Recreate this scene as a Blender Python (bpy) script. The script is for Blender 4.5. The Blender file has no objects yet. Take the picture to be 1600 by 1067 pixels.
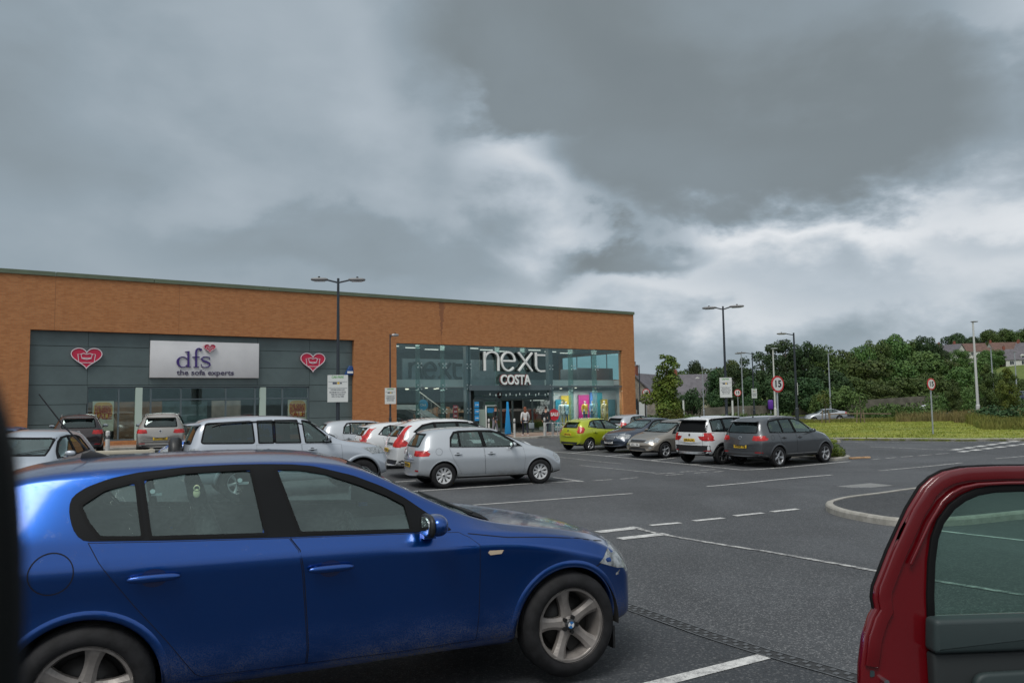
import bpy, bmesh, math, random
from mathutils import Vector, Matrix, noise as mnoise
from mathutils.bvhtree import BVHTree
from mathutils.geometry import delaunay_2d_cdt
from bisect import bisect_right
R = math.radians
sc = bpy.context.scene
COL = sc.collection
PI = math.pi

# ------------------------------------------------------------------ camera
F = 1200.0            # focal length in photo pixels (photo is 1600 wide)
CAMZ = 1.73
PITCH, ROLL = math.atan(92 / F), 0.0145
cam_d = bpy.data.cameras.new('camera')
cam_d.sensor_width = 36.0
cam_d.lens = 36.0 * F / 1600.0
cam_d.clip_start = 0.02
cam_d.clip_end = 6000
cam_d.dof.use_dof = True
cam_d.dof.focus_distance = 9.0
cam_d.dof.aperture_fstop = 8.0
cam = bpy.data.objects.new('camera', cam_d)
COL.objects.link(cam)
CM = Matrix.Translation((0, 0, CAMZ)) @ Matrix.Rotation(PI / 2 + PITCH, 4, 'X') @ Matrix.Rotation(-ROLL, 4, 'Z')
cam.matrix_world = CM
sc.camera = cam
CR = CM.to_3x3()

def ray(px, py):
    """world direction through a photo pixel, scaled so that y = 1"""
    d = CR @ Vector(((px - 800) / F, (533.5 - py) / F, -1))
    return d / d.y

def at(px, py, Y):
    """world point on the pixel's ray at depth Y"""
    return Vector((0, 0, CAMZ)) + ray(px, py) * Y

# ------------------------------------------------------------------ light
sc.view_settings.view_transform = 'Standard'
sc.view_settings.look = 'None'
sc.view_settings.exposure = 0.0
sc.view_settings.gamma = 1.0
SUN_EL, SUN_AZ = R(58), R(205)       # behind the camera, a little to the left
sun_d = bpy.data.lights.new('sun', 'SUN')
sun_d.energy = 2.0
sun_d.angle = R(25)
sun_d.color = (1.0, 0.97, 0.92)
sun = bpy.data.objects.new('sun', sun_d)
sun.rotation_euler = (PI / 2 - SUN_EL, 0, PI - SUN_AZ)
COL.objects.link(sun)

# ------------------------------------------------------------------ node helper
class NT:
    """tiny helper to write node graphs"""
    def __init__(s, tree):
        s.t = tree; s.n = tree.nodes; s.l = tree.links
    def add(s, kind, **kw):
        n = s.n.new(kind)
        for k, v in kw.items(): setattr(n, k, v)
        return n
    def set(s, sock, v):
        if hasattr(v, 'is_output'): s.l.new(v, sock)
        elif v is not None:
            if isinstance(v, (tuple, list)) and len(v) == 3 and sock.type == 'RGBA': v = (*v, 1)
            sock.default_value = v
    def m(s, op, a, b=None, c=None, clamp=False):
        n = s.add('ShaderNodeMath', operation=op, use_clamp=clamp)
        s.set(n.inputs[0], a)
        if b is not None: s.set(n.inputs[1], b)
        if c is not None: s.set(n.inputs[2], c)
        return n.outputs[0]
    def smooth(s, v, a, b, lo=0.0, hi=1.0):
        n = s.add('ShaderNodeMapRange', interpolation_type='SMOOTHSTEP')
        s.set(n.inputs[0], v); s.set(n.inputs[1], a); s.set(n.inputs[2], b); s.set(n.inputs[3], lo); s.set(n.inputs[4], hi)
        return n.outputs[0]
    def mix(s, f, a, b, mode='MIX'):
        n = s.add('ShaderNodeMix', data_type='RGBA', blend_type=mode)
        s.set(n.inputs[0], f); s.set(n.inputs[6], a); s.set(n.inputs[7], b)
        return n.outputs[2]
    def noise(s, vec=None, scale=5, detail=4, rough=.55, dist=0, col=False):
        n = s.add('ShaderNodeTexNoise')
        if vec is not None: s.l.new(vec, n.inputs['Vector'])
        n.inputs['Scale'].default_value = scale; n.inputs['Detail'].default_value = detail
        n.inputs['Roughness'].default_value = rough; n.inputs['Distortion'].default_value = dist
        return n.outputs[1 if col else 0]
    def xyz(s, vec):
        n = s.add('ShaderNodeSeparateXYZ'); s.l.new(vec, n.inputs[0]); return n.outputs
    def comb(s, x, y, z):
        n = s.add('ShaderNodeCombineXYZ')
        for i, v in enumerate((x, y, z)): s.set(n.inputs[i], v)
        return n.outputs[0]
    def coord(s, which='Object'):
        return s.add('ShaderNodeTexCoord').outputs[which]
    def scale(s, vec, sc3):
        n = s.add('ShaderNodeMapping'); s.l.new(vec, n.inputs[0]); n.inputs['Scale'].default_value = sc3
        return n.outputs[0]
    def bump(s, h, strength=.3, dist=.01):
        n = s.add('ShaderNodeBump'); s.l.new(h, n.inputs['Height'])
        n.inputs['Strength'].default_value = strength; n.inputs['Distance'].default_value = dist
        return n.outputs[0]

# ------------------------------------------------------------------ sky
def build_world():
    w = bpy.data.worlds.new('World'); sc.world = w; w.use_nodes = True
    t = NT(w.node_tree); t.n.clear()
    sky = t.add('ShaderNodeTexSky', sky_type='NISHITA')
    sky.sun_disc = False; sky.sun_elevation = SUN_EL; sky.sun_rotation = SUN_AZ
    sky.air_density = 1.0; sky.dust_density = 2.0
    vec = t.coord('Generated')
    X, Y, Z = t.xyz(vec)
    az = t.m('ARCTAN2', X, Y)
    el = t.m('ARCSINE', Z)
    zz = t.m('ADD', t.m('MAXIMUM', Z, 0.0), .16)
    P = t.comb(t.m('DIVIDE', X, zz), t.m('DIVIDE', Y, zz), 0.0)      # the cloud deck seen in perspective
    n1 = t.noise(P, .75, 6, .52, .25)
    n2 = t.noise(t.comb(az, t.m('MULTIPLY', el, 1.7), 3.1), 6.0, 6, .52, .15)
    n3 = t.noise(t.comb(az, t.m('MULTIPLY', el, 1.6), 7.7), 2.6, 5, .5, .2)
    wob = t.m('MULTIPLY', t.m('SUBTRACT', n2, .5), .30)
    wob2 = t.m('MULTIPLY', t.m('SUBTRACT', n3, .5), .22)
    def blob(px, py, rx, ry, lo=1.25, hi=.55, wb=1.0):
        a0, e0 = (px - 800) / F * .97, (632 - py) / F * .97
        dx = t.m('DIVIDE', t.m('ADD', t.m('SUBTRACT', az, a0), t.m('MULTIPLY', wob2, wb)), rx / F)
        dy = t.m('DIVIDE', t.m('ADD', t.m('SUBTRACT', el, e0), t.m('MULTIPLY', wob, .8 * wb)), ry / F)
        q = t.m('SQRT', t.m('ADD', t.m('MULTIPLY', dx, dx), t.m('MULTIPLY', dy, dy)))
        return t.smooth(q, lo, hi)
    # lightness of the deck
    L = t.m('ADD', .435, t.m('MULTIPLY', t.m('SUBTRACT', n2, .5), t.smooth(az, -.15, .25, .20, .62)))
    L = t.m('ADD', L, t.m('MULTIPLY', t.m('SUBTRACT', n3, .5), .26))
    for (px, py, rx, ry, a, lo, hi) in [
        (1350, 430, 560, 110, .30, 1.3, .2), (850, 265, 110, 100, .36, 1.5, .1), (1230, 365, 230, 34, .22, 1.4, .2), (1540, 350, 120, 34, .20, 1.4, .2), (1280, 455, 190, 40, -.16, 1.4, .3), (610, 90, 90, 160, .07, 1.6, .1),
        (1010, 500, 260, 60, .20, 1.5, .2), (1600, 60, 300, 190, .12, 1.4, .3),
        (430, 140, 200, 200, .05, 1.5, .2), (0, 200, 220, 300, -.09, 1.5, .1),
        (560, 385, 320, 75, -.10, 1.25, .5), (1000, 395, 135, 46, -.42, 1.3, .5), (1500, 385, 90, 40, -.13, 1.4, .3)]:
        L = t.m('ADD', L, t.m('MULTIPLY', blob(px, py, rx, ry, lo, hi), a))
    dark = t.m('MAXIMUM', blob(1060, 60, 460, 190, 1.12, .72), blob(1190, 225, 330, 132, 1.16, .70))
    dark = t.m('MAXIMUM', dark, blob(860, 110, 190, 110, 1.15, .7))
    dark = t.m('MAXIMUM', dark, t.m('MULTIPLY', blob(1640, 230, 180, 90, 1.2, .5), .55))
    body = t.m('ADD', t.m('ADD', .21, t.m('MULTIPLY', blob(1330, 60, 300, 110, 1.5, .1), .14)), t.m('MULTIPLY', t.m('SUBTRACT', n3, .5), .26))
    L = t.m('ADD', t.m('MULTIPLY', L, t.m('SUBTRACT', 1.0, dark)), t.m('MULTIPLY', body, dark))
    ramp = t.add('ShaderNodeValToRGB')
    t.l.new(L, ramp.inputs[0])
    e = ramp.color_ramp.elements
    stops = [(.0, (.150, .182, .20)), (.2, (.215, .252, .272)), (.4, (.305, .37, .42)), (.62, (.49, .555, .615)), (.85, (.74, .775, .81)), (1.0, (.90, .92, .94))]
    e[0].position, e[0].color = stops[0][0], (*stops[0][1], 1)
    e[1].position, e[1].color = stops[-1][0], (*stops[-1][1], 1)
    for p, c in stops[1:-1]:
        x = e.new(p); x.color = (*c, 1)
    # above and behind the viewer the deck is thinner and brighter
    up = t.smooth(el, .62, 1.05)
    behind = t.m('MULTIPLY', t.smooth(Y, .25, -.35), t.smooth(el, -.02, .25))
    thin = t.m('MAXIMUM', up, behind)
    hi = t.mix(n1, (.42, .47, .52), (.95, .98, 1.0))
    colr = t.mix(thin, ramp.outputs[0], hi)
    bg1 = t.add('ShaderNodeBackground'); t.l.new(sky.outputs[0], bg1.inputs[0]); bg1.inputs[1].default_value = .06
    bg2 = t.add('ShaderNodeBackground'); t.l.new(colr, bg2.inputs[0]); bg2.inputs[1].default_value = 1.0
    mx = t.add('ShaderNodeMixShader'); mx.inputs[0].default_value = .94
    t.l.new(bg1.outputs[0], mx.inputs[1]); t.l.new(bg2.outputs[0], mx.inputs[2])
    out = t.add('ShaderNodeOutputWorld'); t.l.new(mx.outputs[0], out.inputs[0])
    w.cycles.sampling_method = 'MANUAL'; w.cycles.sample_map_resolution = 512
build_world()

# ------------------------------------------------------------------ materials
MATS = {}
def pmat(name, col, rough=.5, metal=0.0, spec=.5, coat=0.0, coat_rough=.05, emit=None, estr=0.0, var=0.0, vscale=3.0, bump=0.0, bscale=200.0, bdist=.002):
    """plain principled material with optional colour variation and bump"""
    if name in MATS: return MATS[name]
    m = bpy.data.materials.new(name); m.use_nodes = True
    t = NT(m.node_tree); b = t.n['Principled BSDF']
    b.inputs['Roughness'].default_value = rough; b.inputs['Metallic'].default_value = metal
    b.inputs['Specular IOR Level'].default_value = spec
    b.inputs['Coat Weight'].default_value = coat; b.inputs['Coat Roughness'].default_value = coat_rough
    c = (*col, 1)
    if var > 0:
        n = t.noise(t.coord(), vscale, 5, .6)
        f = t.smooth(n, .3, .7)
        t.l.new(t.mix(f, tuple(x * (1 - var) for x in col), tuple(min(1, x * (1 + var)) for x in col)), b.inputs['Base Color'])
    else: b.inputs['Base Color'].default_value = c
    if bump > 0:
        t.l.new(t.bump(t.noise(t.coord(), bscale, 3, .6), bump, bdist), b.inputs['Normal'])
    if emit is not None:
        b.inputs['Emission Color'].default_value = (*emit, 1); b.inputs['Emission Strength'].default_value = estr
    MATS[name] = m
    return m

def paint_mat(name, col, rough=.26, flake=.0, dirt=.35, wet=.0, metal=.0):
    """car paint: coat, road dirt low on the sides, dust or drops on top, dark lining on the inside"""
    if name in MATS: return MATS[name]
    m = bpy.data.materials.new(name); m.use_nodes = True
    t = NT(m.node_tree); b = t.n['Principled BSDF']
    co = t.coord('Object')
    x, y, z = t.xyz(co)
    grime = t.noise(t.scale(co, (1, 1, 2)), 3.0, 6, .65)
    speck = t.noise(co, 160, 2, .6)
    low = t.m('MULTIPLY', t.smooth(z, .62, .12), t.smooth(grime, .25, .75))
    low = t.m('MULTIPLY', low, t.smooth(speck, .42, .60, .5, 2.2))
    f = t.m('MULTIPLY', low, dirt)
    nz = t.xyz(t.add('ShaderNodeNewGeometry').outputs['Normal'])[2]
    top = t.m('MULTIPLY', t.smooth(nz, .80, .99), t.smooth(t.noise(co, 60, 4, .7), .35, .7))
    base = t.mix(t.m('MULTIPLY', f, .8, clamp=True), col, (.13, .115, .085))
    base = t.mix(t.m('MULTIPLY', top, .30 * wet), base, (.20, .17, .15))
    geo = t.add('ShaderNodeNewGeometry')
    base = t.mix(geo.outputs['Backfacing'], base, (.035, .036, .037))
    t.l.new(base, b.inputs['Base Color'])
    t.l.new(t.m('MULTIPLY', t.m('SUBTRACT', 1.0, f, clamp=True), metal), b.inputs['Metallic'])
    rr = t.m('ADD', rough, t.m('MULTIPLY', f, .4))
    t.l.new(rr, b.inputs['Roughness'])
    ct = t.m('SUBTRACT', 1.0, t.m('MAXIMUM', t.m('MULTIPLY', f, 1.3), geo.outputs['Backfacing']), clamp=True)
    t.l.new(ct, b.inputs['Coat Weight'])
    b.inputs['Coat Roughness'].default_value = .045 if wet < .5 else .10
    b.inputs['Specular IOR Level'].default_value = .4
    if wet > 0:
        v = t.add('ShaderNodeTexVoronoi', feature='F1'); v.inputs['Scale'].default_value = 110
        t.l.new(t.noise(co, 1.0, 0, col=True) and co, v.inputs['Vector'])
        drop = t.smooth(v.outputs['Distance'], .34, .10)
        msk = t.smooth(t.noise(co, 14, 3, .6), .52, .64)
        bp = t.bump(t.m('MULTIPLY', drop, msk), .35 * wet, .002)
        t.l.new(bp, b.inputs['Coat Normal'])
    MATS[name] = m
    return m

def glass_mat(name, tint=(.55, .62, .60), dark=0.0, wet=0.0, haze=0.0, refl=1.0):
    """thin car or shop glass: tinted see-through mixed with a mirror by fresnel"""
    if name in MATS: return MATS[name]
    m = bpy.data.materials.new(name); m.use_nodes = True
    t = NT(m.node_tree); t.n.remove(t.n['Principled BSDF'])
    tr = t.add('ShaderNodeBsdfTransparent'); t.set(tr.inputs[0], tint)
    gl = t.add('ShaderNodeBsdfGlossy'); gl.inputs['Roughness'].default_value = .02
    t.set(gl.inputs[0], (.76, .92, .90))
    fr = t.add('ShaderNodeFresnel')
    bf = t.add('ShaderNodeNewGeometry').outputs['Backfacing']
    t.l.new(t.m('SUBTRACT', 1.55, t.m('MULTIPLY', bf, 1.55 - 1 / 1.55)), fr.inputs[0])
    f = t.m('MULTIPLY', fr.outputs[0], 1.9 * refl, clamp=True)
    base = tr.outputs[0]
    if dark or haze:
        df = t.add('ShaderNodeBsdfDiffuse'); t.set(df.inputs[0], (.42, .55, .53) if haze else (.01, .012, .013))
        mx0 = t.add('ShaderNodeMixShader'); mx0.inputs[0].default_value = dark or haze
        t.l.new(base, mx0.inputs[1]); t.l.new(df.outputs[0], mx0.inputs[2]); base = mx0.outputs[0]
        if wet:
            co = t.coord('Object')
            hz = t.noise(t.scale(co, (1, 1, 1.6)), 3.0, 5, .6)
            dr = t.noise(co, 75, 3, .65)
            k = t.m('MULTIPLY', t.smooth(hz, .25, .7, .5, 1.2), t.smooth(dr, .42, .66, .75, 1.35))
            t.l.new(t.m('MULTIPLY', k, haze), mx0.inputs[0])
    if wet:
        co = t.coord('Object')
        v = t.add('ShaderNodeTexVoronoi', feature='F1'); v.inputs['Scale'].default_value = 170
        t.l.new(co, v.inputs['Vector'])
        drop = t.smooth(v.outputs['Distance'], .36, .08)
        msk = t.smooth(t.noise(co, 9, 4, .7), .50, .66)
        t.l.new(t.bump(t.m('MULTIPLY', drop, msk), .35, .0015), gl.inputs['Normal'])
    mx = t.add('ShaderNodeMixShader'); t.l.new(f, mx.inputs[0])
    t.l.new(base, mx.inputs[1]); t.l.new(gl.outputs[0], mx.inputs[2])
    t.l.new(mx.outputs[0], t.n['Material Output'].inputs[0])
    MATS[name] = m
    return m

# ------------------------------------------------------------------ object helpers
def tag(o, label=None, cat=None, group=None, kind=None):
    if label: o['label'] = label
    if cat: o['category'] = cat
    if group: o['group'] = group
    if kind: o['kind'] = kind
    return o

def empty(name, loc=(0, 0, 0), rz=0.0):
    o = bpy.data.objects.new(name, None); COL.objects.link(o)
    o.location = loc; o.rotation_euler = (0, 0, rz)
    o.empty_display_size = .2
    return o

def thing(name, label, cat, loc=(0, 0, 0), rz=0.0, group=None):
    return tag(empty(name, loc, rz), label, cat, group)

def mesh_obj(name, verts, faces, mat, parent=None, smooth=False, mats=None, fmat=None):
    me = bpy.data.meshes.new(name)
    me.from_pydata([tuple(v) for v in verts], [], faces)
    if mats:
        for m in mats: me.materials.append(m)
        if fmat: me.polygons.foreach_set('material_index', fmat)
    elif mat: me.materials.append(mat)
    if smooth: me.polygons.foreach_set('use_smooth', [True] * len(me.polygons))
    me.update()
    o = bpy.data.objects.new(name, me); COL.objects.link(o)
    if parent: o.parent = parent
    return o

class MB:
    """collects boxes, tubes, prisms ... and links them as ONE mesh object"""
    def __init__(s): s.v = []; s.f = []; s.sm = []
    def add(s, vs, fs, smooth=False):
        k = len(s.v); s.v += [Vector(v) for v in vs]
        s.f += [tuple(i + k for i in f) for f in fs]; s.sm += [smooth] * len(fs)
        return s
    def box(s, x0, x1, y0, y1, z0, z1):
        vs = [(x, y, z) for x in (x0, x1) for y in (y0, y1) for z in (z0, z1)]
        return s.add(vs, [(0, 1, 3, 2), (4, 6, 7, 5), (0, 4, 5, 1), (2, 3, 7, 6), (0, 2, 6, 4), (1, 5, 7, 3)])
    def tube(s, p0, p1, r0, r1=None, n=12, caps=True):
        r1 = r0 if r1 is None else r1
        p0, p1 = Vector(p0), Vector(p1); d = (p1 - p0).normalized()
        a = d.orthogonal().normalized(); b = d.cross(a)
        vs = []
        for p, r in ((p0, r0), (p1, r1)):
            vs += [p + (a * math.cos(2 * PI * i / n) + b * math.sin(2 * PI * i / n)) * r for i in range(n)]
        s.add(vs, [(i, (i + 1) % n, n + (i + 1) % n, n + i) for i in range(n)], True)
        if caps: s.add(vs[:n], [tuple(reversed(range(n)))]); s.add(vs[n:], [tuple(range(n))])
        return s
    def path(s, pts, r, n=8, caps=True):
        pts = [Vector(p) for p in pts]
        rr = r if isinstance(r, (list, tuple)) else [r] * len(pts)
        rings = []; a = None
        for i, p in enumerate(pts):
            d = (pts[min(i + 1, len(pts) - 1)] - pts[max(i - 1, 0)]).normalized()
            a = d.orthogonal().normalized() if a is None else (a - d * a.dot(d)).normalized()
            b = d.cross(a)
            rings.append([p + (a * math.cos(2 * PI * k / n) + b * math.sin(2 * PI * k / n)) * rr[i] for k in range(n)])
        vs = [v for r_ in rings for v in r_]
        fs = [(i * n + k, i * n + (k + 1) % n, (i + 1) * n + (k + 1) % n, (i + 1) * n + k) for i in range(len(pts) - 1) for k in range(n)]
        s.add(vs, fs, True)
        if caps: s.add(rings[0], [tuple(reversed(range(n)))]); s.add(rings[-1], [tuple(range(n))])
        return s
    def lathe(s, prof, c=(0, 0, 0), axis='Y', n=32, a0=0.0, a1=2 * PI):
        """prof: (radius, along-axis)"""
        full = abs(a1 - a0 - 2 * PI) < 1e-6
        m = n if full else n + 1
        vs = []
        for (r, h) in prof:
            for i in range(m):
                a = a0 + (a1 - a0) * i / n
                ca, sa = math.cos(a) * r, math.sin(a) * r
                if axis == 'Y': p = (ca, h, sa)
                elif axis == 'X': p = (h, ca, sa)
                else: p = (ca, sa, h)
                vs.append(Vector(p) + Vector(c))
        fs = []
        for j in range(len(prof) - 1):
            for i in range(n if full else m - 1):
                i2 = (i + 1) % m
                fs.append((j * m + i, j * m + i2, (j + 1) * m + i2, (j + 1) * m + i))
        return s.add(vs, fs, True)
    def prism(s, poly, h0, h1, plane='XZ'):
        """extrude a simple 2D polygon; plane XZ extrudes along Y, XY along Z, YZ along X"""
        n = len(poly)
        def P(a, b, h): return (a, h, b) if plane == 'XZ' else ((a, b, h) if plane == 'XY' else (h, a, b))
        vs = [P(a, b, h0) for a, b in poly] + [P(a, b, h1) for a, b in poly]
        fs = [(i, (i + 1) % n, n + (i + 1) % n, n + i) for i in range(n)] + [tuple(range(n)), tuple(range(n, 2 * n))]
        return s.add(vs, fs)
    def xf(s, M, since=0):
        for i in range(since, len(s.v)): s.v[i] = M @ s.v[i]
        return s
    def build(s, name, mat, parent=None, bevel=0.0, seg=2):
        me = bpy.data.meshes.new(name)
        me.from_pydata([tuple(v) for v in s.v], [], s.f)
        if mat: me.materials.append(mat)
        me.polygons.foreach_set('use_smooth', s.sm)
        me.update()
        bm = bmesh.new(); bm.from_mesh(me)
        bmesh.ops.recalc_face_normals(bm, faces=bm.faces)
        if bevel > 0:
            bmesh.ops.bevel(bm, geom=[e for e in bm.edges if len(e.link_faces) == 2 and e.calc_face_angle(0) > .6], offset=bevel, segments=seg, affect='EDGES', profile=.5)
            for f in bm.faces: f.smooth = True
        bm.to_mesh(me); bm.free()
        o = bpy.data.objects.new(name, me); COL.objects.link(o)
        if parent: o.parent = parent
        return o

def copy_tree(o, parent=None):
    c = o.copy(); COL.objects.link(c)
    if parent: c.parent = parent
    for ch in KIDS.get(o.name, None) or [x for x in o.children]: copy_tree(ch, c)
    return c
KIDS = {}

def pip(x, y, poly):
    c = False; n = len(poly); j = n - 1
    for i in range(n):
        xi, yi = poly[i]; xj, yj = poly[j]
        if (yi > y) != (yj > y) and x < (xj - xi) * (y - yi) / (yj - yi) + xi: c = not c
        j = i
    return c

def cdt(outer, holes=(), grid=.1, pad=.35):
    """triangulate a 2D polygon with holes and inner grid points"""
    loops = [outer] + list(holes)
    pts, edges = [], []
    for lp in loops:
        k = len(pts); n = len(lp)
        q = []
        for i in range(n):
            a, b = lp[i], lp[(i + 1) % n]
            L = math.hypot(b[0] - a[0], b[1] - a[1]); m = max(1, int(L / grid + .5))
            q += [(a[0] + (b[0] - a[0]) * j / m, a[1] + (b[1] - a[1]) * j / m) for j in range(m)]
        pts += q; edges += [(k + i, k + (i + 1) % len(q)) for i in range(len(q))]
    xs = [p[0] for p in outer]; ys = [p[1] for p in outer]
    segs = [(pts[a], pts[b]) for a, b in edges]
    def near(x, y):
        for (ax, ay), (bx, by) in segs:
            dx, dy = bx - ax, by - ay
            tt = max(0, min(1, ((x - ax) * dx + (y - ay) * dy) / (dx * dx + dy * dy + 1e-12)))
            if (ax + dx * tt - x) ** 2 + (ay + dy * tt - y) ** 2 < (grid * pad) ** 2: return True
        return False
    gx = math.floor(min(xs) / grid) * grid
    while gx < max(xs):
        gy = math.floor(min(ys) / grid) * grid
        while gy < max(ys):
            if pip(gx, gy, outer) and not any(pip(gx, gy, h) for h in holes) and not near(gx, gy): pts.append((gx, gy))
            gy += grid
        gx += grid
    V, E, Fs, *_ = delaunay_2d_cdt([Vector(p) for p in pts], edges, [], 0, 1e-6)
    fs = []
    for f in Fs:
        cx = sum(V[i].x for i in f) / len(f); cy = sum(V[i].y for i in f) / len(f)
        if pip(cx, cy, outer) and not any(pip(cx, cy, h) for h in holes): fs.append(tuple(f))
    return [(v.x, v.y) for v in V], fs

def inset(poly, d):
    """move every edge of a polygon inward by d"""
    n = len(poly)
    A = sum(poly[i][0] * poly[(i + 1) % n][1] - poly[(i + 1) % n][0] * poly[i][1] for i in range(n))
    s = 1 if A > 0 else -1
    out = []
    for i in range(n):
        p0, p1, p2 = Vector(poly[i - 1]), Vector(poly[i]), Vector(poly[(i + 1) % n])
        e1, e2 = (p1 - p0).normalized(), (p2 - p1).normalized()
        n1, n2 = Vector((-e1.y, e1.x)) * s, Vector((-e2.y, e2.x)) * s
        b = (n1 + n2)
        k = max(.35, b.length / 2)
        b = b.normalized() if b.length > 1e-6 else n1
        q = p1 + b * d / k
        out.append((q.x, q.y))
    return out

def rounded(poly, r, seg=4):
    """round the corners of a polygon (r may be a list)"""
    n = len(poly); out = []
    for i in range(n):
        p0, p1, p2 = Vector(poly[i - 1]), Vector(poly[i]), Vector(poly[(i + 1) % n])
        ri = r[i] if isinstance(r, (list, tuple)) else r
        a = min(ri, (p0 - p1).length * .45); b = min(ri, (p2 - p1).length * .45)
        if ri <= 0: out.append(tuple(p1)); continue
        q0, q2 = p1 + (p0 - p1).normalized() * a, p1 + (p2 - p1).normalized() * b
        for k in range(seg + 1):
            u = k / seg
            q = q0 * (1 - u) ** 2 + p1 * 2 * u * (1 - u) + q2 * u * u
            out.append((q.x, q.y))
    return out

def text_mesh(s, size=1.0, depth=.01, bold=0.0, align='CENTER', spacing=1.0):
    cu = bpy.data.curves.new('lettering', 'FONT')
    cu.body = s; cu.size = size; cu.extrude = depth; cu.offset = bold; cu.align_x = align; cu.align_y = 'CENTER'
    cu.space_character = spacing; cu.resolution_u = 3
    o = bpy.data.objects.new('lettering', cu); COL.objects.link(o)
    dg = bpy.context.evaluated_depsgraph_get()
    me = bpy.data.meshes.new_from_object(o.evaluated_get(dg))
    bpy.data.objects.remove(o); bpy.data.curves.remove(cu)
    return me

def text_obj(name, s, mat, parent, M, size=1.0, depth=.01, bold=0.0, align='CENTER', spacing=1.0, width=None):
    """text in its local XY plane, moved by matrix M; optionally squeezed to a width"""
    me = text_mesh(s, size, depth, bold, align, spacing)
    if width:
        xs = [v.co.x for v in me.vertices]; k = width / (max(xs) - min(xs))
        me.transform(Matrix.Diagonal((k, 1, 1, 1)))
    me.transform(M)
    me.materials.clear(); me.materials.append(mat)
    o = bpy.data.objects.new(name, me); COL.objects.link(o)
    if parent: o.parent = parent
    return o
# ------------------------------------------------------------------ ground heights
GP = [(0, -6, .02), (0, 0, 0), (.35, 4.87, -.012), (-2.1, 3.8, 0), (3, 5, -.03), (-6, 4, 0), (6, 4, -.05), (-1.6, 19, -.42), (1, 12, -.24), (5.7, 14, -.30),
      (-5, 12, -.22), (-7, 17.5, -.40), (-15, 17, -.24), (-12, 10, -.1), (9, 26, -.64), (12, 27, -.62), (5, 22, -.50), (3.2, 32, -.60), (6, 30.5, -.66), (3.5, 35.3, -.64), (1, 44, -.46), (8, 33, -.58), (-4, 34, -.38),
      (-19, 33, -.24), (-13, 30, -.26), (-24, 28, -.16), (-9, 25, -.34), (12, 50, -.55), (22, 39, -.42), (16, 34, -.5), (30, 36, -.45), (26, 50, -.45), (40, 50, -.5),
      (18, 18, -.45), (26, 24, -.5), (12, 12, -.3), (34, 89, -1.35), (50.6, 92, -.45), (60.5, 91, .5), (76, 86, 1.2), (42, 91, -.9), (15, 80, -.9), (10, 120, -1.3), (60, 130, -1.3), (0, 90, -.9),
      (-30, 60, -.3), (-60, 20, -.1), (60, 40, -.6), (60, 10, -.5), (100, 120, -1.3), (20, 0, -.2), (-30, 5, 0)]
def G(x, y):
    sw = sz = 0.0
    for a, b, c in GP:
        d2 = (x - a) ** 2 + (y - b) ** 2
        w = 1.0 / (d2 + 6.0) ** 1.7
        sw += w; sz += w * c
    return sz / sw
def axis_steps(lo, hi, far_lo, far_hi, s=1.0):
    a = [lo + i * s for i in range(int((hi - lo) / s) + 1)]
    st, x = s, a[-1]
    while x < far_hi: st *= 1.35; x += st; a.append(x)
    st, x = s, a[0]; b = []
    while x > far_lo: st *= 1.35; x -= st; b.append(x)
    return b[::-1] + a
GX = axis_steps(-40, 60, -1500, 3000)
GY = axis_steps(-8, 100, -900, 4000)
GZ = [[G(x, y) for x in GX] for y in GY]
def gz(x, y):
    i = min(max(bisect_right(GX, x) - 1, 0), len(GX) - 2); j = min(max(bisect_right(GY, y) - 1, 0), len(GY) - 2)
    u = (x - GX[i]) / (GX[i + 1] - GX[i]); v = (y - GY[j]) / (GY[j + 1] - GY[j])
    a, b, c, d = GZ[j][i], GZ[j][i + 1], GZ[j + 1][i + 1], GZ[j + 1][i]
    return a + (b - a) * u + (c - b) * v if u >= v else a + (c - d) * u + (d - a) * v
def gnd(px, py, lift=0.0):
    """the ground point seen through a photo pixel"""
    r = ray(px, py); lo, hi = .5, 400.0
    for _ in range(50):
        m = (lo + hi) / 2; p = Vector((0, 0, CAMZ)) + r * m
        if p.z > gz(p.x, p.y) + lift: lo = m
        else: hi = m
    return Vector((0, 0, CAMZ)) + r * lo
def on(x, y, dz=0.0): return Vector((x, y, gz(x, y) + dz))

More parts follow.
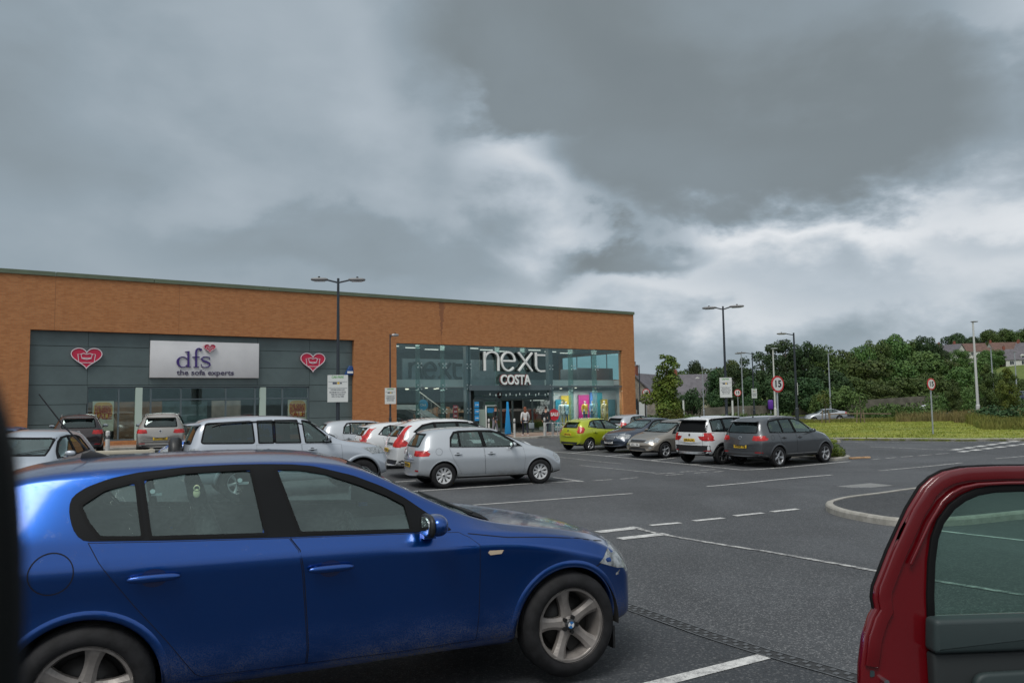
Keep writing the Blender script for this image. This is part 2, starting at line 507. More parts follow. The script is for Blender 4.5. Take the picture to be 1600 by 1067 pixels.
def mat_asphalt(name, base=(.063, .067, .072), patch=.35, seed=0.0, fine=1.0):
    m = bpy.data.materials.new(name); m.use_nodes = True; stn = .30 if fine >= 1 else .16
    t = NT(m.node_tree); b = t.n['Principled BSDF']
    co = t.coord('Object')
    n = t.add('ShaderNodeMapping'); t.l.new(co, n.inputs[0]); n.inputs['Location'].default_value = (seed, seed, 0)
    co = n.outputs[0]
    agg = t.add('ShaderNodeTexVoronoi', feature='F1'); agg.inputs['Scale'].default_value = 95 * fine; t.l.new(co, agg.inputs['Vector'])
    ag2 = t.noise(co, 150 * fine, 2, .7)
    big = t.noise(co, .22, 5, .6, .3)
    mid = t.noise(co, 1.6, 5, .65)
    tracks = t.noise(t.scale(co, (.9, .12, 1)), .8, 3, .5)
    dark = tuple(c * (1 - patch) for c in base); lite = tuple(c * (1 + patch) for c in base)
    c = t.mix(t.smooth(big, .3, .7), dark, lite)
    c = t.mix(t.m('MULTIPLY', t.smooth(mid, .35, .7), .3), c, tuple(x * 1.45 for x in base))
    c = t.mix(t.m('MULTIPLY', t.smooth(tracks, .42, .66), .55), c, tuple(x * .7 for x in base))
    stone = t.xyz(agg.outputs['Color'])[0]
    c = t.mix(t.m('MULTIPLY', t.smooth(stone, .78, .97), .45), c, (stn, stn, stn))
    c = t.mix(t.m('MULTIPLY', t.smooth(stone, .30, .05), .55), c, (.022, .023, .025))
    c = t.mix(t.m('MULTIPLY', t.smooth(ag2, .58, .75), .35), c, (.20, .20, .20))
    stain = t.smooth(t.noise(co, 2.3, 4, .55, .6), .70, .80)
    c = t.mix(t.m('MULTIPLY', stain, .45), c, (.03, .03, .032))
    t.l.new(c, b.inputs['Base Color'])
    t.l.new(t.m('ADD', .55, t.m('MULTIPLY', mid, .3)), b.inputs['Roughness'])
    b.inputs['Specular IOR Level'].default_value = .3
    h = t.m('ADD', t.m('MULTIPLY', agg.outputs['Distance'], -1.0), t.m('MULTIPLY', ag2, .6))
    t.l.new(t.bump(h, .35, .005), b.inputs['Normal'])
    return m
M_ASPH = mat_asphalt('asphalt')
M_ASPH2 = mat_asphalt('island_asphalt', (.040, .042, .045), .25, 13.0)
M_ASPH3 = mat_asphalt('near_bay_asphalt', (.038, .042, .047), .25, 31.0, .8)

def ground_sheet():
    vs = [(x, y, GZ[j][i]) for j, y in enumerate(GY) for i, x in enumerate(GX)]
    nx = len(GX); fs = []
    for j in range(len(GY) - 1):
        for i in range(nx - 1):
            k = j * nx + i
            fs += [(k, k + 1, k + nx + 1), (k, k + nx + 1, k + nx)]
    o = mesh_obj('ground', vs, fs, M_ASPH, smooth=True)
    return tag(o, 'dark grey asphalt surface of the car park', 'ground', kind='structure')
ground_sheet()

def sheet(name, poly, off, mat, label=None, cat=None, kind='structure', grid=1.0, skirt=0.0, parent=None, smooth=True):
    """flat-lying area that follows the ground; skirt closes its sides downwards"""
    V, Fs = cdt(poly, (), grid)
    vs = [Vector((x, y, gz(x, y) + off)) for x, y in V]
    fs = list(Fs)
    if skirt:
        cnt = {}
        for f in Fs:
            for i in range(len(f)):
                e = (f[i], f[(i + 1) % len(f)]); cnt[tuple(sorted(e))] = cnt.get(tuple(sorted(e)), 0) + 1
        for (a, b), c in cnt.items():
            if c == 1:
                k = len(vs); vs += [vs[a] - Vector((0, 0, skirt)), vs[b] - Vector((0, 0, skirt))]; fs.append((a, b, k + 1, k))
    o = mesh_obj(name, vs, fs, mat, parent)
    return tag(o, label, cat, kind=kind)

def strip_geo(mb, pts, w, off, step=.3):
    """a painted strip along ground points (x, y)"""
    P = [Vector((p[0], p[1])) for p in pts]
    q = [P[0]]
    for a, b in zip(P[:-1], P[1:]):
        n = max(1, int((b - a).length / step))
        q += [a + (b - a) * i / n for i in range(1, n + 1)]
    L = []
    for i, p in enumerate(q):
        d = (q[min(i + 1, len(q) - 1)] - q[max(i - 1, 0)]).normalized(); nrm = Vector((-d.y, d.x))
        for s_ in (-1, 0, 1):
            c = p + nrm * w / 2 * s_
            L.append(Vector((c.x, c.y, gz(c.x, c.y) + off)))
    fs = []
    for i in range(len(q) - 1):
        for k in (0, 1):
            a = i * 3 + k
            fs.append((a, a + 1, a + 4, a + 3))
    mb.add(L, fs)

def paint_line_mat(name, col=(.62, .62, .60), wear=.35):
    m = bpy.data.materials.new(name); m.use_nodes = True
    t = NT(m.node_tree); b = t.n['Principled BSDF']; co = t.coord('Object')
    n = t.noise(co, 9, 6, .75); n2 = t.noise(co, 90, 2, .6)
    f = t.m('MULTIPLY', t.smooth(t.m('ADD', n, t.m('MULTIPLY', n2, .5)), .62, .98), wear * 2.2, clamp=True)
    t.l.new(t.mix(f, col, (.10, .10, .105)), b.inputs['Base Color'])
    b.inputs['Roughness'].default_value = .6
    t.l.new(t.bump(n2, .3, .003), b.inputs['Normal'])
    return m
M_LINE = paint_line_mat('white_road_paint')
M_LINE_W = paint_line_mat('worn_white_road_paint', (.50, .50, .48), .75)

def G2(px, py): p = gnd(px, py); return (p.x, p.y)
def markings(name, label, segs, w, mat):
    mb = MB()
    for s_ in segs: strip_geo(mb, [G2(*p) for p in s_], w, .007)
    o = mb.build(name, mat)
    tag(o, label, 'road marking', kind='structure')
    return o
markings('bay_line', 'white bay lines on the near side of the car park', [
    [(640, 768), (905, 751.7)], [(864, 745.8), (912, 752.3)], [(618, 753), (650, 751)], [(705, 791.5), (988, 771)], [(1105, 760), (1300, 742)],
    [(300, 800), (560, 780)]], .10, M_LINE)
markings('near_bay_line', 'broad white bay line in the foreground beside the blue car', [[(960, 1086), (1195, 1026)]], .105, M_LINE)
markings('bay_line', 'white lines framing the far row of bays', [
    [(845, 703.5), (1000, 717.5), (1163, 734.5)], [(1160, 734.3), (1328, 720.8)], [(892, 708), (936, 703.5)], [(946, 713), (990, 709)],
    [(1015, 719.5), (1056, 715)], [(1081, 725.8), (1150, 720)], [(800, 700.5), (850, 697.5)]], .10, M_LINE)
markings('lane_line', 'thin white lines crossing the middle of the car park', [
    [(869, 713.5), (939, 721.5)], [(905, 727), (1024, 739)], [(939, 721.5), (972, 724.5)]], .09, M_LINE_W)
markings('dashed_line', 'short white dashes across the middle of the car park', [
    [(926, 751.2), (957, 749)], [(969, 748.5), (996, 746)], [(1040, 742.6), (1067, 740.6)], [(1084, 739.2), (1105, 737.7)], [(1115, 737.4), (1131, 736)],
    [(1024, 740.5), (1056, 738.6)], [(1062, 737.6), (1086, 735.8)], [(1094, 735.2), (1119, 733.2)]], .10, M_LINE_W)
markings('box_marking', 'white open box marking beside the blue car bonnet', [
    [(934, 831.5), (998, 824.3)], [(968, 842), (1040, 834)]], .19, M_LINE)
markings('lane_line', 'long worn white line running past the red car door', [[(986, 823), (1020, 832), (1200, 862), (1400, 898), (1600, 930)]], .085, M_LINE_W)
markings('dashed_line', 'white dashes leading to the kerbed island', [
    [(1017, 821), (1063, 816.8)], [(1084, 814), (1130, 809.4)], [(1148, 806), (1192, 801.4)], [(1206, 799.6), (1247, 795.3)]], .12, M_LINE)
markings('lane_line', 'white line on the tarmac seen through the red door window', [[(1440, 826), (1700, 856)]], .10, M_LINE)
markings('road_line', 'white lines on the access road by the grass', [
    [(1360, 698), (1486, 703.2)], [(1374, 735.4), (1503, 723)], [(1556, 716.5), (1640, 710)], [(1290, 690.5), (1600, 690.5)]], .12, M_LINE_W)
markings('dashed_line', 'small white dashes at the mouth of the access road', [
    [(1362, 718), (1376, 716.6)], [(1384, 716), (1400, 714.6)], [(1408, 714), (1426, 712.6)], [(1434, 712), (1456, 710.2)], [(1462, 709.6), (1482, 708)]], .10, M_LINE_W)
markings('give_way_line', 'double row of white give way dashes on the access road', [
    [(1490 + 18 * i, 703 - 2.55 * i), (1502 + 18 * i, 701.3 - 2.55 * i)] for i in range(7)] + [
    [(1500 + 19 * i, 706 - 2.3 * i), (1512 + 19 * i, 704.6 - 2.3 * i)] for i in range(6)], .30, M_LINE)

# near bays: a slightly darker, coarser surface on our side of the drain
drain = [G2(700, 860), G2(974, 946), G2(1106, 992.3), G2(1196, 1020), G2(1344, 1062), G2(1560, 1128)]
d0, d1 = Vector(drain[1]), Vector(drain[4]); dd = (d1 - d0).normalized()
drain = [tuple(d0 - dd * 9), tuple(d0), G2(1106, 992.3), G2(1196, 1020), tuple(d1), tuple(d1 + dd * 5)]
sheet('near_bay', [drain[0]] + drain[1:5] + [drain[5], (drain[5][0] + .5, -3.0), (-8, -3.0)], .003, M_ASPH3, 'coarser dark asphalt of the near bays', 'ground', grid=1.0)
m_iron = pmat('drain_iron', (.115, .12, .125), .5, .4, var=.3, vscale=30)
def drain_channel():
    t = thing('drain_channel', 'narrow slotted drain channel crossing the tarmac between the cars', 'drain', on(*drain[1], 0))
    o = t.location.copy()
    a, b = MB(), MB()
    P = [Vector(p) for p in drain]
    tot = 0; pos = []
    for p, q in zip(P[:-1], P[1:]):
        L = (q - p).length; n = int(L / .045)
        for i in range(n): pos.append((p + (q - p) * i / n, (q - p).normalized()))
    strip_geo(a, drain, .15, .0045)
    for k, (p, d) in enumerate(pos):
        if p.y > 9 or p.y < 2: continue
        n = Vector((-d.y, d.x)); z = gz(p.x, p.y)
        for side in (-1, 1):
            if (k + (side > 0)) % 2: continue
            c = p + n * side * .026
            vs = []
            for (u, v) in ((-.016, -.020), (.016, -.020), (.016, .020), (-.016, .020)):
                q = c + d * u + n * v; vs.append((q.x, q.y, z + .011))
            vs += [(x, y, z + .005) for x, y, _ in vs]
            b.add(vs, [(0, 1, 2, 3), (0, 4, 5, 1), (1, 5, 6, 2), (2, 6, 7, 3), (3, 7, 4, 0)])
    for side in (-1, 1):
        pts = []
        for p, d in pos:
            if 2 < p.y < 9: pts.append((p.x - d.y * side * .072, p.y + d.x * side * .072))
        strip_geo(b, pts[::4], .016, .010)
    a.xf(Matrix.Translation(-o)); b.xf(Matrix.Translation(-o))
    a.build('channel', pmat('drain_slot', (.03, .032, .034), .9), t)
    b.build('grating', m_iron, t)
drain_channel()

def kerb_mat():
    m = bpy.data.materials.new('kerb_concrete'); m.use_nodes = True
    t = NT(m.node_tree); b = t.n['Principled BSDF']; co = t.coord('Object')
    n = t.noise(co, 5, 6, .65); n2 = t.noise(co, 70, 3, .6)
    c = t.mix(t.smooth(n, .3, .7), (.25, .24, .21), (.37, .355, .32))
    c = t.mix(t.m('MULTIPLY', t.smooth(n2, .55, .75), .4), c, (.17, .165, .15))
    t.l.new(c, b.inputs['Base Color']); b.inputs['Roughness'].default_value = .85
    t.l.new(t.bump(n2, .35, .004), b.inputs['Normal'])
    return m
M_KERB = kerb_mat()
def kerb(name, label, pts, w=.125, h=.12, closed=False, stone=.9, side=1, mat=None):
    """row of kerb stones along ground points, the joints left as slots"""
    P = [Vector((p[0], p[1])) for p in pts]
    if closed: P.append(P[0])
    q = []
    for a, b in zip(P[:-1], P[1:]):
        n = max(1, int((b - a).length / .15)); q += [a + (b - a) * i / n for i in range(n)]
    q.append(P[-1])
    mb = MB(); s_ = 0.0; run = []
    nr = []
    for i, p in enumerate(q):
        if closed and i in (0, len(q) - 1): d = (q[1] - q[-2]).normalized()
        else: d = (q[min(i + 1, len(q) - 1)] - q[max(i - 1, 0)]).normalized()
        nr.append(Vector((-d.y, d.x)) * side)
    prof = [(0, -.05), (0, h * .72), (.018, h * .95), (.035, h), (w, h), (w, -.05)]
    def flush(idx):
        if len(idx) < 2: return
        vs = []
        for jj, i in enumerate(idx):
            p, n = q[i], nr[i]
            if jj == 0: p = p + (q[idx[1]] - p).normalized() * .006
            for (u, v) in prof:
                c = p + n * u; vs.append((c.x, c.y, gz(p.x, p.y) + v))
        m = len(prof); fs = []
        for a in range(len(idx) - 1):
            for k in range(m - 1): fs.append((a * m + k, a * m + k + 1, (a + 1) * m + k + 1, (a + 1) * m + k))
        fs += [tuple(range(m)), tuple(range((len(idx) - 1) * m, len(idx) * m))]
        mb.add(vs, fs)
    for i in range(len(q)):
        run.append(i)
        if i: s_ += (q[i] - q[i - 1]).length
        if s_ >= stone: flush(run); run = [i]; s_ = 0
    flush(run)
    o = mb.build(name, mat or M_KERB)
    return tag(o, label, 'kerb', kind='structure')

# teardrop island on the right
def smooth_poly(pts, closed=True, n=5):
    out = []; m = len(pts)
    rng = range(m) if closed else range(m - 1)
    for i in rng:
        p0, p1, p2, p3 = [Vector(pts[(i + k) % m] if closed else pts[min(max(i + k, 0), m - 1)]) for k in (-1, 0, 1, 2)]
        for j in range(n):
            u = j / n
            q = .5 * ((2 * p1) + (p2 - p0) * u + (2 * p0 - 5 * p1 + 4 * p2 - p3) * u * u + (3 * p1 - p0 - 3 * p2 + p3) * u ** 3)
            out.append((q.x, q.y))
    if not closed: out.append(tuple(pts[-1]))
    return out
isl = [G2(*p) for p in [(1455, 767), (1372, 778), (1325, 784), (1299, 790), (1290, 795), (1298, 802), (1330, 811), (1400, 822)]]
a = Vector(isl[-1]); isl += [tuple(a + Vector(v)) for v in ((.75, -.05), (1.6, .25), (3.2, 1.0), (5.5, 2.2))]
b = Vector(isl[0]); isl = [tuple(b + Vector((4.2, 1.9)))] + [tuple(b + Vector((2.0, .95)))] + isl
isl.append((isl[-1][0] + 1.2, isl[-1][1] + 1.7))
isl = smooth_poly(isl)
if sum(isl[i - 1][0] * isl[i][1] - isl[i][0] * isl[i - 1][1] for i in range(len(isl))) < 0: isl = isl[::-1]
kerb('kerb', 'pale concrete kerb around the tarmac island behind the red door', isl, closed=True, h=.12)
sheet('traffic_island', inset(isl, .12), .105, M_ASPH2, 'raised dark tarmac island', 'ground', grid=.8)

# iron cover in the road
def manhole():
    p = gnd(1352, 759.5); t = thing('manhole_cover', 'pale ribbed iron cover set into the tarmac beyond the island', 'manhole cover', (p.x, p.y, p.z), R(28))
    MB().box(-.62, .62, -.35, .35, .002, .008).build('frame', pmat('cover_frame', (.12, .12, .12), .6, .3), t)
    mb = MB()
    for i in range(13):
        for j in range(6): mb.box(-.56 + i * .088, -.50 + i * .088, -.29 + j * .1, -.22 + j * .1, .009, .015)
    mb.build('rib', pmat('cover_ribs', (.34, .34, .33), .5, .3), t)
manhole()

# ------------------------------------------------------------------ grass, verge and far ground
def grass_mat(name, a=(.15, .20, .035), b=(.26, .28, .055), dry=(.38, .33, .13), k=.35):
    m = bpy.data.materials.new(name); m.use_nodes = True
    t = NT(m.node_tree); bs = t.n['Principled BSDF']; co = t.coord('Object')
    n = t.noise(co, .5, 5, .6); n2 = t.noise(co, 9, 4, .7)
    c = t.mix(t.smooth(n, .3, .7), a, b)
    c = t.mix(t.m('MULTIPLY', t.smooth(n2, .45, .7), k * 1.3), c, dry)
    c = t.mix(t.m('MULTIPLY', t.smooth(t.noise(co, .16, 4, .6), .5, .68), .5), c, tuple(x * .55 for x in a))
    t.l.new(c, bs.inputs['Base Color']); bs.inputs['Roughness'].default_value = .8; bs.inputs['Specular IOR Level'].default_value = .2
    t.l.new(t.bump(n2, .5, .05), bs.inputs['Normal'])
    return m
M_GRASS = grass_mat('lawn_grass')
M_BLADE = grass_mat('grass_blades', (.19, .25, .04), (.31, .33, .07))
M_VERGE = grass_mat('verge_grass', (.07, .115, .025), (.13, .17, .04), (.22, .20, .08), .4)

lawn = [(15.6, 36.9)] + [G2(x, y) for x, y in ((1300, 687.5), (1400, 688.5), (1500, 689.5), (1600, 689), (1700, 687))]
lawn += [(46, 47), (48, 60), (38, 66), (24, 66), (15.5, 62), (13.2, 50), (13.5, 41)]
sheet('lawn', lawn, .10, M_GRASS, 'bright green mown lawn beyond the access road', 'lawn', grid=1.2, skirt=.1)
kerb('kerb', 'long kerb along the near edge of the lawn', lawn[:6], h=.13, side=1)
verge = [(10, 66.5), (25, 68), (40, 69), (56, 62), (50, 46), (75, 40), (600, 100), (900, 1500), (0, 1500), (-100, 300), (8, 100)]
def verge_sheet():
    V, Fs = cdt(verge, (), 18.0)
    mesh = [Vector((x, y, gz(x, y) + .05)) for x, y in V]
    return tag(mesh_obj('verge', mesh, Fs, M_VERGE), 'rough green verge and fields beyond the road', 'verge', kind='structure')
far_road = [(6, 84), (20, 86), (40, 86), (70, 78), (100, 70), (130, 66), (130, 75), (100, 82), (70, 92), (40, 99), (20, 99), (6, 97)]
sheet('verge', [(9.8, 67), (25, 69.5), (40, 69.5), (62, 62), (100, 58), (100, 62), (62, 75), (40, 84), (20, 84), (8, 82)], .06, M_VERGE, 'rough grass strip between the two roads', 'verge', grid=2)
sheet('verge', [(6, 99.2), (20, 101), (40, 101), (70, 94), (140, 80), (220, 160), (200, 190), (-30, 190), (-30, 110)], .06, M_VERGE, 'rough grass bank beyond the main road', 'verge', grid=4)

def blades(name, label, poly, n, hgt, mat, seed, off=.1, cat='grass', wid=.012, dens=None, lean=.35):
    """loose tufts of grass, one object nobody could count"""
    rnd = random.Random(seed); xs = [p[0] for p in poly]; ys = [p[1] for p in poly]
    vs, fs = [], []; k = 0
    while k < n:
        x, y = rnd.uniform(min(xs), max(xs)), rnd.uniform(min(ys), max(ys))
        if not pip(x, y, poly): continue
        if dens and rnd.random() > dens(x, y): continue
        k += 1; z = gz(x, y) + off - .01; a = rnd.uniform(0, 2 * PI)
        h = hgt * rnd.uniform(.5, 1.25) * (.7 + .6 * mnoise.noise(Vector((x * .4, y * .4, seed))))
        w = wid * rnd.uniform(.6, 1.4)
        dx, dy = math.cos(a) * w, math.sin(a) * w; lx, ly = rnd.gauss(0, lean) * h, rnd.gauss(0, lean) * h
        i = len(vs)
        vs += [(x - dx, y - dy, z), (x + dx, y + dy, z), (x + lx * .4 + dx * .7, y + ly * .4 + dy * .7, z + h * .6), (x + lx * .4 - dx * .7, y + ly * .4 - dy * .7, z + h * .6), (x + lx, y + ly, z + h)]
        fs += [(i, i + 1, i + 2, i + 3), (i + 3, i + 2, i + 4)]
    o = mesh_obj(name, vs, fs, mat)
    return tag(o, label, cat, kind='stuff')
blades('lawn_grass', 'short green grass blades of the lawn', lawn, 42000, .10, M_BLADE, 3, .10, wid=.03)
# ------------------------------------------------------------------ cars
m_tyre = pmat('tyre_rubber', (.011, .011, .012), .75, spec=.3, var=.4, vscale=14, bump=.3, bscale=60, bdist=.004)
m_black = pmat('black_trim', (.014, .015, .016), .45, var=.25, vscale=30)
m_seal = pmat('rubber_seal', (.006, .0065, .007), .7, spec=.15)
m_gloss_black = pmat('gloss_black_pillar', (.007, .008, .009), .6, spec=.12)
m_under = pmat('underbody', (.010, .010, .010), .9)
m_gap = pmat('panel_gap', (.003, .003, .0035), .9)
m_inner = pmat('cabin_fabric', (.045, .048, .05), .9, var=.2, vscale=20)
m_inner2 = pmat('cabin_plastic', (.028, .030, .032), .6)
m_chrome = pmat('chrome', (.62, .63, .65), .12, 1.0)
m_alloy = pmat('alloy_rim', (.40, .41, .42), .34, .75, var=.15, vscale=12)
m_alloy_dirty = pmat('dusty_alloy_rim', (.235, .215, .20), .45, .35, var=.22, vscale=9)
m_alloy_dark = pmat('dark_alloy_rim', (.07, .072, .075), .4, .6)
m_cap = pmat('hubcap_silver', (.55, .56, .57), .38, .3)
m_disc = pmat('brake_disc', (.035, .034, .033), .5, .6)
m_red = pmat('red_lamp', (.40, .008, .008), .28, coat=.25, var=.45, vscale=9)
m_red2 = pmat('dark_red_lamp', (.30, .012, .012), .15, coat=1.0)
m_lens = pmat('clear_lamp', (.26, .28, .29), .22, coat=.6, var=.55, vscale=22)
m_lens_in = pmat('lamp_bowl', (.75, .77, .78), .12, .9)
m_amber = pmat('pale_amber_lamp', (.62, .50, .36), .2, coat=1.0)
m_plate_y = pmat('yellow_plate', (.72, .47, .04), .4)
m_plate_w = pmat('white_plate', (.72, .72, .70), .4)
m_ink = pmat('plate_ink', (.012, .012, .012), .5)
m_mirror = pmat('mirror_glass', (.55, .58, .6), .04, 1.0)
g_dark = glass_mat('privacy_glass', (.16, .18, .19), refl=1.0)
g_car = glass_mat('car_glass', (.58, .70, .67), haze=.05)
g_wet = glass_mat('wet_car_glass', (.66, .80, .77), haze=.055, wet=1.0, refl=1.0)

def ellipsoid(mb, c, r, nu=20, nv=12, e=1.0):
    vs, fs = [], []
    def pw(v): return math.copysign(abs(v) ** e, v)
    for j in range(nv + 1):
        ph = -PI / 2 + PI * j / nv
        for i in range(nu):
            th = 2 * PI * i / nu
            vs.append((c[0] + r[0] * pw(math.cos(ph)) * pw(math.cos(th)), c[1] + r[1] * pw(math.cos(ph)) * pw(math.sin(th)), c[2] + r[2] * pw(math.sin(ph))))
    for j in range(nv):
        for i in range(nu): fs.append((j * nu + i, j * nu + (i + 1) % nu, (j + 1) * nu + (i + 1) % nu, (j + 1) * nu + i))
    return mb.add(vs, fs, True)

class Skin:
    """smooth body surface used to lay panels, glass and lamps on"""
    def __init__(s, sp):
        s.sp = sp
        rows = sp['rows']; L, W, H = sp['L'], sp['W'], sp['H']
        vs, fs, ring = [], [], []
        hw = W / 2
        for (x, zt, zb, w, wr, z0) in rows:
            w *= hw; zc = sp['crease'](x) if callable(sp.get('crease')) else min(sp.get('crease', .72), zb - .06)
            zc = min(zc, zb - .04)
            greenh = zt - zb > .18
            pts = [(0, z0), (.72 * w, z0), (.945 * w, z0 + .055), (sp.get('tuck', .985) * w, z0 + (zc - z0) * .52), (w, zc),
                   (sp.get('wb', .945) * w, zb), (wr * hw, zt - (sp.get('edge', .055) if greenh else .018)), (wr * hw * .62, zt - (.012 if greenh else .006)), (0, zt)]
            ring.append(len(vs))
            for (y, z) in pts:                      # centre bottom ... right side (y<0) ... centre top
                xx = x
                k = (y / hw) ** 2
                if x < .6: xx = x + k * sp.get('plan_r', .16) * (1 - x / .6) ** 1.2
                if x > L - .9: xx = x - k * sp.get('plan_f', .34) * ((x - (L - .9)) / .9) ** 1.2
                vs.append((xx, -y, z))
        n = 9
        full = []
        for r0 in ring:                             # mirror to a closed loop of 16
            idx = list(range(r0, r0 + n))
            m = []
            for k in range(1, n - 1):
                x, y, z = vs[r0 + k]; m.append(len(vs)); vs.append((x, -y, z))
            full.append(idx + m[::-1])
        N = 16
        for a, b in zip(full[:-1], full[1:]):
            for k in range(N): fs.append((a[k], a[(k + 1) % N], b[(k + 1) % N], b[k]))
        for ringf, rev in ((full[0], True), (full[-1], False)):       # end caps: horizontal strips with a centre column
            r0 = vs[ringf[0]], vs[ringf[8]]
            cen = {0: ringf[0], 8: ringf[8]}
            for k in range(1, 8):
                x = vs[ringf[k]][0]; z = vs[ringf[k]][2]
                xo = rows[0][0] if rev else rows[-1][0]
                cen[k] = len(vs); vs.append((xo, 0, z))
            for k in range(8):
                f1 = (ringf[k], ringf[k + 1], cen[k + 1], cen[k]); f2 = (cen[k], cen[k + 1], ringf[(16 - k - 1) % 16], ringf[(16 - k) % 16])
                for f in (f1, f2):
                    f = tuple(dict.fromkeys(f))
                    if len(f) >= 3: fs.append(tuple(reversed(f)) if rev else f)
        me = bpy.data.meshes.new('cage'); me.from_pydata(vs, [], fs); me.update()
        bm = bmesh.new(); bm.from_mesh(me)
        bmesh.ops.recalc_face_normals(bm, faces=bm.faces)
        cl = bm.edges.layers.float.new('crease_edge')
        bm.verts.ensure_lookup_table()
        cr = sp.get('cr', {4: .35, 5: .45, 6: .25})
        for f_, g in zip(full[:-1], full[1:]):
            for k, v in cr.items():
                for kk in (k, 16 - k):
                    e = bm.edges.get((bm.verts[f_[kk]], bm.verts[g[kk]]))
                    if e: e[cl] = v
        for i, v in sp.get('crx', {}).items():      # transverse creases (row index)
            for k in range(5, 12):
                e = bm.edges.get((bm.verts[full[i][k]], bm.verts[full[i][(k + 1) % 16]]))
                if e: e[cl] = v
        bm.to_mesh(me); bm.free()
        o = bpy.data.objects.new('cage', me); COL.objects.link(o)
        sub = o.modifiers.new('s', 'SUBSURF'); sub.levels = sub.render_levels = sp.get('lv', 3); sub.boundary_smooth = 'PRESERVE_CORNERS'
        dg = bpy.context.evaluated_depsgraph_get()
        s.me = bpy.data.meshes.new_from_object(o.evaluated_get(dg))
        bpy.data.objects.remove(o); bpy.data.meshes.remove(me)
        co = [v.co.copy() for v in s.me.vertices]
        mn = [min(c[i] for c in co) for i in range(3)]; mx = [max(c[i] for c in co) for i in range(3)]
        z0 = mn[2]
        for v in s.me.vertices:
            c = v.co
            v.co = ((c.x - mn[0]) / (mx[0] - mn[0]) * L, c.y / mx[1] * hw, z0 + (c.z - z0) * (H - z0) / (mx[2] - z0))
        fl = sp.get('flare', 0)
        if fl:                                      # swollen wheel arches
            for v in s.me.vertices:
                c = v.co
                if abs(c.y) < hw * .6: continue
                for xw in sp['wheels']:
                    d = math.hypot(c.x - xw, c.z - sp['r']); r_ = sp['r'] + sp.get('ag', .045)
                    if d < r_ + .14:
                        q = max(0.0, min(1.0, 1 - (d - r_) / .12)) if d > r_ else 1.0
                        v.co.y += math.copysign(fl * q * q * (3 - 2 * q), c.y)
        s.me.update()
        bm = bmesh.new(); bm.from_mesh(s.me)
        s.vn = [v.normal.copy() for v in bm.verts]
        bmesh.ops.triangulate(bm, faces=bm.faces)
        s.tv = [v.co.copy() for v in bm.verts]; s.tf = [tuple(v.index for v in f.verts) for f in bm.faces]
        s.bvh = BVHTree.FromPolygons(s.tv, s.tf)
        bm.free()
    def lift(s, view, a, b, off=0.0):
        o, d = {'R': ((a, -4, b), (0, 1, 0)), 'L': ((a, 4, b), (0, -1, 0)), 'F': ((12, a, b), (-1, 0, 0)), 'B': ((-4, a, b), (1, 0, 0)), 'T': ((a, b, 5), (0, 0, -1))}[view]
        loc, n, i, _ = s.bvh.ray_cast(Vector(o), Vector(d))
        s.miss = loc is None or (view in 'RL' and abs(loc.y) < .25)
        if s.miss:
            p = Vector({'R': (a, -s.sp['W'] / 2 * .9, b), 'L': (a, s.sp['W'] / 2 * .9, b), 'F': (s.sp['L'], a, b), 'B': (0, a, b), 'T': (a, b, s.sp['H'])}[view])
            loc, n, i, _ = s.bvh.find_nearest(p)
        f = s.tf[i]; A, B, C = (s.tv[k] for k in f)
        v0, v1, v2 = B - A, C - A, loc - A
        d00, d01, d11, d20, d21 = v0.dot(v0), v0.dot(v1), v1.dot(v1), v2.dot(v0), v2.dot(v1)
        den = d00 * d11 - d01 * d01 or 1e-9
        v = (d11 * d20 - d01 * d21) / den; w = (d00 * d21 - d01 * d20) / den
        nn = (s.vn[f[0]] * (1 - v - w) + s.vn[f[1]] * v + s.vn[f[2]] * w).normalized()
        if nn.dot(-Vector(d)) < 0: nn = -nn
        return loc + nn * off, nn
    def patch(s, name, pieces, off, mat, parent, grid=.07, thick=0.0):
        """pieces: list of (view, polygon, holes); laid on the body and lifted by off"""
        vs, ns, fs = [], [], []
        for pc in pieces:
            view, poly = pc[0], pc[1]; holes = pc[2] if len(pc) > 2 else ()
            V, Fs = cdt(poly, holes, grid)
            k = len(vs); bad = set()
            for a, b in V:
                p, n = s.lift(view, a, b, off); vs.append(p); ns.append(n)
                d = {'R': -n.y, 'L': n.y, 'F': n.x, 'B': -n.x, 'T': n.z}[view]
                if s.miss or d < .12: bad.add(len(vs) - 1 - k)
            for f in Fs:
                if any(i in bad for i in f): continue
                q = [vs[i + k] for i in f]
                nrm = (q[1] - q[0]).cross(q[2] - q[0])
                f = tuple(i + k for i in f)
                fs.append(f if nrm.dot(ns[f[0]]) > 0 else f[::-1])
        if thick:
            cnt = {}
            for f in fs:
                for i in range(len(f)):
                    e = tuple(sorted((f[i], f[(i + 1) % len(f)]))); cnt[e] = cnt.get(e, 0) + 1
            add = {}
            for (a, b), c in cnt.items():
                if c != 1: continue
                for q in (a, b):
                    if q not in add: add[q] = len(vs); vs.append(vs[q] - ns[q] * thick); ns.append(ns[q])
                fs.append((a, b, add[b], add[a]))
        o = mesh_obj(name, vs, fs, mat, parent, smooth=True)
        o.data.normals_split_custom_set_from_vertices([tuple(n) for n in ns])
        return o
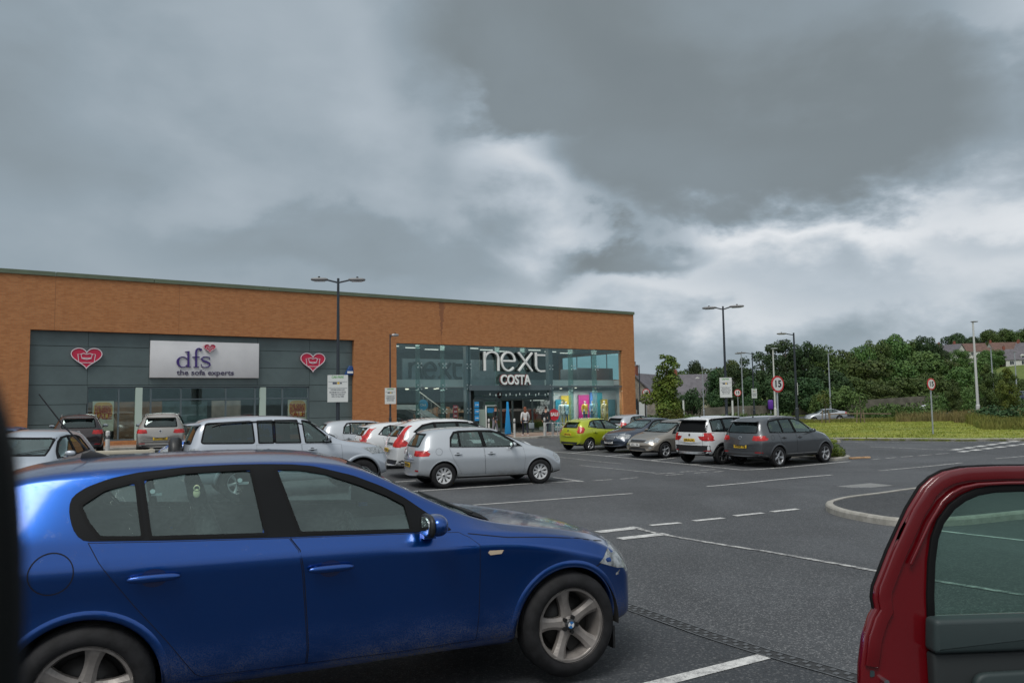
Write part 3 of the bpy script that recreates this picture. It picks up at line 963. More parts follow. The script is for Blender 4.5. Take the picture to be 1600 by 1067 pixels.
    def body(s, name, parent, mat, cuts, snap=True):
        """the painted shell with its openings cut out. cuts: (view, polygon, test)"""
        bm = bmesh.new(); bm.from_mesh(s.me)
        kill = []
        for f in bm.faces:
            c = f.calc_center_median()
            for view, poly, test in cuts:
                a, b = (c.x, c.z) if view in 'RL' else (c.y, c.z)
                if test(c, f.normal) and pip(a, b, poly): kill.append(f); break
        bmesh.ops.delete(bm, geom=kill, context='FACES')
        if snap:
            lim = .05 if s.sp.get('lv', 3) >= 3 else .09
            for v in [v for v in bm.verts if any(e.is_boundary for e in v.link_edges)]:
                best = None
                for view, poly, test in cuts:
                    if not test(v.co, v.normal): continue
                    a, b = (v.co.x, v.co.z) if view in 'RL' else (v.co.y, v.co.z)
                    for i in range(len(poly)):
                        (x0, y0), (x1, y1) = poly[i - 1], poly[i]
                        dx, dy = x1 - x0, y1 - y0
                        t = max(0, min(1, ((a - x0) * dx + (b - y0) * dy) / (dx * dx + dy * dy + 1e-12)))
                        qx, qy = x0 + dx * t, y0 + dy * t; d = math.hypot(qx - a, qy - b)
                        if best is None or d < best[0]: best = (d, view, qx, qy)
                if best and best[0] < lim:
                    _, view, qx, qy = best
                    if view in 'RL':
                        if abs(v.co.y) > .5 * s.sp['W'] / 2 or qy > .8:
                            p, _n = s.lift('R' if v.co.y < 0 else 'L', qx, qy)
                            if (p - v.co).length < .15: v.co = p
                    else:
                        p, _n = s.lift(view, qx, qy)
                        if (p - v.co).length < .15: v.co = p
        for f in bm.faces: f.smooth = True
        me = bpy.data.meshes.new(name); bm.to_mesh(me); bm.free()
        me.materials.clear(); me.materials.append(mat); me.materials.append(m_under)
        zlow = s.sp.get('zunder', .26)
        for p in me.polygons:
            if p.normal.z < -.75 and p.center.z < zlow + .1: p.material_index = 1
        o = bpy.data.objects.new(name, me); COL.objects.link(o); o.parent = parent
        return o

def wheel(parent, x, y, r, wid, rim, style, mat, out=-1, turn=0.0, bmw=False):
    """wheel > tyre, rim; out=-1 faces right"""
    w = bpy.data.objects.new('wheel', None)
    n, hw_, mw_, rw_, twin = style
    side = 48
    # brake disc and hub: the wheel's own mesh
    mb = MB(); mb.lathe([(.02, .085), (rim * .70, .085), (rim * .70, .10), (.02, .10)], n=32)
    mb.lathe([(0.001, .05), (.06, .05), (.06, .11), (.001, .11)], n=20)
    mb.box(rim * .34, rim * .76, .075, .125, -.07, .07)
    mb.lathe([(.001, wid - .05), (rim - .03, wid - .05)], n=32)
    wo = mb.build('wheel', m_disc)
    wo.parent = parent; wo.location = (x, y, r)
    wo.rotation_euler = (0, turn, 0 if out < 0 else PI)
    h = wid / 2
    t = MB()
    prof = [(rim * 1.0, h - .012), (rim + .012, h), (rim + .035, h + .004), (r - .045, h + .002), (r - .018, h - .012), (r - .006, h - .032)]
    tr = prof + [(r, h - .045)]
    for k in range(5):
        yy = (h - .05) * (1 - 2 * (k + .5) / 5); tr += [(r, yy + .012), (r - .007, yy + .009), (r - .007, yy - .009), (r, yy - .012)]
    tr += [(r, -(h - .045))] + [(a, -b) for a, b in prof[::-1]]
    t.lathe([(a, b) for a, b in tr], n=64)
    t.xf(Matrix.Translation((0, h - .02, 0)))
    t.build('tyre', m_tyre, wo)
    m = MB()
    fy = -.012                                   # outer face plane
    m.lathe([(rim + .004, fy - .004), (rim + .006, fy + .006), (rim - .004, fy + .012), (rim - .014, fy + .004), (rim - .018, fy + .02), (rim - .030, fy + .06), (rim - .036, wid - .04)], n=64)
    hub = rim * .235
    k0 = len(m.v)
    for i in range(n):
        offs = [0] if not twin else [-twin, twin]
        for to in offs:
            st = 8; P0, P1 = [], []
            for j in range(st + 1):
                u = j / st; rad = hub * .8 + (rim * .975 - hub * .8) * u
                hwj = (hw_ * (1 - u) ** 2 + 2 * mw_ * u * (1 - u) * 1.0 + rw_ * u * u) * rim
                cy = to * rim * (u ** .8)
                P0.append((rad, cy + hwj)); P1.append((rad, cy - hwj))
            poly = P0 + P1[::-1]; a = 2 * PI * i / n + PI / 2; ca, sa = math.cos(a), math.sin(a)
            m2 = len(P0)
            top, bot = [], []
            for (p, q) in zip(P0, P1):
                u = (p[0] - hub) / (rim - hub)
                d = .030 - .026 * max(0, u) + .010 * math.sin(PI * max(0, min(1, u)))     # dished towards the hub
                mid = ((p[0] + q[0]) / 2, (p[1] + q[1]) / 2)
                for (xx, yy, dep) in ((p[0], p[1], d + .014), (p[0], p[1] * .45 + mid[1] * .55, d), (q[0], q[1] * .45 + mid[1] * .55, d), (q[0], q[1], d + .014), (q[0], q[1], d + .045), (p[0], p[1], d + .045)):
                    top.append((xx * ca - yy * sa, fy + dep, xx * sa + yy * ca))
            fs = []
            for j in range(m2 - 1):
                for k in range(6): fs.append((j * 6 + k, j * 6 + (k + 1) % 6, (j + 1) * 6 + (k + 1) % 6, (j + 1) * 6 + k))
            m.add(top, fs, False)
    m.lathe([(.001, fy + .018), (hub * .42, fy + .018), (hub * .50, fy + .026), (hub * .96, fy + .030), (hub * 1.12, fy + .04), (hub * 1.15, fy + .085)], n=32)
    ro = m.build('rim', mat, wo)
    if bmw:
        b = MB()
        for i in range(5):
            a = 2 * PI * i / 5 + PI / 2 + PI / 5
            b = MB(); b.tube((math.cos(a) * hub * .86, fy + .012, math.sin(a) * hub * .86), (math.cos(a) * hub * .86, fy + .045, math.sin(a) * hub * .86), .0125, n=10); b.build('wheel_bolt', m_gap, wo)
        q = MB(); q.lathe([(.001, fy + .010), (.033, fy + .010), (.035, fy + .016), (.035, fy + .02)], n=28)
        q.build('hub_cap', pmat('roundel_dark', (.02, .022, .025), .3, coat=.5), wo)
        for nm, col, quads in (('roundel_white', (.6, .62, .63), (0, 2)), ('roundel_blue', (.03, .16, .42), (1, 3))):
            q = MB()
            for qd in quads:
                a0 = qd * PI / 2
                vs = [(0, fy + .008, 0)] + [(math.cos(a0 + PI / 2 * j / 6) * .021, fy + .008, math.sin(a0 + PI / 2 * j / 6) * .021) for j in range(7)]
                q.add(vs, [(0, j, j + 1) for j in range(1, 7)])
            q.build('hub_badge', pmat(nm, col, .35), wo)
    else:
        q = MB(); q.lathe([(.001, fy + .012), (.026, fy + .012), (.028, fy + .022)], n=20); q.build('hub_cap', m_alloy_dark, wo)
    return wo

def seat(parent, x, y, z, hgt=.62, bench=0):
    mb = MB()
    w = bench or .25
    k = len(mb.v); ellipsoid(mb, (x, y, z + .08), (.27, w, .10), 16, 8, .55)
    k = len(mb.v); ellipsoid(mb, (0, 0, hgt / 2), (.075, w * .94, hgt / 2), 16, 10, .6)
    mb.xf(Matrix.Translation((x - .24, y, z + .10)) @ Matrix.Rotation(R(-16), 4, 'Y'), k)
    for yy in ([0] if not bench else [-w * .55, w * .55]):
        k = len(mb.v); ellipsoid(mb, (0, yy, hgt + .10), (.05, .125, .085), 14, 8, .7)
        mb.tube((0, yy - .05, hgt - .04), (0, yy - .05, hgt + .08), .006, n=6); mb.tube((0, yy + .05, hgt - .04), (0, yy + .05, hgt + .08), .006, n=6)
        mb.xf(Matrix.Translation((x - .24, y, z + .10)) @ Matrix.Rotation(R(-16), 4, 'Y'), k)
    return mb.build('seat', m_inner, parent)

def place(root, sp, X, Y, head, anchor=None, sink=0.0):
    """stand the car on the ground: anchor (local x, y) is put at world (X, Y); head in degrees right of the view axis"""
    h = R(90 - head); f = Vector((math.cos(h), math.sin(h))); l = Vector((-f.y, f.x))
    ax, ay = anchor if anchor else (sp['wheels'][0], -sp['W'] / 2 + .03)
    o = Vector((X, Y)) - f * ax - l * ay
    x0, x1 = sp['wheels']; tw = sp['W'] / 2 - .12
    def w(x, y): q = o + f * x + l * y; return Vector((q.x, q.y, gz(q.x, q.y)))
    rr, rl, fr, fl = w(x0, -tw), w(x0, tw), w(x1, -tw), w(x1, tw)
    fx = ((fr + fl) / 2 - (rr + rl) / 2).normalized(); ly = ((rl + fl) / 2 - (rr + fr) / 2).normalized()
    up = fx.cross(ly).normalized(); ly = up.cross(fx)
    c = (rr + rl + fr + fl) / 4
    org = c - fx * ((x0 + x1) / 2) - up * sink
    root.matrix_world = Matrix((fx, ly, up)).transposed().to_4x4()
    root.matrix_world.translation = org
    M = Matrix((fx, ly, up)).transposed().to_4x4(); M.translation = org
    root.matrix_world = M
    return root

def mirror_poly(p): return [(-a, b) for a, b in p][::-1]

def build_car(sp, name, label, cat, paint, group=None, lower=None):
    root = thing(name, label, cat, group=group)
    S = Skin(sp); sp['skin'] = S
    L, W, H = sp['L'], sp['W'], sp['H']; hw = W / 2; r = sp['r']; x0, x1 = sp['wheels']
    gl = sp.get('glass', g_car); gl2 = sp.get('glass2', gl)
    ag = sp.get('ag', .045)
    cuts = []; adx, adz = sp.get('adx', 0), sp.get('adz', 0); wz = sp.get('wz', 0); adz += wz
    def arch(xw, rad, z_low=-.2, n=28):
        xw += adx; rz = r + adz
        return [(xw - rad, z_low)] + [(xw - rad * math.cos(PI * i / n), rz + rad * math.sin(PI * i / n)) for i in range(n + 1)] + [(xw + rad, z_low)]
    arches = [arch(x0, r + ag), arch(x1, r + ag)]
    for a in arches: cuts.append(('R', a, lambda c, n: abs(c.y) > .42))
    panes = [p if isinstance(p, list) else p for p in sp['panes']]
    zmin = min(b for p in panes for a, b in p) - .05
    for p in panes: cuts.append(('R', p, lambda c, n, z=zmin: c.z > z and abs(n.y) > .25))
    ws, bg = sp.get('screen'), sp.get('rear_glass')
    if ws: cuts.append(('F', ws, lambda c, n: c.x > L * .5 and n.x > .15 and c.z > ws[0][1] - .05))
    if bg: cuts.append(('B', bg, lambda c, n: c.x < L * .35 and n.x < -.15))
    S.body('body', root, paint, cuts)
    grid = sp.get('grid', .09)
    # arches: liner and lip
    for sgn in (-1, 1):
        for xw in (x0, x1):
            mb = MB()
            ra = r + ag
            mb.lathe([(ra + .004, (hw - .03) * sgn), (ra + .012, .40 * sgn)], (xw + adx, 0, r + adz), 'Y', 24, -.10, PI + .10)
            n = 24; k = len(mb.v)
            disc = [(xw + adx + (ra + .01) * math.cos(-.10 + (PI + .2) * i / n),   .41 * sgn, r + adz + (ra + .01) * math.sin(-.10 + (PI + .2) * i / n)) for i in range(n + 1)]
            mb.add(disc, [tuple(range(n + 1))])
            mb.build('wheel_arch_liner', m_under, root)
    for view in ('R', 'L'):
        for xw in (x0, x1):
            n = 26; r_real = r; xw = xw + adx; r = r + adz; ag_ = ag; ag = r_real + ag_ - r; V0 = [(xw - (r + ag - .002) * math.cos(PI * i / n), r + (r + ag - .002) * math.sin(PI * i / n)) for i in range(n + 1)]
            V0 = [(xw - (r + ag - .002), r - .08)] + V0 + [(xw + (r + ag - .002), r - .08)]
            wl = sp.get('lip', .028)
            V1 = [(xw - (r + ag + wl) * math.cos(PI * i / n), r + (r + ag + wl) * math.sin(PI * i / n)) for i in range(n + 1)]
            V1 = [(xw - (r + ag + wl), r - .08)] + V1 + [(xw + (r + ag + wl), r - .08)]
            vs, fs = [], []
            for (p0, p1) in zip(V0, V1):
                a, na = S.lift(view, *p1, .001); b, nb = S.lift(view, (p0[0] * .35 + p1[0] * .65), (p0[1] * .35 + p1[1] * .65), sp.get('lipo', .006)); c, nc = S.lift(view, *p0, sp.get('lipo', .006) * .8)
                d = c - nc * .04
                vs += [a, b, c, d]
            for i in range(len(V0) - 1):
                for k in range(3): fs.append((i * 4 + k, i * 4 + k + 1, (i + 1) * 4 + k + 1, (i + 1) * 4 + k))
            r = r_real; ag = ag_
            mb = MB(); mb.add(vs, fs, True); mb.build('wheel_arch_trim', sp.get('lip_mat', paint), root)
    # glass and seals
    dlo = sp.get('dlo')
    for view in ('R', 'L'):
        if dlo:
            S.patch('window_surround', [(view, dlo, [inset(p, -.004) for p in panes])], .0035, sp.get('dlo_mat', m_gloss_black), root, grid, .006)
        for p in panes:
            f = S.patch('window', [(view, inset(p, .002))], -.006, gl2 if sp.get('rear_dark') and max(a for a, b in p) < sp['rear_dark'] else gl, root, grid)
            S.patch('window_seal', [(view, inset(p, -.010), [inset(p, sp.get('seal', .016))])], .005, m_seal, f, grid, .012)
    if ws:
        f = S.patch('windscreen', [('F', inset(ws, .003))], -.004, gl, root, grid)
        S.patch('screen_seal', [('F', inset(ws, -.012), [inset(ws, .022)])], .003, m_seal, f, grid)
    if bg:
        f = S.patch('rear_window', [('B', inset(bg, .003))], -.004, gl2, root, grid)
        S.patch('screen_seal', [('B', inset(bg, -.014), [inset(bg, .02)])], .003, m_seal, f, grid)
    # side gaps and doors
    for view in ('R', 'L'):
        sg = -1 if view == 'R' else 1
        for d in sp.get('doors', []):
            S.patch('door', [(view, inset(d, .0022))], .0045, paint, root, sp.get('dgrid', .06), .006)
            S.patch('door_gap', [(view, inset(d, -.0012), [inset(d, .0032)])], .0036, m_gap, root, .05)
        for (hx, hz) in sp.get('handles', []):
            mb = MB(); p, n = S.lift(view, hx, hz)
            hc = sp.get('hcup', .8); e = [(hx + .065 * hc * math.cos(2 * PI * i / 20), hz - .004 + .048 * hc * math.sin(2 * PI * i / 20)) for i in range(20)]
            S.patch('recess_shade', [(view, e)], .0064, sp.get('cup_mat', m_under), root, .03)  # flat dark disc on the door, shade of the grip recess put into its colour
            hl = sp.get('hlen', .105); q = MB(); ellipsoid(q, (p.x, p.y + sg * .034, p.z), (hl, .017, hl * .155), 18, 8, .75)
            q.tube((p.x - .075, p.y, p.z), (p.x - .075, p.y + sg * .03, p.z), .013, n=8); q.tube((p.x + .08, p.y, p.z), (p.x + .08, p.y + sg * .03, p.z), .011, n=8)
            q.build('door_handle', sp.get('handle_mat', paint), root)
        mx, mz = sp['mirror']
        p, n = S.lift(view, mx, mz)
        y_ = p.y
        q = MB(); ellipsoid(q, (mx + .03, y_ + sg * .150, mz + .045), (.062, .11, .062), 20, 12, .85)
        q.box(mx - .02, mx + .05, min(y_ - sg * .02, y_ + sg * .09), max(y_ - sg * .02, y_ + sg * .09), mz - .04, mz - .01)
        mm = q.build('door_mirror', sp.get('mirror_mat', paint), root)
        q = MB(); ellipsoid(q, (mx - .018, y_ + sg * .152, mz + .045), (.022, .112, .066), 18, 10, .7); q.build('mirror_housing', m_black, mm)
        q = MB(); ellipsoid(q, (mx - .038, y_ + sg * .152, mz + .045), (.006, .095, .054), 18, 10, .7); q.build('mirror_glass', m_mirror, mm)
        for pc in sp.get('side_trim', []):
            S.patch(pc[0], [(view, pc[1])], pc[2], pc[3], root, grid, .004)
    for g_, mat_, off in ((sp.get('fuel'), m_gap, .003),):
        if g_:
            cx, cz, cr_ = g_
            c0 = [(cx + cr_ * math.cos(2 * PI * i / 32), cz + cr_ * math.sin(2 * PI * i / 32)) for i in range(32)]
            c1 = [(cx + (cr_ - .005) * math.cos(2 * PI * i / 32), cz + (cr_ - .005) * math.sin(2 * PI * i / 32)) for i in range(32)]
            S.patch('fuel_flap', [('R', c0, [c1])], off, mat_, root, .04)
    # lamps
    for nm, mat_, views in sp.get('lamps', []):
        for sg in (-1, 1):
            pcs = []
            for v, poly in views:
                if v in 'RL': pcs.append(('R' if sg < 0 else 'L', poly))
                else: pcs.append((v, poly if sg < 0 else mirror_poly(poly)))
            S.patch(nm, pcs, .006, mat_, root, .05, .012)
    for it in sp.get('face', []):                # centred items: name, view, polygon, offset, material
        S.patch(it[0], [(it[1], it[2])], it[3], it[4], root, .08, .006)
    for (nm, view, z, w_, h_, txt) in sp.get('plates', []):
        p, n = S.lift(view, 0, z); s_ = -1 if view == 'B' else 1
        q = MB(); q.box(p.x + s_ * .004 - .004, p.x + s_ * .014 + .004, -w_ / 2, w_ / 2, z - h_ / 2, z + h_ / 2)
        pl = q.build('number_plate', m_plate_y if view == 'B' else m_plate_w, root, .003)
        M = Matrix.Translation((p.x + s_ * .0195, 0, z)) @ Matrix.Rotation(s_ * PI / 2, 4, 'Z') @ Matrix.Rotation(PI / 2, 4, 'X')
        text_obj('plate_lettering', txt, m_ink, pl, M, .095, .0004, .0025, width=w_ * .86)
    for (view, z, rb) in sp.get('badge', []):
        p, n = S.lift(view, 0, z); q = MB(); q.tube(p - n * .004, p + n * .010, rb, n=24)
        bd = q.build('badge', m_chrome, root)
        q = MB(); q.tube(p + n * .009, p + n * .012, rb * .78, n=24); q.build('badge_centre', m_alloy_dark, bd)
    # wheels
    wy = hw - sp.get('winset', .035); st = sp.get('spokes', (5, .16, .10, .15, 0)); tw = sp.get('tw', .205)
    for xw in (x0, x1):
        for out in (-1, 1):
            wheel(root, xw, wy * out, r, tw, sp.get('rim', .225), st, sp.get('rim_mat', m_alloy), out, R(sp.get('turn', 20) + 17 * xw), sp.get('bmw', False)).location.z += wz
    # cabin
    zf = sp.get('zfloor', .32)
    q = MB(); q.box(x0 + .30, x1 - .35, -hw * .80, hw * .80, zf - .03, zf)
    q.box(x0 - .30, x0 + .32, -hw * .52, hw * .52, zf + .28, zf + .31)
    q.build('cabin_floor', m_inner2, root)
    cx = sp['cowl']
    q = MB(); zb = sp.get('zdash', .90)
    q.prism([(cx - .62, zb - .10), (cx - .50, zb), (cx + .02, zb + .0), (cx + .02, zb - .35), (cx - .45, zb - .35)], -hw * .76, hw * .76)
    q.build('dashboard', m_inner2, root, .02)
    sx = sp.get('seatx', cx - 1.15)
    seat(root, sx, -.36, zf + .12); seat(root, sx, .36, zf + .12)
    seat(root, sx - .85, 0, zf + .14, .50, bench=hw * .66)
    q = MB(); q.path([(cx - .66 + .03 * math.sin(2 * PI * i / 24) * -2, -.36 + .185 * math.cos(2 * PI * i / 24), zb + .0 + .17 * math.sin(2 * PI * i / 24)) for i in range(25)], .014, 6, False)
    q.tube((cx - .60, -.36, zb - .02), (cx - .30, -.36, zb - .08), .03, n=8); q.box(cx - .66, cx - .63, -.53, -.19, zb - .03, zb + .02)
    q.build('steering_wheel', m_inner2, root)
    q = MB(); ellipsoid(q, (sp['mirror'][0] - .25, 0, H - .17), (.02, .12, .035), 12, 8, .7); q.build('inner_mirror', m_inner2, root)
    # wipers
    for yy in (-.55, .12):
        if ws:
            p, _ = S.lift('T', cx - .02, yy, .02); pts = []
            zs = min(b for a, b in ws)
            for i in range(9):
                a = yy + .065 * i; a = min(a, hw * .8)
                pp, nn = S.lift('F', a, zs + .015 + .012 * i, .016); pts.append(pp)
            q = MB(); q.path(pts, .008, 5); q.build('wiper', m_black, root)
    if sp.get('rails'):
        ra, rb, ry = sp['rails']
        for sg in (-1, 1):
            pts = []
            for i in range(13):
                x = ra + (rb - ra) * i / 12; p, n = S.lift('T', x, sg * ry, 0)
                pts.append((p.x, p.y, p.z + (.045 if 0 < i < 12 else .0)))
            q = MB(); q.path(pts, .014, 8)
            for i in (1, 6, 11): q.tube((pts[i][0], pts[i][1], pts[i][2] - .06), pts[i], .014, n=8)
            q.build('roof_rail', sp.get('rail_mat', m_black), root)
    if sp.get('aerial'):
        ax, ln = sp['aerial']; p, n = S.lift('T', ax, 0)
        q = MB(); q.path([(p.x, 0, p.z), (p.x - ln * .35, 0, p.z + ln * .6), (p.x - ln * .62, 0, p.z + ln)], [.006, .004, .003], 6); ellipsoid(q, (p.x, 0, p.z), (.05, .022, .022), 12, 6)
        q.build('aerial', m_black, root)
    if sp.get('spoiler'):
        a, b, wd = sp['spoiler']; q = MB()
        pz = S.lift('T', b, 0)[0].z
        q.prism([(a, pz - .035), (a, pz - .02), (b, pz + .012), (b + .06, pz - .01), (b, pz - .05)], -wd, wd); q.build('spoiler', sp.get('spoiler_mat', paint), root, .008)
    return root
# ------------------------------------------------------------------ the blue hatchback in the foreground
m_blue = paint_mat('blue_paint', (.002, .058, .275), .28, dirt=1.0, wet=1.0, metal=.86)
E87 = dict(L=4.23, W=1.751, H=1.462, r=.317, rim=.222, wheels=(.807, 3.467), lv=3, cowl=2.90, grid=.06, dgrid=.04, ag=.036, adx=-.006, adz=.0, wz=.044, hlen=.125, hcup=.95, cup_mat=paint_mat('blue_recess_shade', (.001, .012, .08), .4), winset=.022, tw=.205,  # cup_mat: darker blue painted in for the shade inside the handle cups
    rows=[(0.0, .78, .72, .80, .62, .34), (.05, 1.07, .93, .88, .66, .29), (.14, 1.25, 1.05, .95, .66, .25), (.34, 1.412, 1.09, .985, .70, .25),
          (.70, 1.447, 1.085, .995, .715, .25), (1.10, 1.458, 1.06, 1.0, .73, .25), (1.60, 1.462, 1.035, 1.0, .735, .245), (1.95, 1.447, 1.02, 1.0, .735, .24),
          (2.20, 1.405, 1.005, 1.0, .74, .24), (2.55, 1.215, .99, 1.0, .78, .24), (2.90, 1.03, .965, .995, .80, .24),
          (3.15, .985, .94, .99, .80, .24), (3.60, .925, .885, .985, .78, .24), (3.93, .85, .81, .95, .70, .25), (4.12, .74, .71, .90, .62, .27), (4.23, .58, .55, .84, .55, .31)],
    crease=lambda x: (.952 - .012 * x if x < 2.2 else .926 - .045 * (x - 2.2)) if x < 3.2 else .875 - .20 * (x - 3.2), cr={4: .88, 5: .45, 6: .62}, wb=.935, edge=.045, tuck=.968, flare=.012, lip=.04, lipo=.006,
    panes=[rounded([(.757, 1.245), (.86, 1.314), (1.003, 1.347), (1.047, 1.078), (.854, 1.092), (.80, 1.16)], .015, 2),
           rounded([(1.085, 1.075), (1.036, 1.357), (1.244, 1.382), (1.577, 1.387), (1.645, 1.049)], [.01, .01, .03, .01, .01], 2),
           rounded([(1.825, 1.041), (1.711, 1.382), (1.85, 1.372), (1.987, 1.344), (2.184, 1.272), (2.333, 1.207), (2.441, 1.145), (2.456, 1.009)], .012, 2)],
    dlo=rounded([(.708, 1.215), (.710, 1.283), (.774, 1.330), (.888, 1.370), (1.018, 1.393), (1.243, 1.410), (1.48, 1.413), (1.639, 1.410), (1.80, 1.402), (1.924, 1.387), (2.148, 1.325), (2.31, 1.257), (2.445, 1.184), (2.55, 1.106), (2.713, .987), (2.47, .996), (1.741, 1.026), (1.139, 1.057), (.779, 1.080), (.735, 1.13)], .03, 2),
    screen=[(-.62, 1.015), (.62, 1.015), (.57, 1.24), (.50, 1.375), (-.50, 1.375), (-.57, 1.24)], rear_glass=[(-.50, 1.10), (.50, 1.10), (.44, 1.33), (-.44, 1.33)],
    doors=[[(1.772, 1.019), (1.819, .956), (1.838, .85), (1.846, .768), (1.873, .432), (1.869, .345), (2.40, .333), (2.852, .340), (2.860, .50), (2.862, .735), (2.858, .90), (2.80, .945), (2.74, .975), (2.47, .989)],
           [(.805, 1.070), (.857, .976), (1.021, .75), (1.171, .562), (1.306, .373), (1.34, .352), (1.862, .345), (1.866, .432), (1.838, .768), (1.830, .85), (1.811, .954), (1.764, 1.019), (1.14, 1.050)]],
    handles=[(1.105, .888), (1.98, .852)], mirror=(2.525, 1.005), fuel=(.655, .942, .098), bmw=True, rim_mat=m_alloy_dirty, spokes=(5, .20, .075, .25, 0), glass=g_wet, seal=.006,
    lamps=[('headlight', m_lens, [('R', [(3.69, .715), (3.78, .785), (3.95, .80), (4.12, .70), (4.08, .63), (3.84, .665)]), ('F', [(-.80, .62), (-.74, .76), (-.45, .78), (-.40, .66)])]),
           ('side_indicator', m_amber, [('R', [(2.911, .850), (2.922, .862), (3.010, .858), (2.998, .838), (2.925, .836)])]),
           ('rear_lamp', m_red, [('R', [(.06, .93), (.20, .95), (.22, .81), (.05, .79)]), ('B', [(-.80, .79), (-.80, .95), (-.50, .95), (-.50, .79)])])],
    face=[('grille', 'F', rounded([(-.25, .54), (-.25, .68), (-.02, .70), (-.02, .54)], .03), .006, m_black), ('grille', 'F', rounded([(.02, .54), (.02, .70), (.25, .68), (.25, .54)], .03), .006, m_black),
          ('lower_grille', 'F', [(-.50, .34), (-.45, .46), (.45, .46), (.50, .34)], .004, m_black)],
    plates=[('p', 'F', .50, .52, .11, 'WM06 XKB'), ('p', 'B', .66, .52, .11, 'WM06 XKB')], turn=0)
car = build_car(E87, 'blue_hatchback', 'shiny dark blue five-door hatchback filling the foreground, wet with rain', 'car', m_blue)
place(car, E87, -2.095, 3.82, 66.1, None, .002)
SK = E87['skin']
def extras():
    S = SK
    # shark-fin aerial base and whip at the rear of the roof
    p, n = S.lift('T', .74, 0.0)
    q = MB(); q.prism([(p.x - .06, p.z - .01), (p.x - .05, p.z + .03), (p.x - .01, p.z + .045), (p.x + .14, p.z - .012)], -.018, .018)
    a = q.build('aerial_base', m_black, car, .008)
    q = MB(); q.path([(p.x - .01, 0, p.z + .03), (p.x - .15, 0, p.z + .19), (p.x - .28, 0, p.z + .375)], [.0055, .0045, .004], 8); q.build('aerial_whip', m_black, a)
    # bonnet shut line along the wing, and sill seam
    pts = [(2.80, .965), (3.05, .925), (3.30, .905), (3.55, .875), (3.80, .82)]
    for view in ('R', 'L'):
        top = [(a, b + .0022) for a, b in pts]; bot = [(a, b - .0022) for a, b in pts]
        S.patch('bonnet_gap', [(view, top + bot[::-1])], .0012, m_gap, car, .1)
        sill = [(1.22, .305), (1.9, .275), (2.6, .255), (3.10, .262)]
        S.patch('sill', [(view, [(1.22, .33), (1.9, .335), (2.6, .325), (3.09, .33), (3.09, .262), (2.6, .255), (1.9, .258), (1.20, .265)])], .012, m_blue, car, .06, .02)
        S.patch('bumper_gap', [(view, [(3.70, .708), (3.66, .690), (3.655, .693), (3.695, .714)])], .0015, m_gap, car, .1)
        sg = -1 if view == 'R' else 1
    for y0 in (-.62, .62):
        L_ = [(0.62, y0), (1.1, y0 * 1.02), (1.7, y0 * 1.02), (2.25, y0 * 1.0)]
        w_ = [(a, b + .003) for a, b in L_] + [(a, b - .003) for a, b in L_[::-1]]
    # sunshade clips and a pale duck shade hook on the rear door glass
    for (x, z) in ((1.085, 1.30), (1.52, 1.335)):
        p, n = S.lift('R', x, z, -.02); q = MB(); q.tube(p, p + n * .008, .013, n=16); q.box(p.x - .006, p.x + .045, p.y - .004, p.y + .004, p.z - .02, p.z - .006)
        q.build('suction_cup', pmat('sucker', (.35, .42, .44), .2, coat=1), car)
    p, n = S.lift('R', 1.30, 1.285, -.03); q = MB()
    ellipsoid(q, (p.x, p.y, p.z), (.018, .006, .024), 14, 8); q.lathe([(.012, -.006), (.017, -.006), (.017, .004), (.012, .004), (.012, -.006)], (p.x, p.y, p.z + .028), 'Y', 16)
    q.build('air_freshener', pmat('cream_plastic', (.75, .72, .45), .5), car)
    # key barrel on the front door handle
    p, n = S.lift('R', 1.90, .852); q = MB(); q.tube((p.x, p.y - .040, p.z), (p.x, p.y - .046, p.z), .009, n=14); q.build('door_lock', m_chrome, car)
    # black plastic skirt seam under the bumper
    for sg in (-1, 1):
        mud = MB(); mud.box(3.80, 3.815, min(sg * .80, sg * .66), max(sg * .80, sg * .66), .16, .30); mud.build('air_deflector', m_black, car)
extras()

# ------------------------------------------------------------------ the other cars
def lerp_list(L_, x):
    if x <= L_[0][0]: return L_[0][1]
    for (a, b), (c, d) in zip(L_[:-1], L_[1:]):
        if x <= c: return b + (d - b) * (x - a) / (c - a)
    return L_[-1][1]
def mk(L, W, H, top, belt, rw=.66, bot=.20, **kw):
    rows = []
    iroof = max(i for i, (x, z) in enumerate(top) if z > H - .15)
    xr = top[iroof][0]; xc = kw['cowl']
    for x, z in top:
        w = min(lerp_list([(0, .86), (.12, .94), (.4, .985), (.8, 1.0)], x), lerp_list([(0, .84), (.12, .90), (.35, .955), (.9, .99), (1.4, 1.0)], L - x))
        wr = lerp_list([(0, rw * .97), (.4, rw * .98), (1.0, rw), (xr, rw), (xc, .80), (L - .6, .77), (L - .25, .70), (L, .56)], x)
        zb = min(lerp_list(belt, x), z - .035)
        rows.append((x, z, zb, w, wr, bot + lerp_list([(0, .10), (.2, .05), (.6, 0)], min(x, L - x))))
    d = dict(L=L, W=W, H=H, rows=rows, lv=2, grid=.12, dgrid=.12)
    d.update(kw); return d

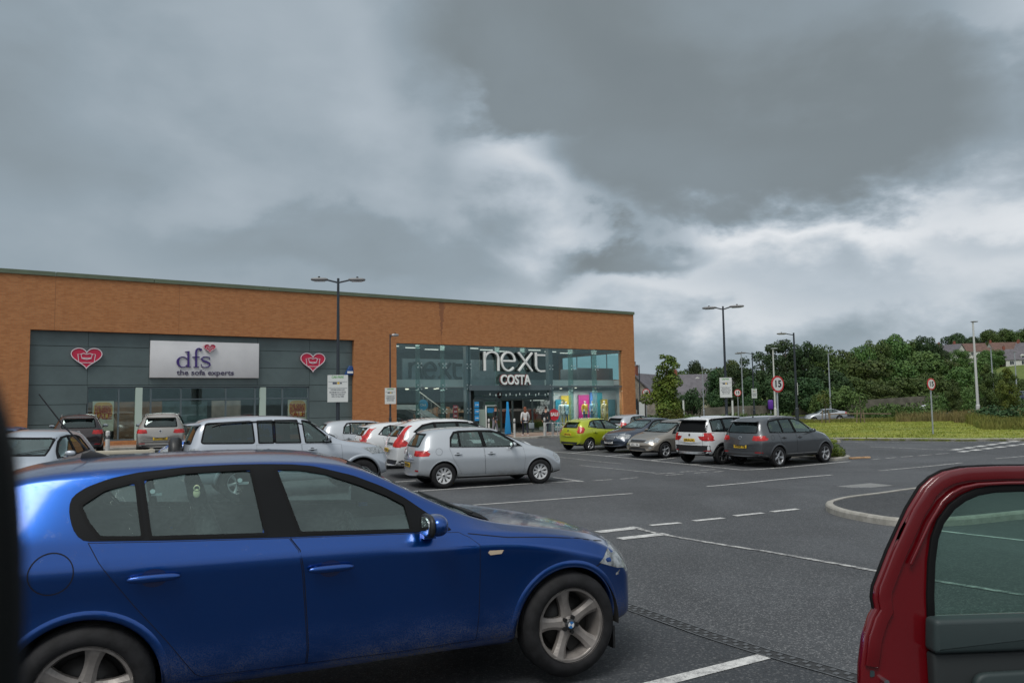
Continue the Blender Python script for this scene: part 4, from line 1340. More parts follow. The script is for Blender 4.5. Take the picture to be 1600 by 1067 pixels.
GOLF = mk(4.20, 1.786, 1.48, [(0, .64), (.04, .90), (.10, 1.00), (.32, 1.375), (.6, 1.445), (1.1, 1.478), (1.7, 1.482), (2.15, 1.45), (2.42, 1.37), (2.78, 1.17), (3.10, 1.00), (3.35, .955), (3.7, .885), (3.97, .79), (4.10, .69), (4.20, .54)],
    [(0, .80), (.3, .97), (2.9, .93), (3.5, .87), (4.2, .5)], cowl=3.10, wheels=(.74, 3.318), r=.316, rim=.20, lv=3, grid=.08, dgrid=.08, crease=.74, wb=.93, tw=.195, ag=.04,
    panes=[rounded([(.93, 1.02), (.98, 1.22), (1.08, 1.345), (1.16, 1.36), (1.16, 1.0)], .03, 2), rounded([(1.19, 1.0), (1.19, 1.365), (1.45, 1.375), (1.72, 1.375), (1.78, .99)], .02, 2),
           rounded([(1.86, .985), (1.80, 1.375), (2.05, 1.365), (2.28, 1.30), (2.62, 1.10), (2.70, .975)], .03, 2)],
    dlo=[(.90, 1.00), (.94, 1.24), (1.05, 1.375), (1.2, 1.40), (1.7, 1.405), (2.08, 1.395), (2.32, 1.33), (2.66, 1.12), (2.86, .97), (1.8, .975)], seal=.01,
    screen=[(-.64, 1.03), (.64, 1.03), (.57, 1.36), (-.57, 1.36)], rear_glass=rounded([(-.58, 1.02), (.58, 1.02), (.50, 1.32), (-.50, 1.32)], .05),
    doors=[[(1.80, .965), (1.83, .32), (2.86, .30), (2.90, .70), (2.86, .95)], [(.89, .98), (.98, .72), (1.12, .50), (1.20, .33), (1.82, .32), (1.79, .965)]],
    handles=[(1.10, .83), (1.98, .82)], mirror=(2.52, .985), fuel=(.62, .90, .085), rim_mat=m_cap, spokes=(9, .10, .085, .10, .085),
    lamps=[('tail_lamp', m_red, [('R', [(.05, .92), (.10, .79), (.36, .80), (.40, .86), (.30, .93)]), ('B', rounded([(-.84, .79), (-.84, .93), (-.52, .92), (-.50, .80)], .04))]),
           ('reflector', m_red2, [('B', [(-.74, .42), (-.74, .46), (-.56, .46), (-.56, .42)])]),
           ('headlight', m_lens, [('R', [(3.74, .70), (3.80, .78), (4.0, .74), (4.10, .66), (4.05, .60), (3.85, .62)]), ('F', [(-.80, .58), (-.76, .72), (-.42, .70), (-.42, .60)])])],
    face=[('grille', 'F', [(-.40, .60), (-.40, .67), (.40, .67), (.40, .60)], .005, m_black), ('lower_grille', 'F', [(-.55, .30), (-.5, .42), (.5, .42), (.55, .30)], .004, m_black),
          ('bumper_gap', 'B', [(-.52, .690), (-.52, .698), (.52, .698), (.52, .690)], .004, m_gap), ('lower_valance', 'B', [(-.62, .24), (-.62, .31), (.62, .31), (.62, .24)], .004, m_black)],
    plates=[('p', 'F', .46, .52, .11, 'WF59 KHN'), ('p', 'B', .56, .52, .11, 'WF59 KHN')], badge=[('B', .83, .055)], turn=5)

TIG = mk(4.43, 1.81, 1.70, [(0, .74), (.04, 1.03), (.10, 1.14), (.30, 1.575), (.6, 1.655), (1.2, 1.69), (1.8, 1.695), (2.25, 1.66), (2.55, 1.56), (2.90, 1.34), (3.22, 1.15), (3.5, 1.10), (3.9, 1.03), (4.2, .93), (4.34, .80), (4.43, .62)],
    [(0, .9), (.3, 1.12), (3.0, 1.06), (3.6, 1.0), (4.43, .6)], rw=.69, bot=.27, cowl=3.22, wheels=(.92, 3.524), r=.346, rim=.238, lv=3, grid=.09, dgrid=.09, crease=.86, tw=.22, ag=.05, zfloor=.42, zdash=1.04,
    panes=[rounded([(.56, 1.18), (.60, 1.42), (.72, 1.52), (1.20, 1.565), (1.20, 1.14)], [.04, .05, .05, .01, .01], 2), rounded([(1.24, 1.14), (1.24, 1.57), (1.80, 1.58), (1.86, 1.13)], .02, 2),
           rounded([(1.94, 1.125), (1.88, 1.58), (2.15, 1.565), (2.42, 1.48), (2.78, 1.24), (2.88, 1.11)], .03, 2)],
    dlo=[(.52, 1.15), (.56, 1.43), (.70, 1.55), (1.2, 1.60), (1.85, 1.61), (2.18, 1.60), (2.46, 1.51), (2.82, 1.27), (3.02, 1.10), (1.9, 1.105)], seal=.01,
    screen=[(-.66, 1.18), (.66, 1.18), (.60, 1.57), (-.60, 1.57)], rear_glass=rounded([(-.60, 1.15), (.60, 1.15), (.53, 1.51), (-.53, 1.51)], .06), glass2=g_dark, rear_dark=1.9,
    doors=[[(1.88, 1.09), (1.91, .42), (2.95, .40), (3.02, .80), (2.98, 1.06)], [(.95, 1.11), (1.05, .86), (1.22, .62), (1.30, .43), (1.90, .42), (1.87, 1.09)]],
    handles=[(1.20, .97), (2.06, .96)], handle_mat=m_alloy_dark, mirror=(2.66, 1.13), fuel=(.62, 1.0, .085), spokes=(5, .17, .10, .20, 0), lip=.045, lipo=.012,
    lamps=[('tail_lamp', m_red, [('R', [(.05, 1.06), (.08, .90), (.34, .91), (.40, .97), (.26, 1.06)]), ('B', rounded([(-.86, .90), (-.86, 1.06), (-.50, 1.05), (-.46, .91)], .04))]),
           ('headlight', m_lens, [('R', [(3.95, .84), (4.02, .93), (4.22, .90), (4.35, .80), (4.10, .78)]), ('F', [(-.82, .76), (-.78, .90), (-.42, .87), (-.42, .78)])]),
           ('reflector', m_red2, [('B', [(-.80, .50), (-.80, .53), (-.55, .53), (-.55, .50)])])],
    face=[('grille', 'F', [(-.42, .78), (-.42, .86), (.42, .86), (.42, .78)], .005, m_black), ('lower_valance', 'B', [(-.78, .36), (-.78, .46), (.78, .46), (.78, .36)], .004, m_black),
          ('bumper_strip', 'B', [(-.70, .555), (-.70, .575), (.70, .575), (.70, .555)], .01, m_alloy_dark), ('tailgate_gap', 'B', [(-.62, .64), (-.62, .648), (.62, .648), (.62, .64)], .004, m_gap)],
    side_trim=[('sill_trim', [(1.34, .335), (1.34, .41), (3.08, .39), (3.08, .32)], .012, m_black), ('sill_strip', [(1.36, .42), (1.36, .445), (3.04, .425), (3.04, .40)], .014, m_alloy)],
    plates=[('p', 'F', .56, .52, .11, 'WN59 YBJ'), ('p', 'B', .70, .52, .11, 'WN59 YBJ')], badge=[('B', .99, .055)], rails=(.75, 2.2, .60), rail_mat=m_alloy, spoiler=(.16, .34, .52), aerial=(.75, .10), turn=12)

CRV = mk(4.57, 1.82, 1.65, [(0, .78), (.05, 1.02), (.12, 1.13), (.40, 1.50), (.75, 1.605), (1.3, 1.645), (1.9, 1.645), (2.35, 1.60), (2.65, 1.50), (3.05, 1.28), (3.38, 1.10), (3.65, 1.06), (4.05, .98), (4.32, .88), (4.48, .76), (4.57, .60)],
    [(0, .9), (.3, 1.15), (1.3, 1.10), (3.2, 1.02), (3.7, .97), (4.57, .6)], rw=.68, bot=.25, cowl=3.38, wheels=(1.03, 3.66), r=.345, rim=.225, crease=.86, tw=.22, ag=.05, zfloor=.40, zdash=1.0, lv=3, grid=.09,
    panes=[rounded([(.64, 1.30), (.90, 1.46), (1.20, 1.525), (1.22, 1.13), (.95, 1.15)], .03, 2), rounded([(1.27, 1.125), (1.25, 1.53), (1.85, 1.545), (1.93, 1.09)], .02, 2),
           rounded([(2.0, 1.085), (1.92, 1.545), (2.22, 1.525), (2.5, 1.44), (2.85, 1.24), (2.98, 1.05)], .03, 2)],
    dlo=[(.58, 1.29), (.86, 1.49), (1.2, 1.56), (1.9, 1.575), (2.25, 1.56), (2.55, 1.47), (2.9, 1.27), (3.14, 1.04), (1.95, 1.065), (.95, 1.12)], seal=.01,
    screen=[(-.66, 1.14), (.66, 1.14), (.60, 1.53), (-.60, 1.53)], rear_glass=rounded([(-.56, 1.16), (.56, 1.16), (.46, 1.47), (-.46, 1.47)], .05), glass2=g_dark, rear_dark=2.0,
    doors=[[(1.95, 1.05), (1.98, .40), (3.02, .38), (3.12, .75), (3.08, 1.02)], [(1.02, 1.09), (1.12, .86), (1.32, .62), (1.42, .41), (1.97, .40), (1.94, 1.05)]],
    handles=[(1.28, .95), (2.12, .94)], mirror=(2.78, 1.08), fuel=(.66, 1.0, .085), spokes=(5, .17, .10, .18, 0),
    lamps=[('tail_lamp', m_red, [('R', [(.10, .86), (.36, .90), (.42, 1.0), (.30, 1.10), (.44, 1.42), (.34, 1.48), (.18, 1.14)]), ('B', [(-.84, .86), (-.84, 1.0), (-.74, 1.14), (-.62, 1.46), (-.56, 1.46), (-.60, 1.14), (-.50, .96), (-.50, .88)])]),
           ('headlight', m_lens, [('R', [(4.05, .84), (4.1, .92), (4.3, .88), (4.48, .76), (4.2, .76)])])],
    face=[('lower_valance', 'B', [(-.84, .33), (-.84, .52), (.84, .52), (.84, .33)], .006, m_black), ('tailgate_trim', 'B', [(-.48, .92), (-.48, .99), (.48, .99), (.48, .92)], .008, m_chrome)],
    side_trim=[('sill_trim', [(1.42, .31), (1.42, .40), (3.20, .38), (3.20, .30)], .012, m_black)],
    plates=[('p', 'B', .78, .52, .11, 'WG14 ZRO'), ('p', 'F', .5, .52, .11, 'WG14 ZRO')], badge=[('B', 1.06, .05)], spoiler=(.22, .44, .50), lip_mat=m_black, aerial=(.62, .09))

SHO = mk(4.75, 1.875, 1.845, [(0, .88), (.03, 1.14), (.08, 1.30), (.24, 1.72), (.5, 1.81), (1.2, 1.842), (2.0, 1.845), (2.5, 1.81), (2.78, 1.72), (3.08, 1.48), (3.38, 1.26), (3.65, 1.215), (4.15, 1.17), (4.5, 1.09), (4.67, .95), (4.75, .72)],
    [(0, 1.1), (.3, 1.22), (3.1, 1.18), (3.7, 1.12), (4.75, .7)], rw=.74, bot=.34, cowl=3.38, wheels=(1.10, 3.88), r=.39, rim=.235, crease=.98, tw=.25, ag=.06, zfloor=.55, zdash=1.16, lv=3, grid=.09, dgrid=.09, lip=.07, lipo=.022,
    panes=[rounded([(.32, 1.27), (.42, 1.70), (1.40, 1.735), (1.44, 1.24)], .07, 3), rounded([(1.52, 1.24), (1.50, 1.735), (1.85, 1.74), (1.85, 1.235)], .02, 2), rounded([(1.88, 1.235), (1.88, 1.74), (2.40, 1.735), (2.45, 1.22)], .02, 2),
           rounded([(2.55, 1.215), (2.50, 1.73), (2.66, 1.70), (2.92, 1.48), (3.14, 1.28), (3.16, 1.20)], .03, 2)], seal=.02,
    dlo=None, screen=[(-.70, 1.30), (.70, 1.30), (.66, 1.70), (-.66, 1.70)], rear_glass=rounded([(-.66, 1.26), (.66, 1.26), (.60, 1.66), (-.60, 1.66)], .05), glass2=g_dark, rear_dark=2.5,
    doors=[[(2.47, 1.19), (2.49, .52), (3.22, .50), (3.40, .80), (3.38, 1.16)], [(1.47, 1.21), (1.49, .95), (1.62, .70), (1.68, .53), (2.47, .52), (2.455, 1.19)]],
    handles=[(1.72, 1.08), (2.70, 1.07)], mirror=(3.02, 1.27), fuel=(.86, 1.06, .075), spokes=(6, .14, .10, .15, 0),
    lamps=[('tail_lamp', m_lens, [('R', [(.04, 1.16), (.04, .95), (.22, .96), (.20, 1.16)]), ('B', [(-.90, .95), (-.90, 1.16), (-.74, 1.16), (-.74, .95)])]),
           ('headlight', m_lens, [('R', [(4.30, .98), (4.34, 1.12), (4.55, 1.06), (4.68, .94), (4.45, .90)]), ('F', [(-.86, .90), (-.84, 1.06), (-.5, 1.05), (-.5, .9)])])],
    face=[('grille', 'F', [(-.45, .85), (-.42, 1.04), (.42, 1.04), (.45, .85)], .006, m_black)],
    plates=[('p', 'F', .62, .52, .11, 'WA08 HVC')], rails=(.55, 2.5, .72), spoiler=(.05, .28, .64), turn=0)

YETI = mk(4.22, 1.79, 1.69, [(0, .76), (.03, 1.08), (.07, 1.18), (.20, 1.60), (.5, 1.66), (1.2, 1.685), (1.8, 1.68), (2.2, 1.64), (2.45, 1.54), (2.8, 1.29), (3.08, 1.11), (3.3, 1.07), (3.7, 1.0), (4.0, .90), (4.14, .77), (4.22, .60)],
    [(0, 1.0), (.3, 1.14), (3.0, 1.05), (3.5, .99), (4.22, .6)], rw=.74, bot=.27, cowl=3.08, wheels=(.75, 3.33), r=.335, rim=.215, crease=.86, tw=.21, ag=.05, zfloor=.42, zdash=1.0, lv=3, grid=.09,
    panes=[rounded([(.34, 1.18), (.38, 1.56), (.92, 1.58), (.92, 1.15)], .02, 2), rounded([(1.0, 1.15), (1.0, 1.58), (1.62, 1.59), (1.66, 1.14)], .02, 2), rounded([(1.76, 1.135), (1.72, 1.59), (2.1, 1.57), (2.36, 1.47), (2.70, 1.20), (2.78, 1.10)], .03, 2)],
    dlo=[(.30, 1.15), (.34, 1.60), (1.0, 1.62), (2.12, 1.61), (2.42, 1.50), (2.88, 1.09), (1.7, 1.11)], seal=.01, screen=[(-.66, 1.16), (.66, 1.16), (.62, 1.56), (-.62, 1.56)],
    rear_glass=rounded([(-.62, 1.16), (.62, 1.16), (.57, 1.52), (-.57, 1.52)], .05), glass2=g_dark, rear_dark=1.7,
    doors=[[(1.70, 1.10), (1.73, .44), (2.76, .42), (2.84, .80), (2.80, 1.07)], [(.86, 1.12), (.92, .90), (1.10, .62), (1.15, .45), (1.72, .44), (1.69, 1.10)]],
    handles=[(1.05, .98), (1.88, .97)], mirror=(2.52, 1.12), spokes=(7, .10, .08, .12, .06), rim_mat=m_alloy_dark,
    lamps=[('tail_lamp', m_red, [('R', [(.02, 1.12), (.02, .84), (.30, .86), (.34, .98), (.22, 1.12)]), ('B', rounded([(-.86, .84), (-.86, 1.12), (-.62, 1.12), (-.60, .84)], .04))]),
           ('headlight', m_lens, [('R', [(3.8, .80), (3.85, .90), (4.02, .86), (4.12, .76), (3.95, .74)])]), ('reflector', m_red2, [('B', [(-.80, .48), (-.80, .52), (-.58, .52), (-.58, .48)])])],
    face=[('tailgate_glass_surround', 'B', rounded([(-.70, 1.13), (-.64, 1.60), (.64, 1.60), (.70, 1.13)], .04), .002, m_gloss_black), ('bumper', 'B', [(-.86, .36), (-.86, .68), (.86, .68), (.86, .36)], .006, m_black),
          ('skid_plate', 'B', [(-.55, .38), (-.60, .46), (.60, .46), (.55, .38)], .012, m_alloy), ('tailgate_gap', 'B', [(-.56, .68), (-.56, 1.12), (-.555, 1.12), (-.555, .68)], .004, m_gap), ('tailgate_gap', 'B', [(.555, .68), (.555, 1.12), (.56, 1.12), (.56, .68)], .004, m_gap)],
    side_trim=[('sill_trim', [(1.15, .32), (1.15, .44), (2.90, .42), (2.90, .31)], .012, m_black)],
    plates=[('p', 'B', .86, .52, .11, 'WR10 LYX')], badge=[('B', 1.04, .045)], rails=(.45, 2.1, .66), lip_mat=m_black, lip=.06, lipo=.012, spoiler=(.10, .24, .60), spoiler_mat=m_gloss_black, aerial=(.6, .10))

FIE = mk(3.95, 1.72, 1.48, [(0, .66), (.04, .91), (.10, 1.02), (.34, 1.36), (.6, 1.435), (1.1, 1.475), (1.5, 1.48), (1.85, 1.45), (2.15, 1.36), (2.55, 1.15), (2.92, .98), (3.15, .935), (3.5, .85), (3.75, .73), (3.88, .62), (3.95, .50)],
    [(0, .85), (.3, 1.02), (1.2, .99), (2.7, .90), (3.3, .84), (3.95, .5)], cowl=2.92, wheels=(.66, 3.15), r=.30, rim=.195, crease=.80, tw=.19, ag=.045,
    panes=[rounded([(.66, 1.10), (.86, 1.30), (1.02, 1.36), (1.04, 1.03)], .02, 2), rounded([(1.08, 1.025), (1.06, 1.37), (1.50, 1.385), (1.56, .99)], .02, 2), rounded([(1.64, .985), (1.57, 1.385), (1.82, 1.365), (2.05, 1.29), (2.45, 1.07), (2.52, .93)], .03, 2)],
    dlo=[(.62, 1.09), (.84, 1.33), (1.05, 1.395), (1.55, 1.41), (1.85, 1.395), (2.1, 1.31), (2.5, 1.09), (2.70, .915), (1.6, .965)], seal=.01,
    screen=[(-.62, 1.01), (.62, 1.01), (.55, 1.36), (-.55, 1.36)], rear_glass=rounded([(-.50, 1.06), (.50, 1.06), (.43, 1.31), (-.43, 1.31)], .05), glass2=g_dark,
    doors=[[(1.58, .955), (1.60, .32), (2.62, .30), (2.68, .70), (2.64, .90)], [(.78, 1.0), (.86, .74), (1.0, .52), (1.06, .33), (1.59, .32), (1.57, .955)]],
    handles=[(.98, .84), (1.74, .82)], mirror=(2.30, .97), spokes=(6, .13, .09, .15, 0),
    lamps=[('tail_lamp', m_red, [('R', [(.06, 1.08), (.14, .82), (.30, .84), (.42, 1.02), (.26, 1.12)]), ('B', [(-.80, .80), (-.78, 1.08), (-.58, 1.10), (-.60, .82)])]),
           ('headlight', m_lens, [('R', [(3.3, .78), (3.4, .86), (3.6, .78), (3.85, .62), (3.6, .64)]), ('F', [(-.78, .60), (-.7, .74), (-.42, .66), (-.42, .58)])])],
    face=[('lower_valance', 'B', [(-.66, .28), (-.74, .42), (.74, .42), (.66, .28)], .006, m_black)], plates=[('p', 'B', .76, .52, .11, 'WK10 FSA'), ('p', 'F', .45, .52, .11, 'WK10 FSA')], badge=[('B', .93, .045)], spoiler=(.20, .38, .48), aerial=(.7, .16))

CEED = mk(4.24, 1.79, 1.48, [(0, .66), (.05, .90), (.12, 1.0), (.36, 1.36), (.65, 1.44), (1.15, 1.475), (1.7, 1.48), (2.15, 1.44), (2.45, 1.35), (2.85, 1.13), (3.18, .98), (3.42, .94), (3.75, .86), (4.02, .75), (4.15, .66), (4.24, .52)],
    [(0, .8), (.3, .98), (3.0, .91), (3.5, .85), (4.24, .5)], cowl=3.18, wheels=(.75, 3.40), r=.316, rim=.215, crease=.78, tw=.20, ag=.05, lv=3, grid=.09,
    panes=[rounded([(.80, 1.03), (1.0, 1.30), (1.14, 1.345), (1.16, 1.0)], .03, 2), rounded([(1.20, .995), (1.18, 1.355), (1.72, 1.37), (1.78, .97)], .02, 2), rounded([(1.87, .965), (1.80, 1.37), (2.1, 1.345), (2.35, 1.26), (2.7, 1.06), (2.78, .94)], .03, 2)],
    dlo=[(.76, 1.01), (.98, 1.34), (1.2, 1.385), (1.78, 1.40), (2.14, 1.37), (2.4, 1.28), (2.75, 1.08), (2.98, .93), (1.8, .95)], seal=.01,
    screen=[(-.66, 1.005), (.66, 1.005), (.57, 1.35), (-.57, 1.35)], rear_glass=rounded([(-.55, 1.02), (.55, 1.02), (.48, 1.30), (-.48, 1.30)], .05),
    doors=[[(1.81, .94), (1.84, .34), (2.88, .32), (2.94, .70), (2.90, .90)], [(.90, .99), (1.0, .72), (1.14, .50), (1.22, .35), (1.83, .34), (1.80, .94)]],
    handles=[(1.12, .84), (1.98, .82)], mirror=(2.58, .98), spokes=(5, .17, .10, .20, 0),
    lamps=[('headlight', m_lens, [('R', [(3.62, .76), (3.72, .84), (3.95, .77), (4.14, .66), (4.08, .60), (3.85, .66)]), ('F', [(-.82, .63), (-.78, .76), (-.45, .70), (-.40, .62)])]),
           ('fog_lamp', m_lens, [('F', rounded([(-.70, .40), (-.70, .47), (-.58, .47), (-.58, .40)], .03))]), ('tail_lamp', m_red, [('R', [(.06, 1.0), (.1, .80), (.3, .82), (.3, 1.0)]), ('B', [(-.8, .8), (-.8, 1.0), (-.6, 1.0), (-.6, .8)])])],
    face=[('grille', 'F', rounded([(-.38, .64), (-.42, .72), (.42, .72), (.38, .64)], .02), .008, m_black), ('grille_trim', 'F', [(-.42, .725), (-.42, .74), (.42, .74), (.42, .725)], .012, m_chrome), ('lower_grille', 'F', [(-.50, .32), (-.42, .42), (.42, .42), (.50, .32)], .006, m_black)],
    plates=[('p', 'F', .54, .52, .11, 'WD11 YPK')], badge=[], turn=8)

MERC = mk(4.87, 1.854, 1.47, [(0, .72), (.05, .96), (.18, 1.05), (.72, 1.10), (1.02, 1.21), (1.42, 1.39), (1.9, 1.455), (2.4, 1.465), (2.82, 1.395), (3.15, 1.22), (3.52, 1.02), (3.85, .985), (4.3, .91), (4.62, .82), (4.79, .70), (4.87, .52)],
    [(0, .85), (.3, 1.0), (3.2, .96), (3.9, .90), (4.87, .5)], cowl=3.52, wheels=(1.08, 3.98), r=.33, rim=.215, crease=.80, tw=.21, ag=.05, lv=3, grid=.09,
    panes=[rounded([(1.15, 1.06), (1.45, 1.28), (1.72, 1.34), (1.74, 1.03)], .03, 2), rounded([(1.79, 1.03), (1.77, 1.345), (2.2, 1.355), (2.28, 1.01)], .02, 2), rounded([(2.38, 1.005), (2.30, 1.355), (2.55, 1.345), (2.75, 1.28), (3.08, 1.09), (3.16, .985)], .03, 2)],
    dlo=[(1.05, 1.04), (1.42, 1.31), (1.75, 1.375), (2.28, 1.39), (2.58, 1.375), (2.8, 1.30), (3.12, 1.11), (3.34, .975), (2.3, .99)], seal=.01,
    screen=[(-.68, 1.045), (.68, 1.045), (.58, 1.37), (-.58, 1.37)], rear_glass=[(-.6, 1.12), (.6, 1.12), (.5, 1.33), (-.5, 1.33)],
    doors=[[(2.32, .975), (2.35, .34), (3.28, .32), (3.34, .70), (3.30, .95)], [(1.38, 1.01), (1.46, .72), (1.58, .50), (1.62, .35), (2.34, .34), (2.31, .975)]],
    handles=[(1.55, .87), (2.50, .86)], mirror=(2.95, 1.02), spokes=(5, .17, .10, .18, 0),
    lamps=[('headlight', m_lens, [('R', [(4.28, .78), (4.36, .86), (4.60, .80), (4.76, .70), (4.66, .62), (4.45, .68)]), ('F', rounded([(-.84, .62), (-.80, .79), (-.46, .77), (-.44, .64)], .03))]),
           ('tail_lamp', m_red, [('R', [(.05, .98), (.08, .80), (.4, .82), (.35, .96)]), ('B', [(-.84, .8), (-.84, .96), (-.5, .96), (-.5, .8)])])],
    face=[('grille', 'F', rounded([(-.30, .56), (-.36, .78), (.36, .78), (.30, .56)], .03), .012, m_black), ('grille_trim', 'F', rounded([(-.36, .78), (-.37, .80), (.37, .80), (.36, .78)], .005), .018, m_chrome),
          ('lower_grille', 'F', [(-.60, .30), (-.5, .40), (.5, .40), (.60, .30)], .006, m_black)] + [('grille_bar', 'F', [(-.33, .60 + .045 * k), (-.33, .612 + .045 * k), (.33, .612 + .045 * k), (.33, .60 + .045 * k)], .017, m_chrome) for k in range(4)],
    plates=[('p', 'F', .48, .52, .11, 'WX07 EPD')], turn=8)

def P_(n, c, **k): return paint_mat(n, c, **k)
def clone(sp, **kw): d = dict(sp); d.update(kw); return d
cars_g = 'cars parked in the bays'
c = build_car(GOLF, 'hatchback', 'silver five-door hatchback parked in the middle of the near row, red rear lamps', 'car', P_('silver_paint', (.40, .43, .46), rough=.36, metal=.35, dirt=.7), cars_g)
place(c, GOLF, -1.72, 19.1, 68.6)
c = build_car(CRV, 'off_road_car', 'white high car with tall boomerang red rear lamps behind the silver hatchback', 'car', P_('white_paint', (.60, .62, .63), dirt=.6), cars_g)
place(c, CRV, -2.35, 21.6, 68.6)
c = build_car(SHO, 'off_road_car', 'large pale silver off-road car with roof rails and tinted windows', 'car', P_('pale_silver_paint', (.40, .44, .49), rough=.32, metal=.25, dirt=.4), cars_g)
place(c, SHO, -6.98, 16.5, 62, (0.03, -.90))
def spare(root):
    mb = MB(); mb.lathe([(.001, 0), (.30, 0), (.36, .03), (.375, .08), (.375, .20), (.33, .25)], (0, 0, 0), 'X', 40)
    k = mb; k.xf(Matrix.Translation((-.24, .12, 1.02)))
    o = k.build('spare_wheel_cover', m_black, root)
    mb = MB(); mb.lathe([(.001, -.006), (.30, -.006), (.365, .026), (.382, .08), (.382, .19)], (0, 0, 0), 'X', 30, PI, 2 * PI); mb.xf(Matrix.Translation((-.24, .12, 1.02)))
    mb.build('cover_trim', m_alloy, o)
    q = MB(); q.box(-.262, -.25, -.14, .38, .80, .91); pl = q.build('number_plate', m_plate_y, root)
spare(c)
c = build_car(TIG, 'off_road_car', 'dark grey high car with roof rails at the near end of the far row', 'car', P_('dark_grey_paint', (.075, .082, .090), rough=.3, metal=.5, dirt=.35), cars_g)
place(c, TIG, 8.88, 25.9, 55.5)
c = build_car(YETI, 'off_road_car', 'boxy white car with black tail window band and dark bumper, beside the dark grey one', 'car', P_('white_paint', (.60, .62, .63)), cars_g)
place(c, YETI, 7.35, 27.2, 55.5)
c = build_car(CEED, 'hatchback', 'beige-grey hatchback parked nose out between the white boxy car and the navy saloon', 'car', P_('beige_paint', (.215, .195, .165), rough=.32, metal=.45), cars_g)
place(c, CEED, 6.0, 30.5, 55.5 + 180, (3.40, .87))
c = build_car(MERC, 'saloon_car', 'navy saloon with a chrome barred grille parked nose out in the far row', 'car', P_('navy_paint', (.022, .036, .062), rough=.3, metal=.4), cars_g)
place(c, MERC, 5.35, 33.4, 55.5 + 180, (3.98, .90))
c = build_car(FIE, 'hatchback', 'lime green small hatchback at the far end of the row near the shop door', 'car', P_('lime_paint', (.36, .42, .015), rough=.3, metal=.15), cars_g)
place(c, FIE, 3.5, 35.3, 55.5)
w = clone(FIE, spokes=(5, .17, .12, .18, 0), lamps=[('tail_lamp', m_red, [('R', [(.08, 1.22), (.04, .82), (.16, .82), (.20, .96), (.30, 1.24)]), ('B', [(-.80, .80), (-.76, 1.0), (-.60, 1.30), (-.54, 1.28), (-.62, 1.0), (-.66, .82)])])])
c = build_car(w, 'hatchback', 'small white hatchback with slim upright red lamps behind the off-road car bonnet', 'car', P_('white_paint', (.60, .62, .63)), cars_g)
place(c, w, -4.25, 24.4, 68.6)
c = build_car(clone(GOLF, lv=2, grid=.12, plates=[]), 'hatchback', 'pale silver car showing only its roof beyond the lamp post', 'car', P_('silver_paint', (.46, .50, .54)), cars_g)
place(c, GOLF, -6.2, 27.3, 68.6)
c = build_car(clone(FIE, plates=[]), 'hatchback', 'red car almost hidden beyond the white high car', 'car', P_('red_car_paint', (.40, .015, .02)), cars_g)
place(c, FIE, -3.75, 30.6, 68.6)
MPV = clone(CEED, H=1.52, handles=[(1.12, .84)], plates=[('p', 'F', .50, .52, .11, 'WV05 LTK')], lv=3)
c = build_car(MPV, 'hatchback', 'silver car facing the viewer at the far left behind the blue roof', 'car', P_('pale_silver_paint', (.50, .56, .65)), cars_g)
place(c, MPV, -10.0, 16.9, 168, (2.98, .84))
dk = clone(TIG, plates=[('p', 'B', .70, .52, .11, 'WJ12 OUH')], lv=2, grid=.12)
c = build_car(dk, 'off_road_car', 'dark brown high car parked tail out by the left window poster', 'car', P_('brown_paint', (.035, .026, .026), metal=.3), cars_g)
place(c, dk, -16.9, 30.0, -29, (0, 0))
dk = clone(TIG, plates=[('p', 'B', .70, .52, .11, 'WP13 GEC')], lv=2, grid=.12)
c = build_car(dk, 'off_road_car', 'grey-beige high car parked tail out in front of the furniture shop window', 'car', P_('grey_beige_paint', (.30, .29, .27), metal=.3), cars_g)
place(c, dk, -13.9, 30.4, -21.4, (0, 0))
c = build_car(clone(FIE, plates=[]), 'hatchback', 'bright blue car whose bonnet pokes out behind the spare wheel', 'car', P_('bright_blue_paint', (.01, .12, .50)), cars_g)
place(c, FIE, -11.3, 24.4, 248.6, (3.95, .3))
c = build_car(clone(CEED, plates=[], lv=2), 'hatchback', 'dark blue car at the far left edge behind the silver one', 'car', P_('mid_blue_paint', (.02, .07, .20)), cars_g)
place(c, CEED, -13.55, 21.2, 160, (2.98, .84))
c = build_car(clone(GOLF, lv=2, plates=[]), 'hatchback', 'dark blue car hidden behind the white boxy car', 'car', P_('navy_paint', (.022, .036, .062)), cars_g)
place(c, GOLF, 9.4, 33.4, 55.5)
c = build_car(clone(FIE, plates=[]), 'hatchback', 'silver car showing its roof beside the brick corner of the building', 'car', P_('silver_paint', (.46, .50, .54)), cars_g)
place(c, FIE, 6.0, 39.2, 55.5)
cp = clone(MERC, plates=[], lv=2, grid=.2)
c = build_car(cp, 'saloon_car', 'silver saloon driving along the main road behind the grass', 'car', P_('silver_paint', (.46, .50, .54)), 'cars on the main road')
place(c, cp, 36.4, 90, -88, (2.4, 0))
c = build_car(clone(GOLF, lv=2, plates=[]), 'hatchback', 'white car on the main road behind the small speed sign', 'car', P_('white_paint', (.60, .62, .63)), 'cars on the main road')
place(c, GOLF, 50.6, 92, -84, (2.1, 0))
c = build_car(clone(GOLF, lv=2, plates=[]), 'hatchback', 'dark blue car on the main road at the right edge', 'car', P_('navy_paint', (.022, .036, .062)), 'cars on the main road')
place(c, GOLF, 60.5, 91, 86, (2.1, 0))
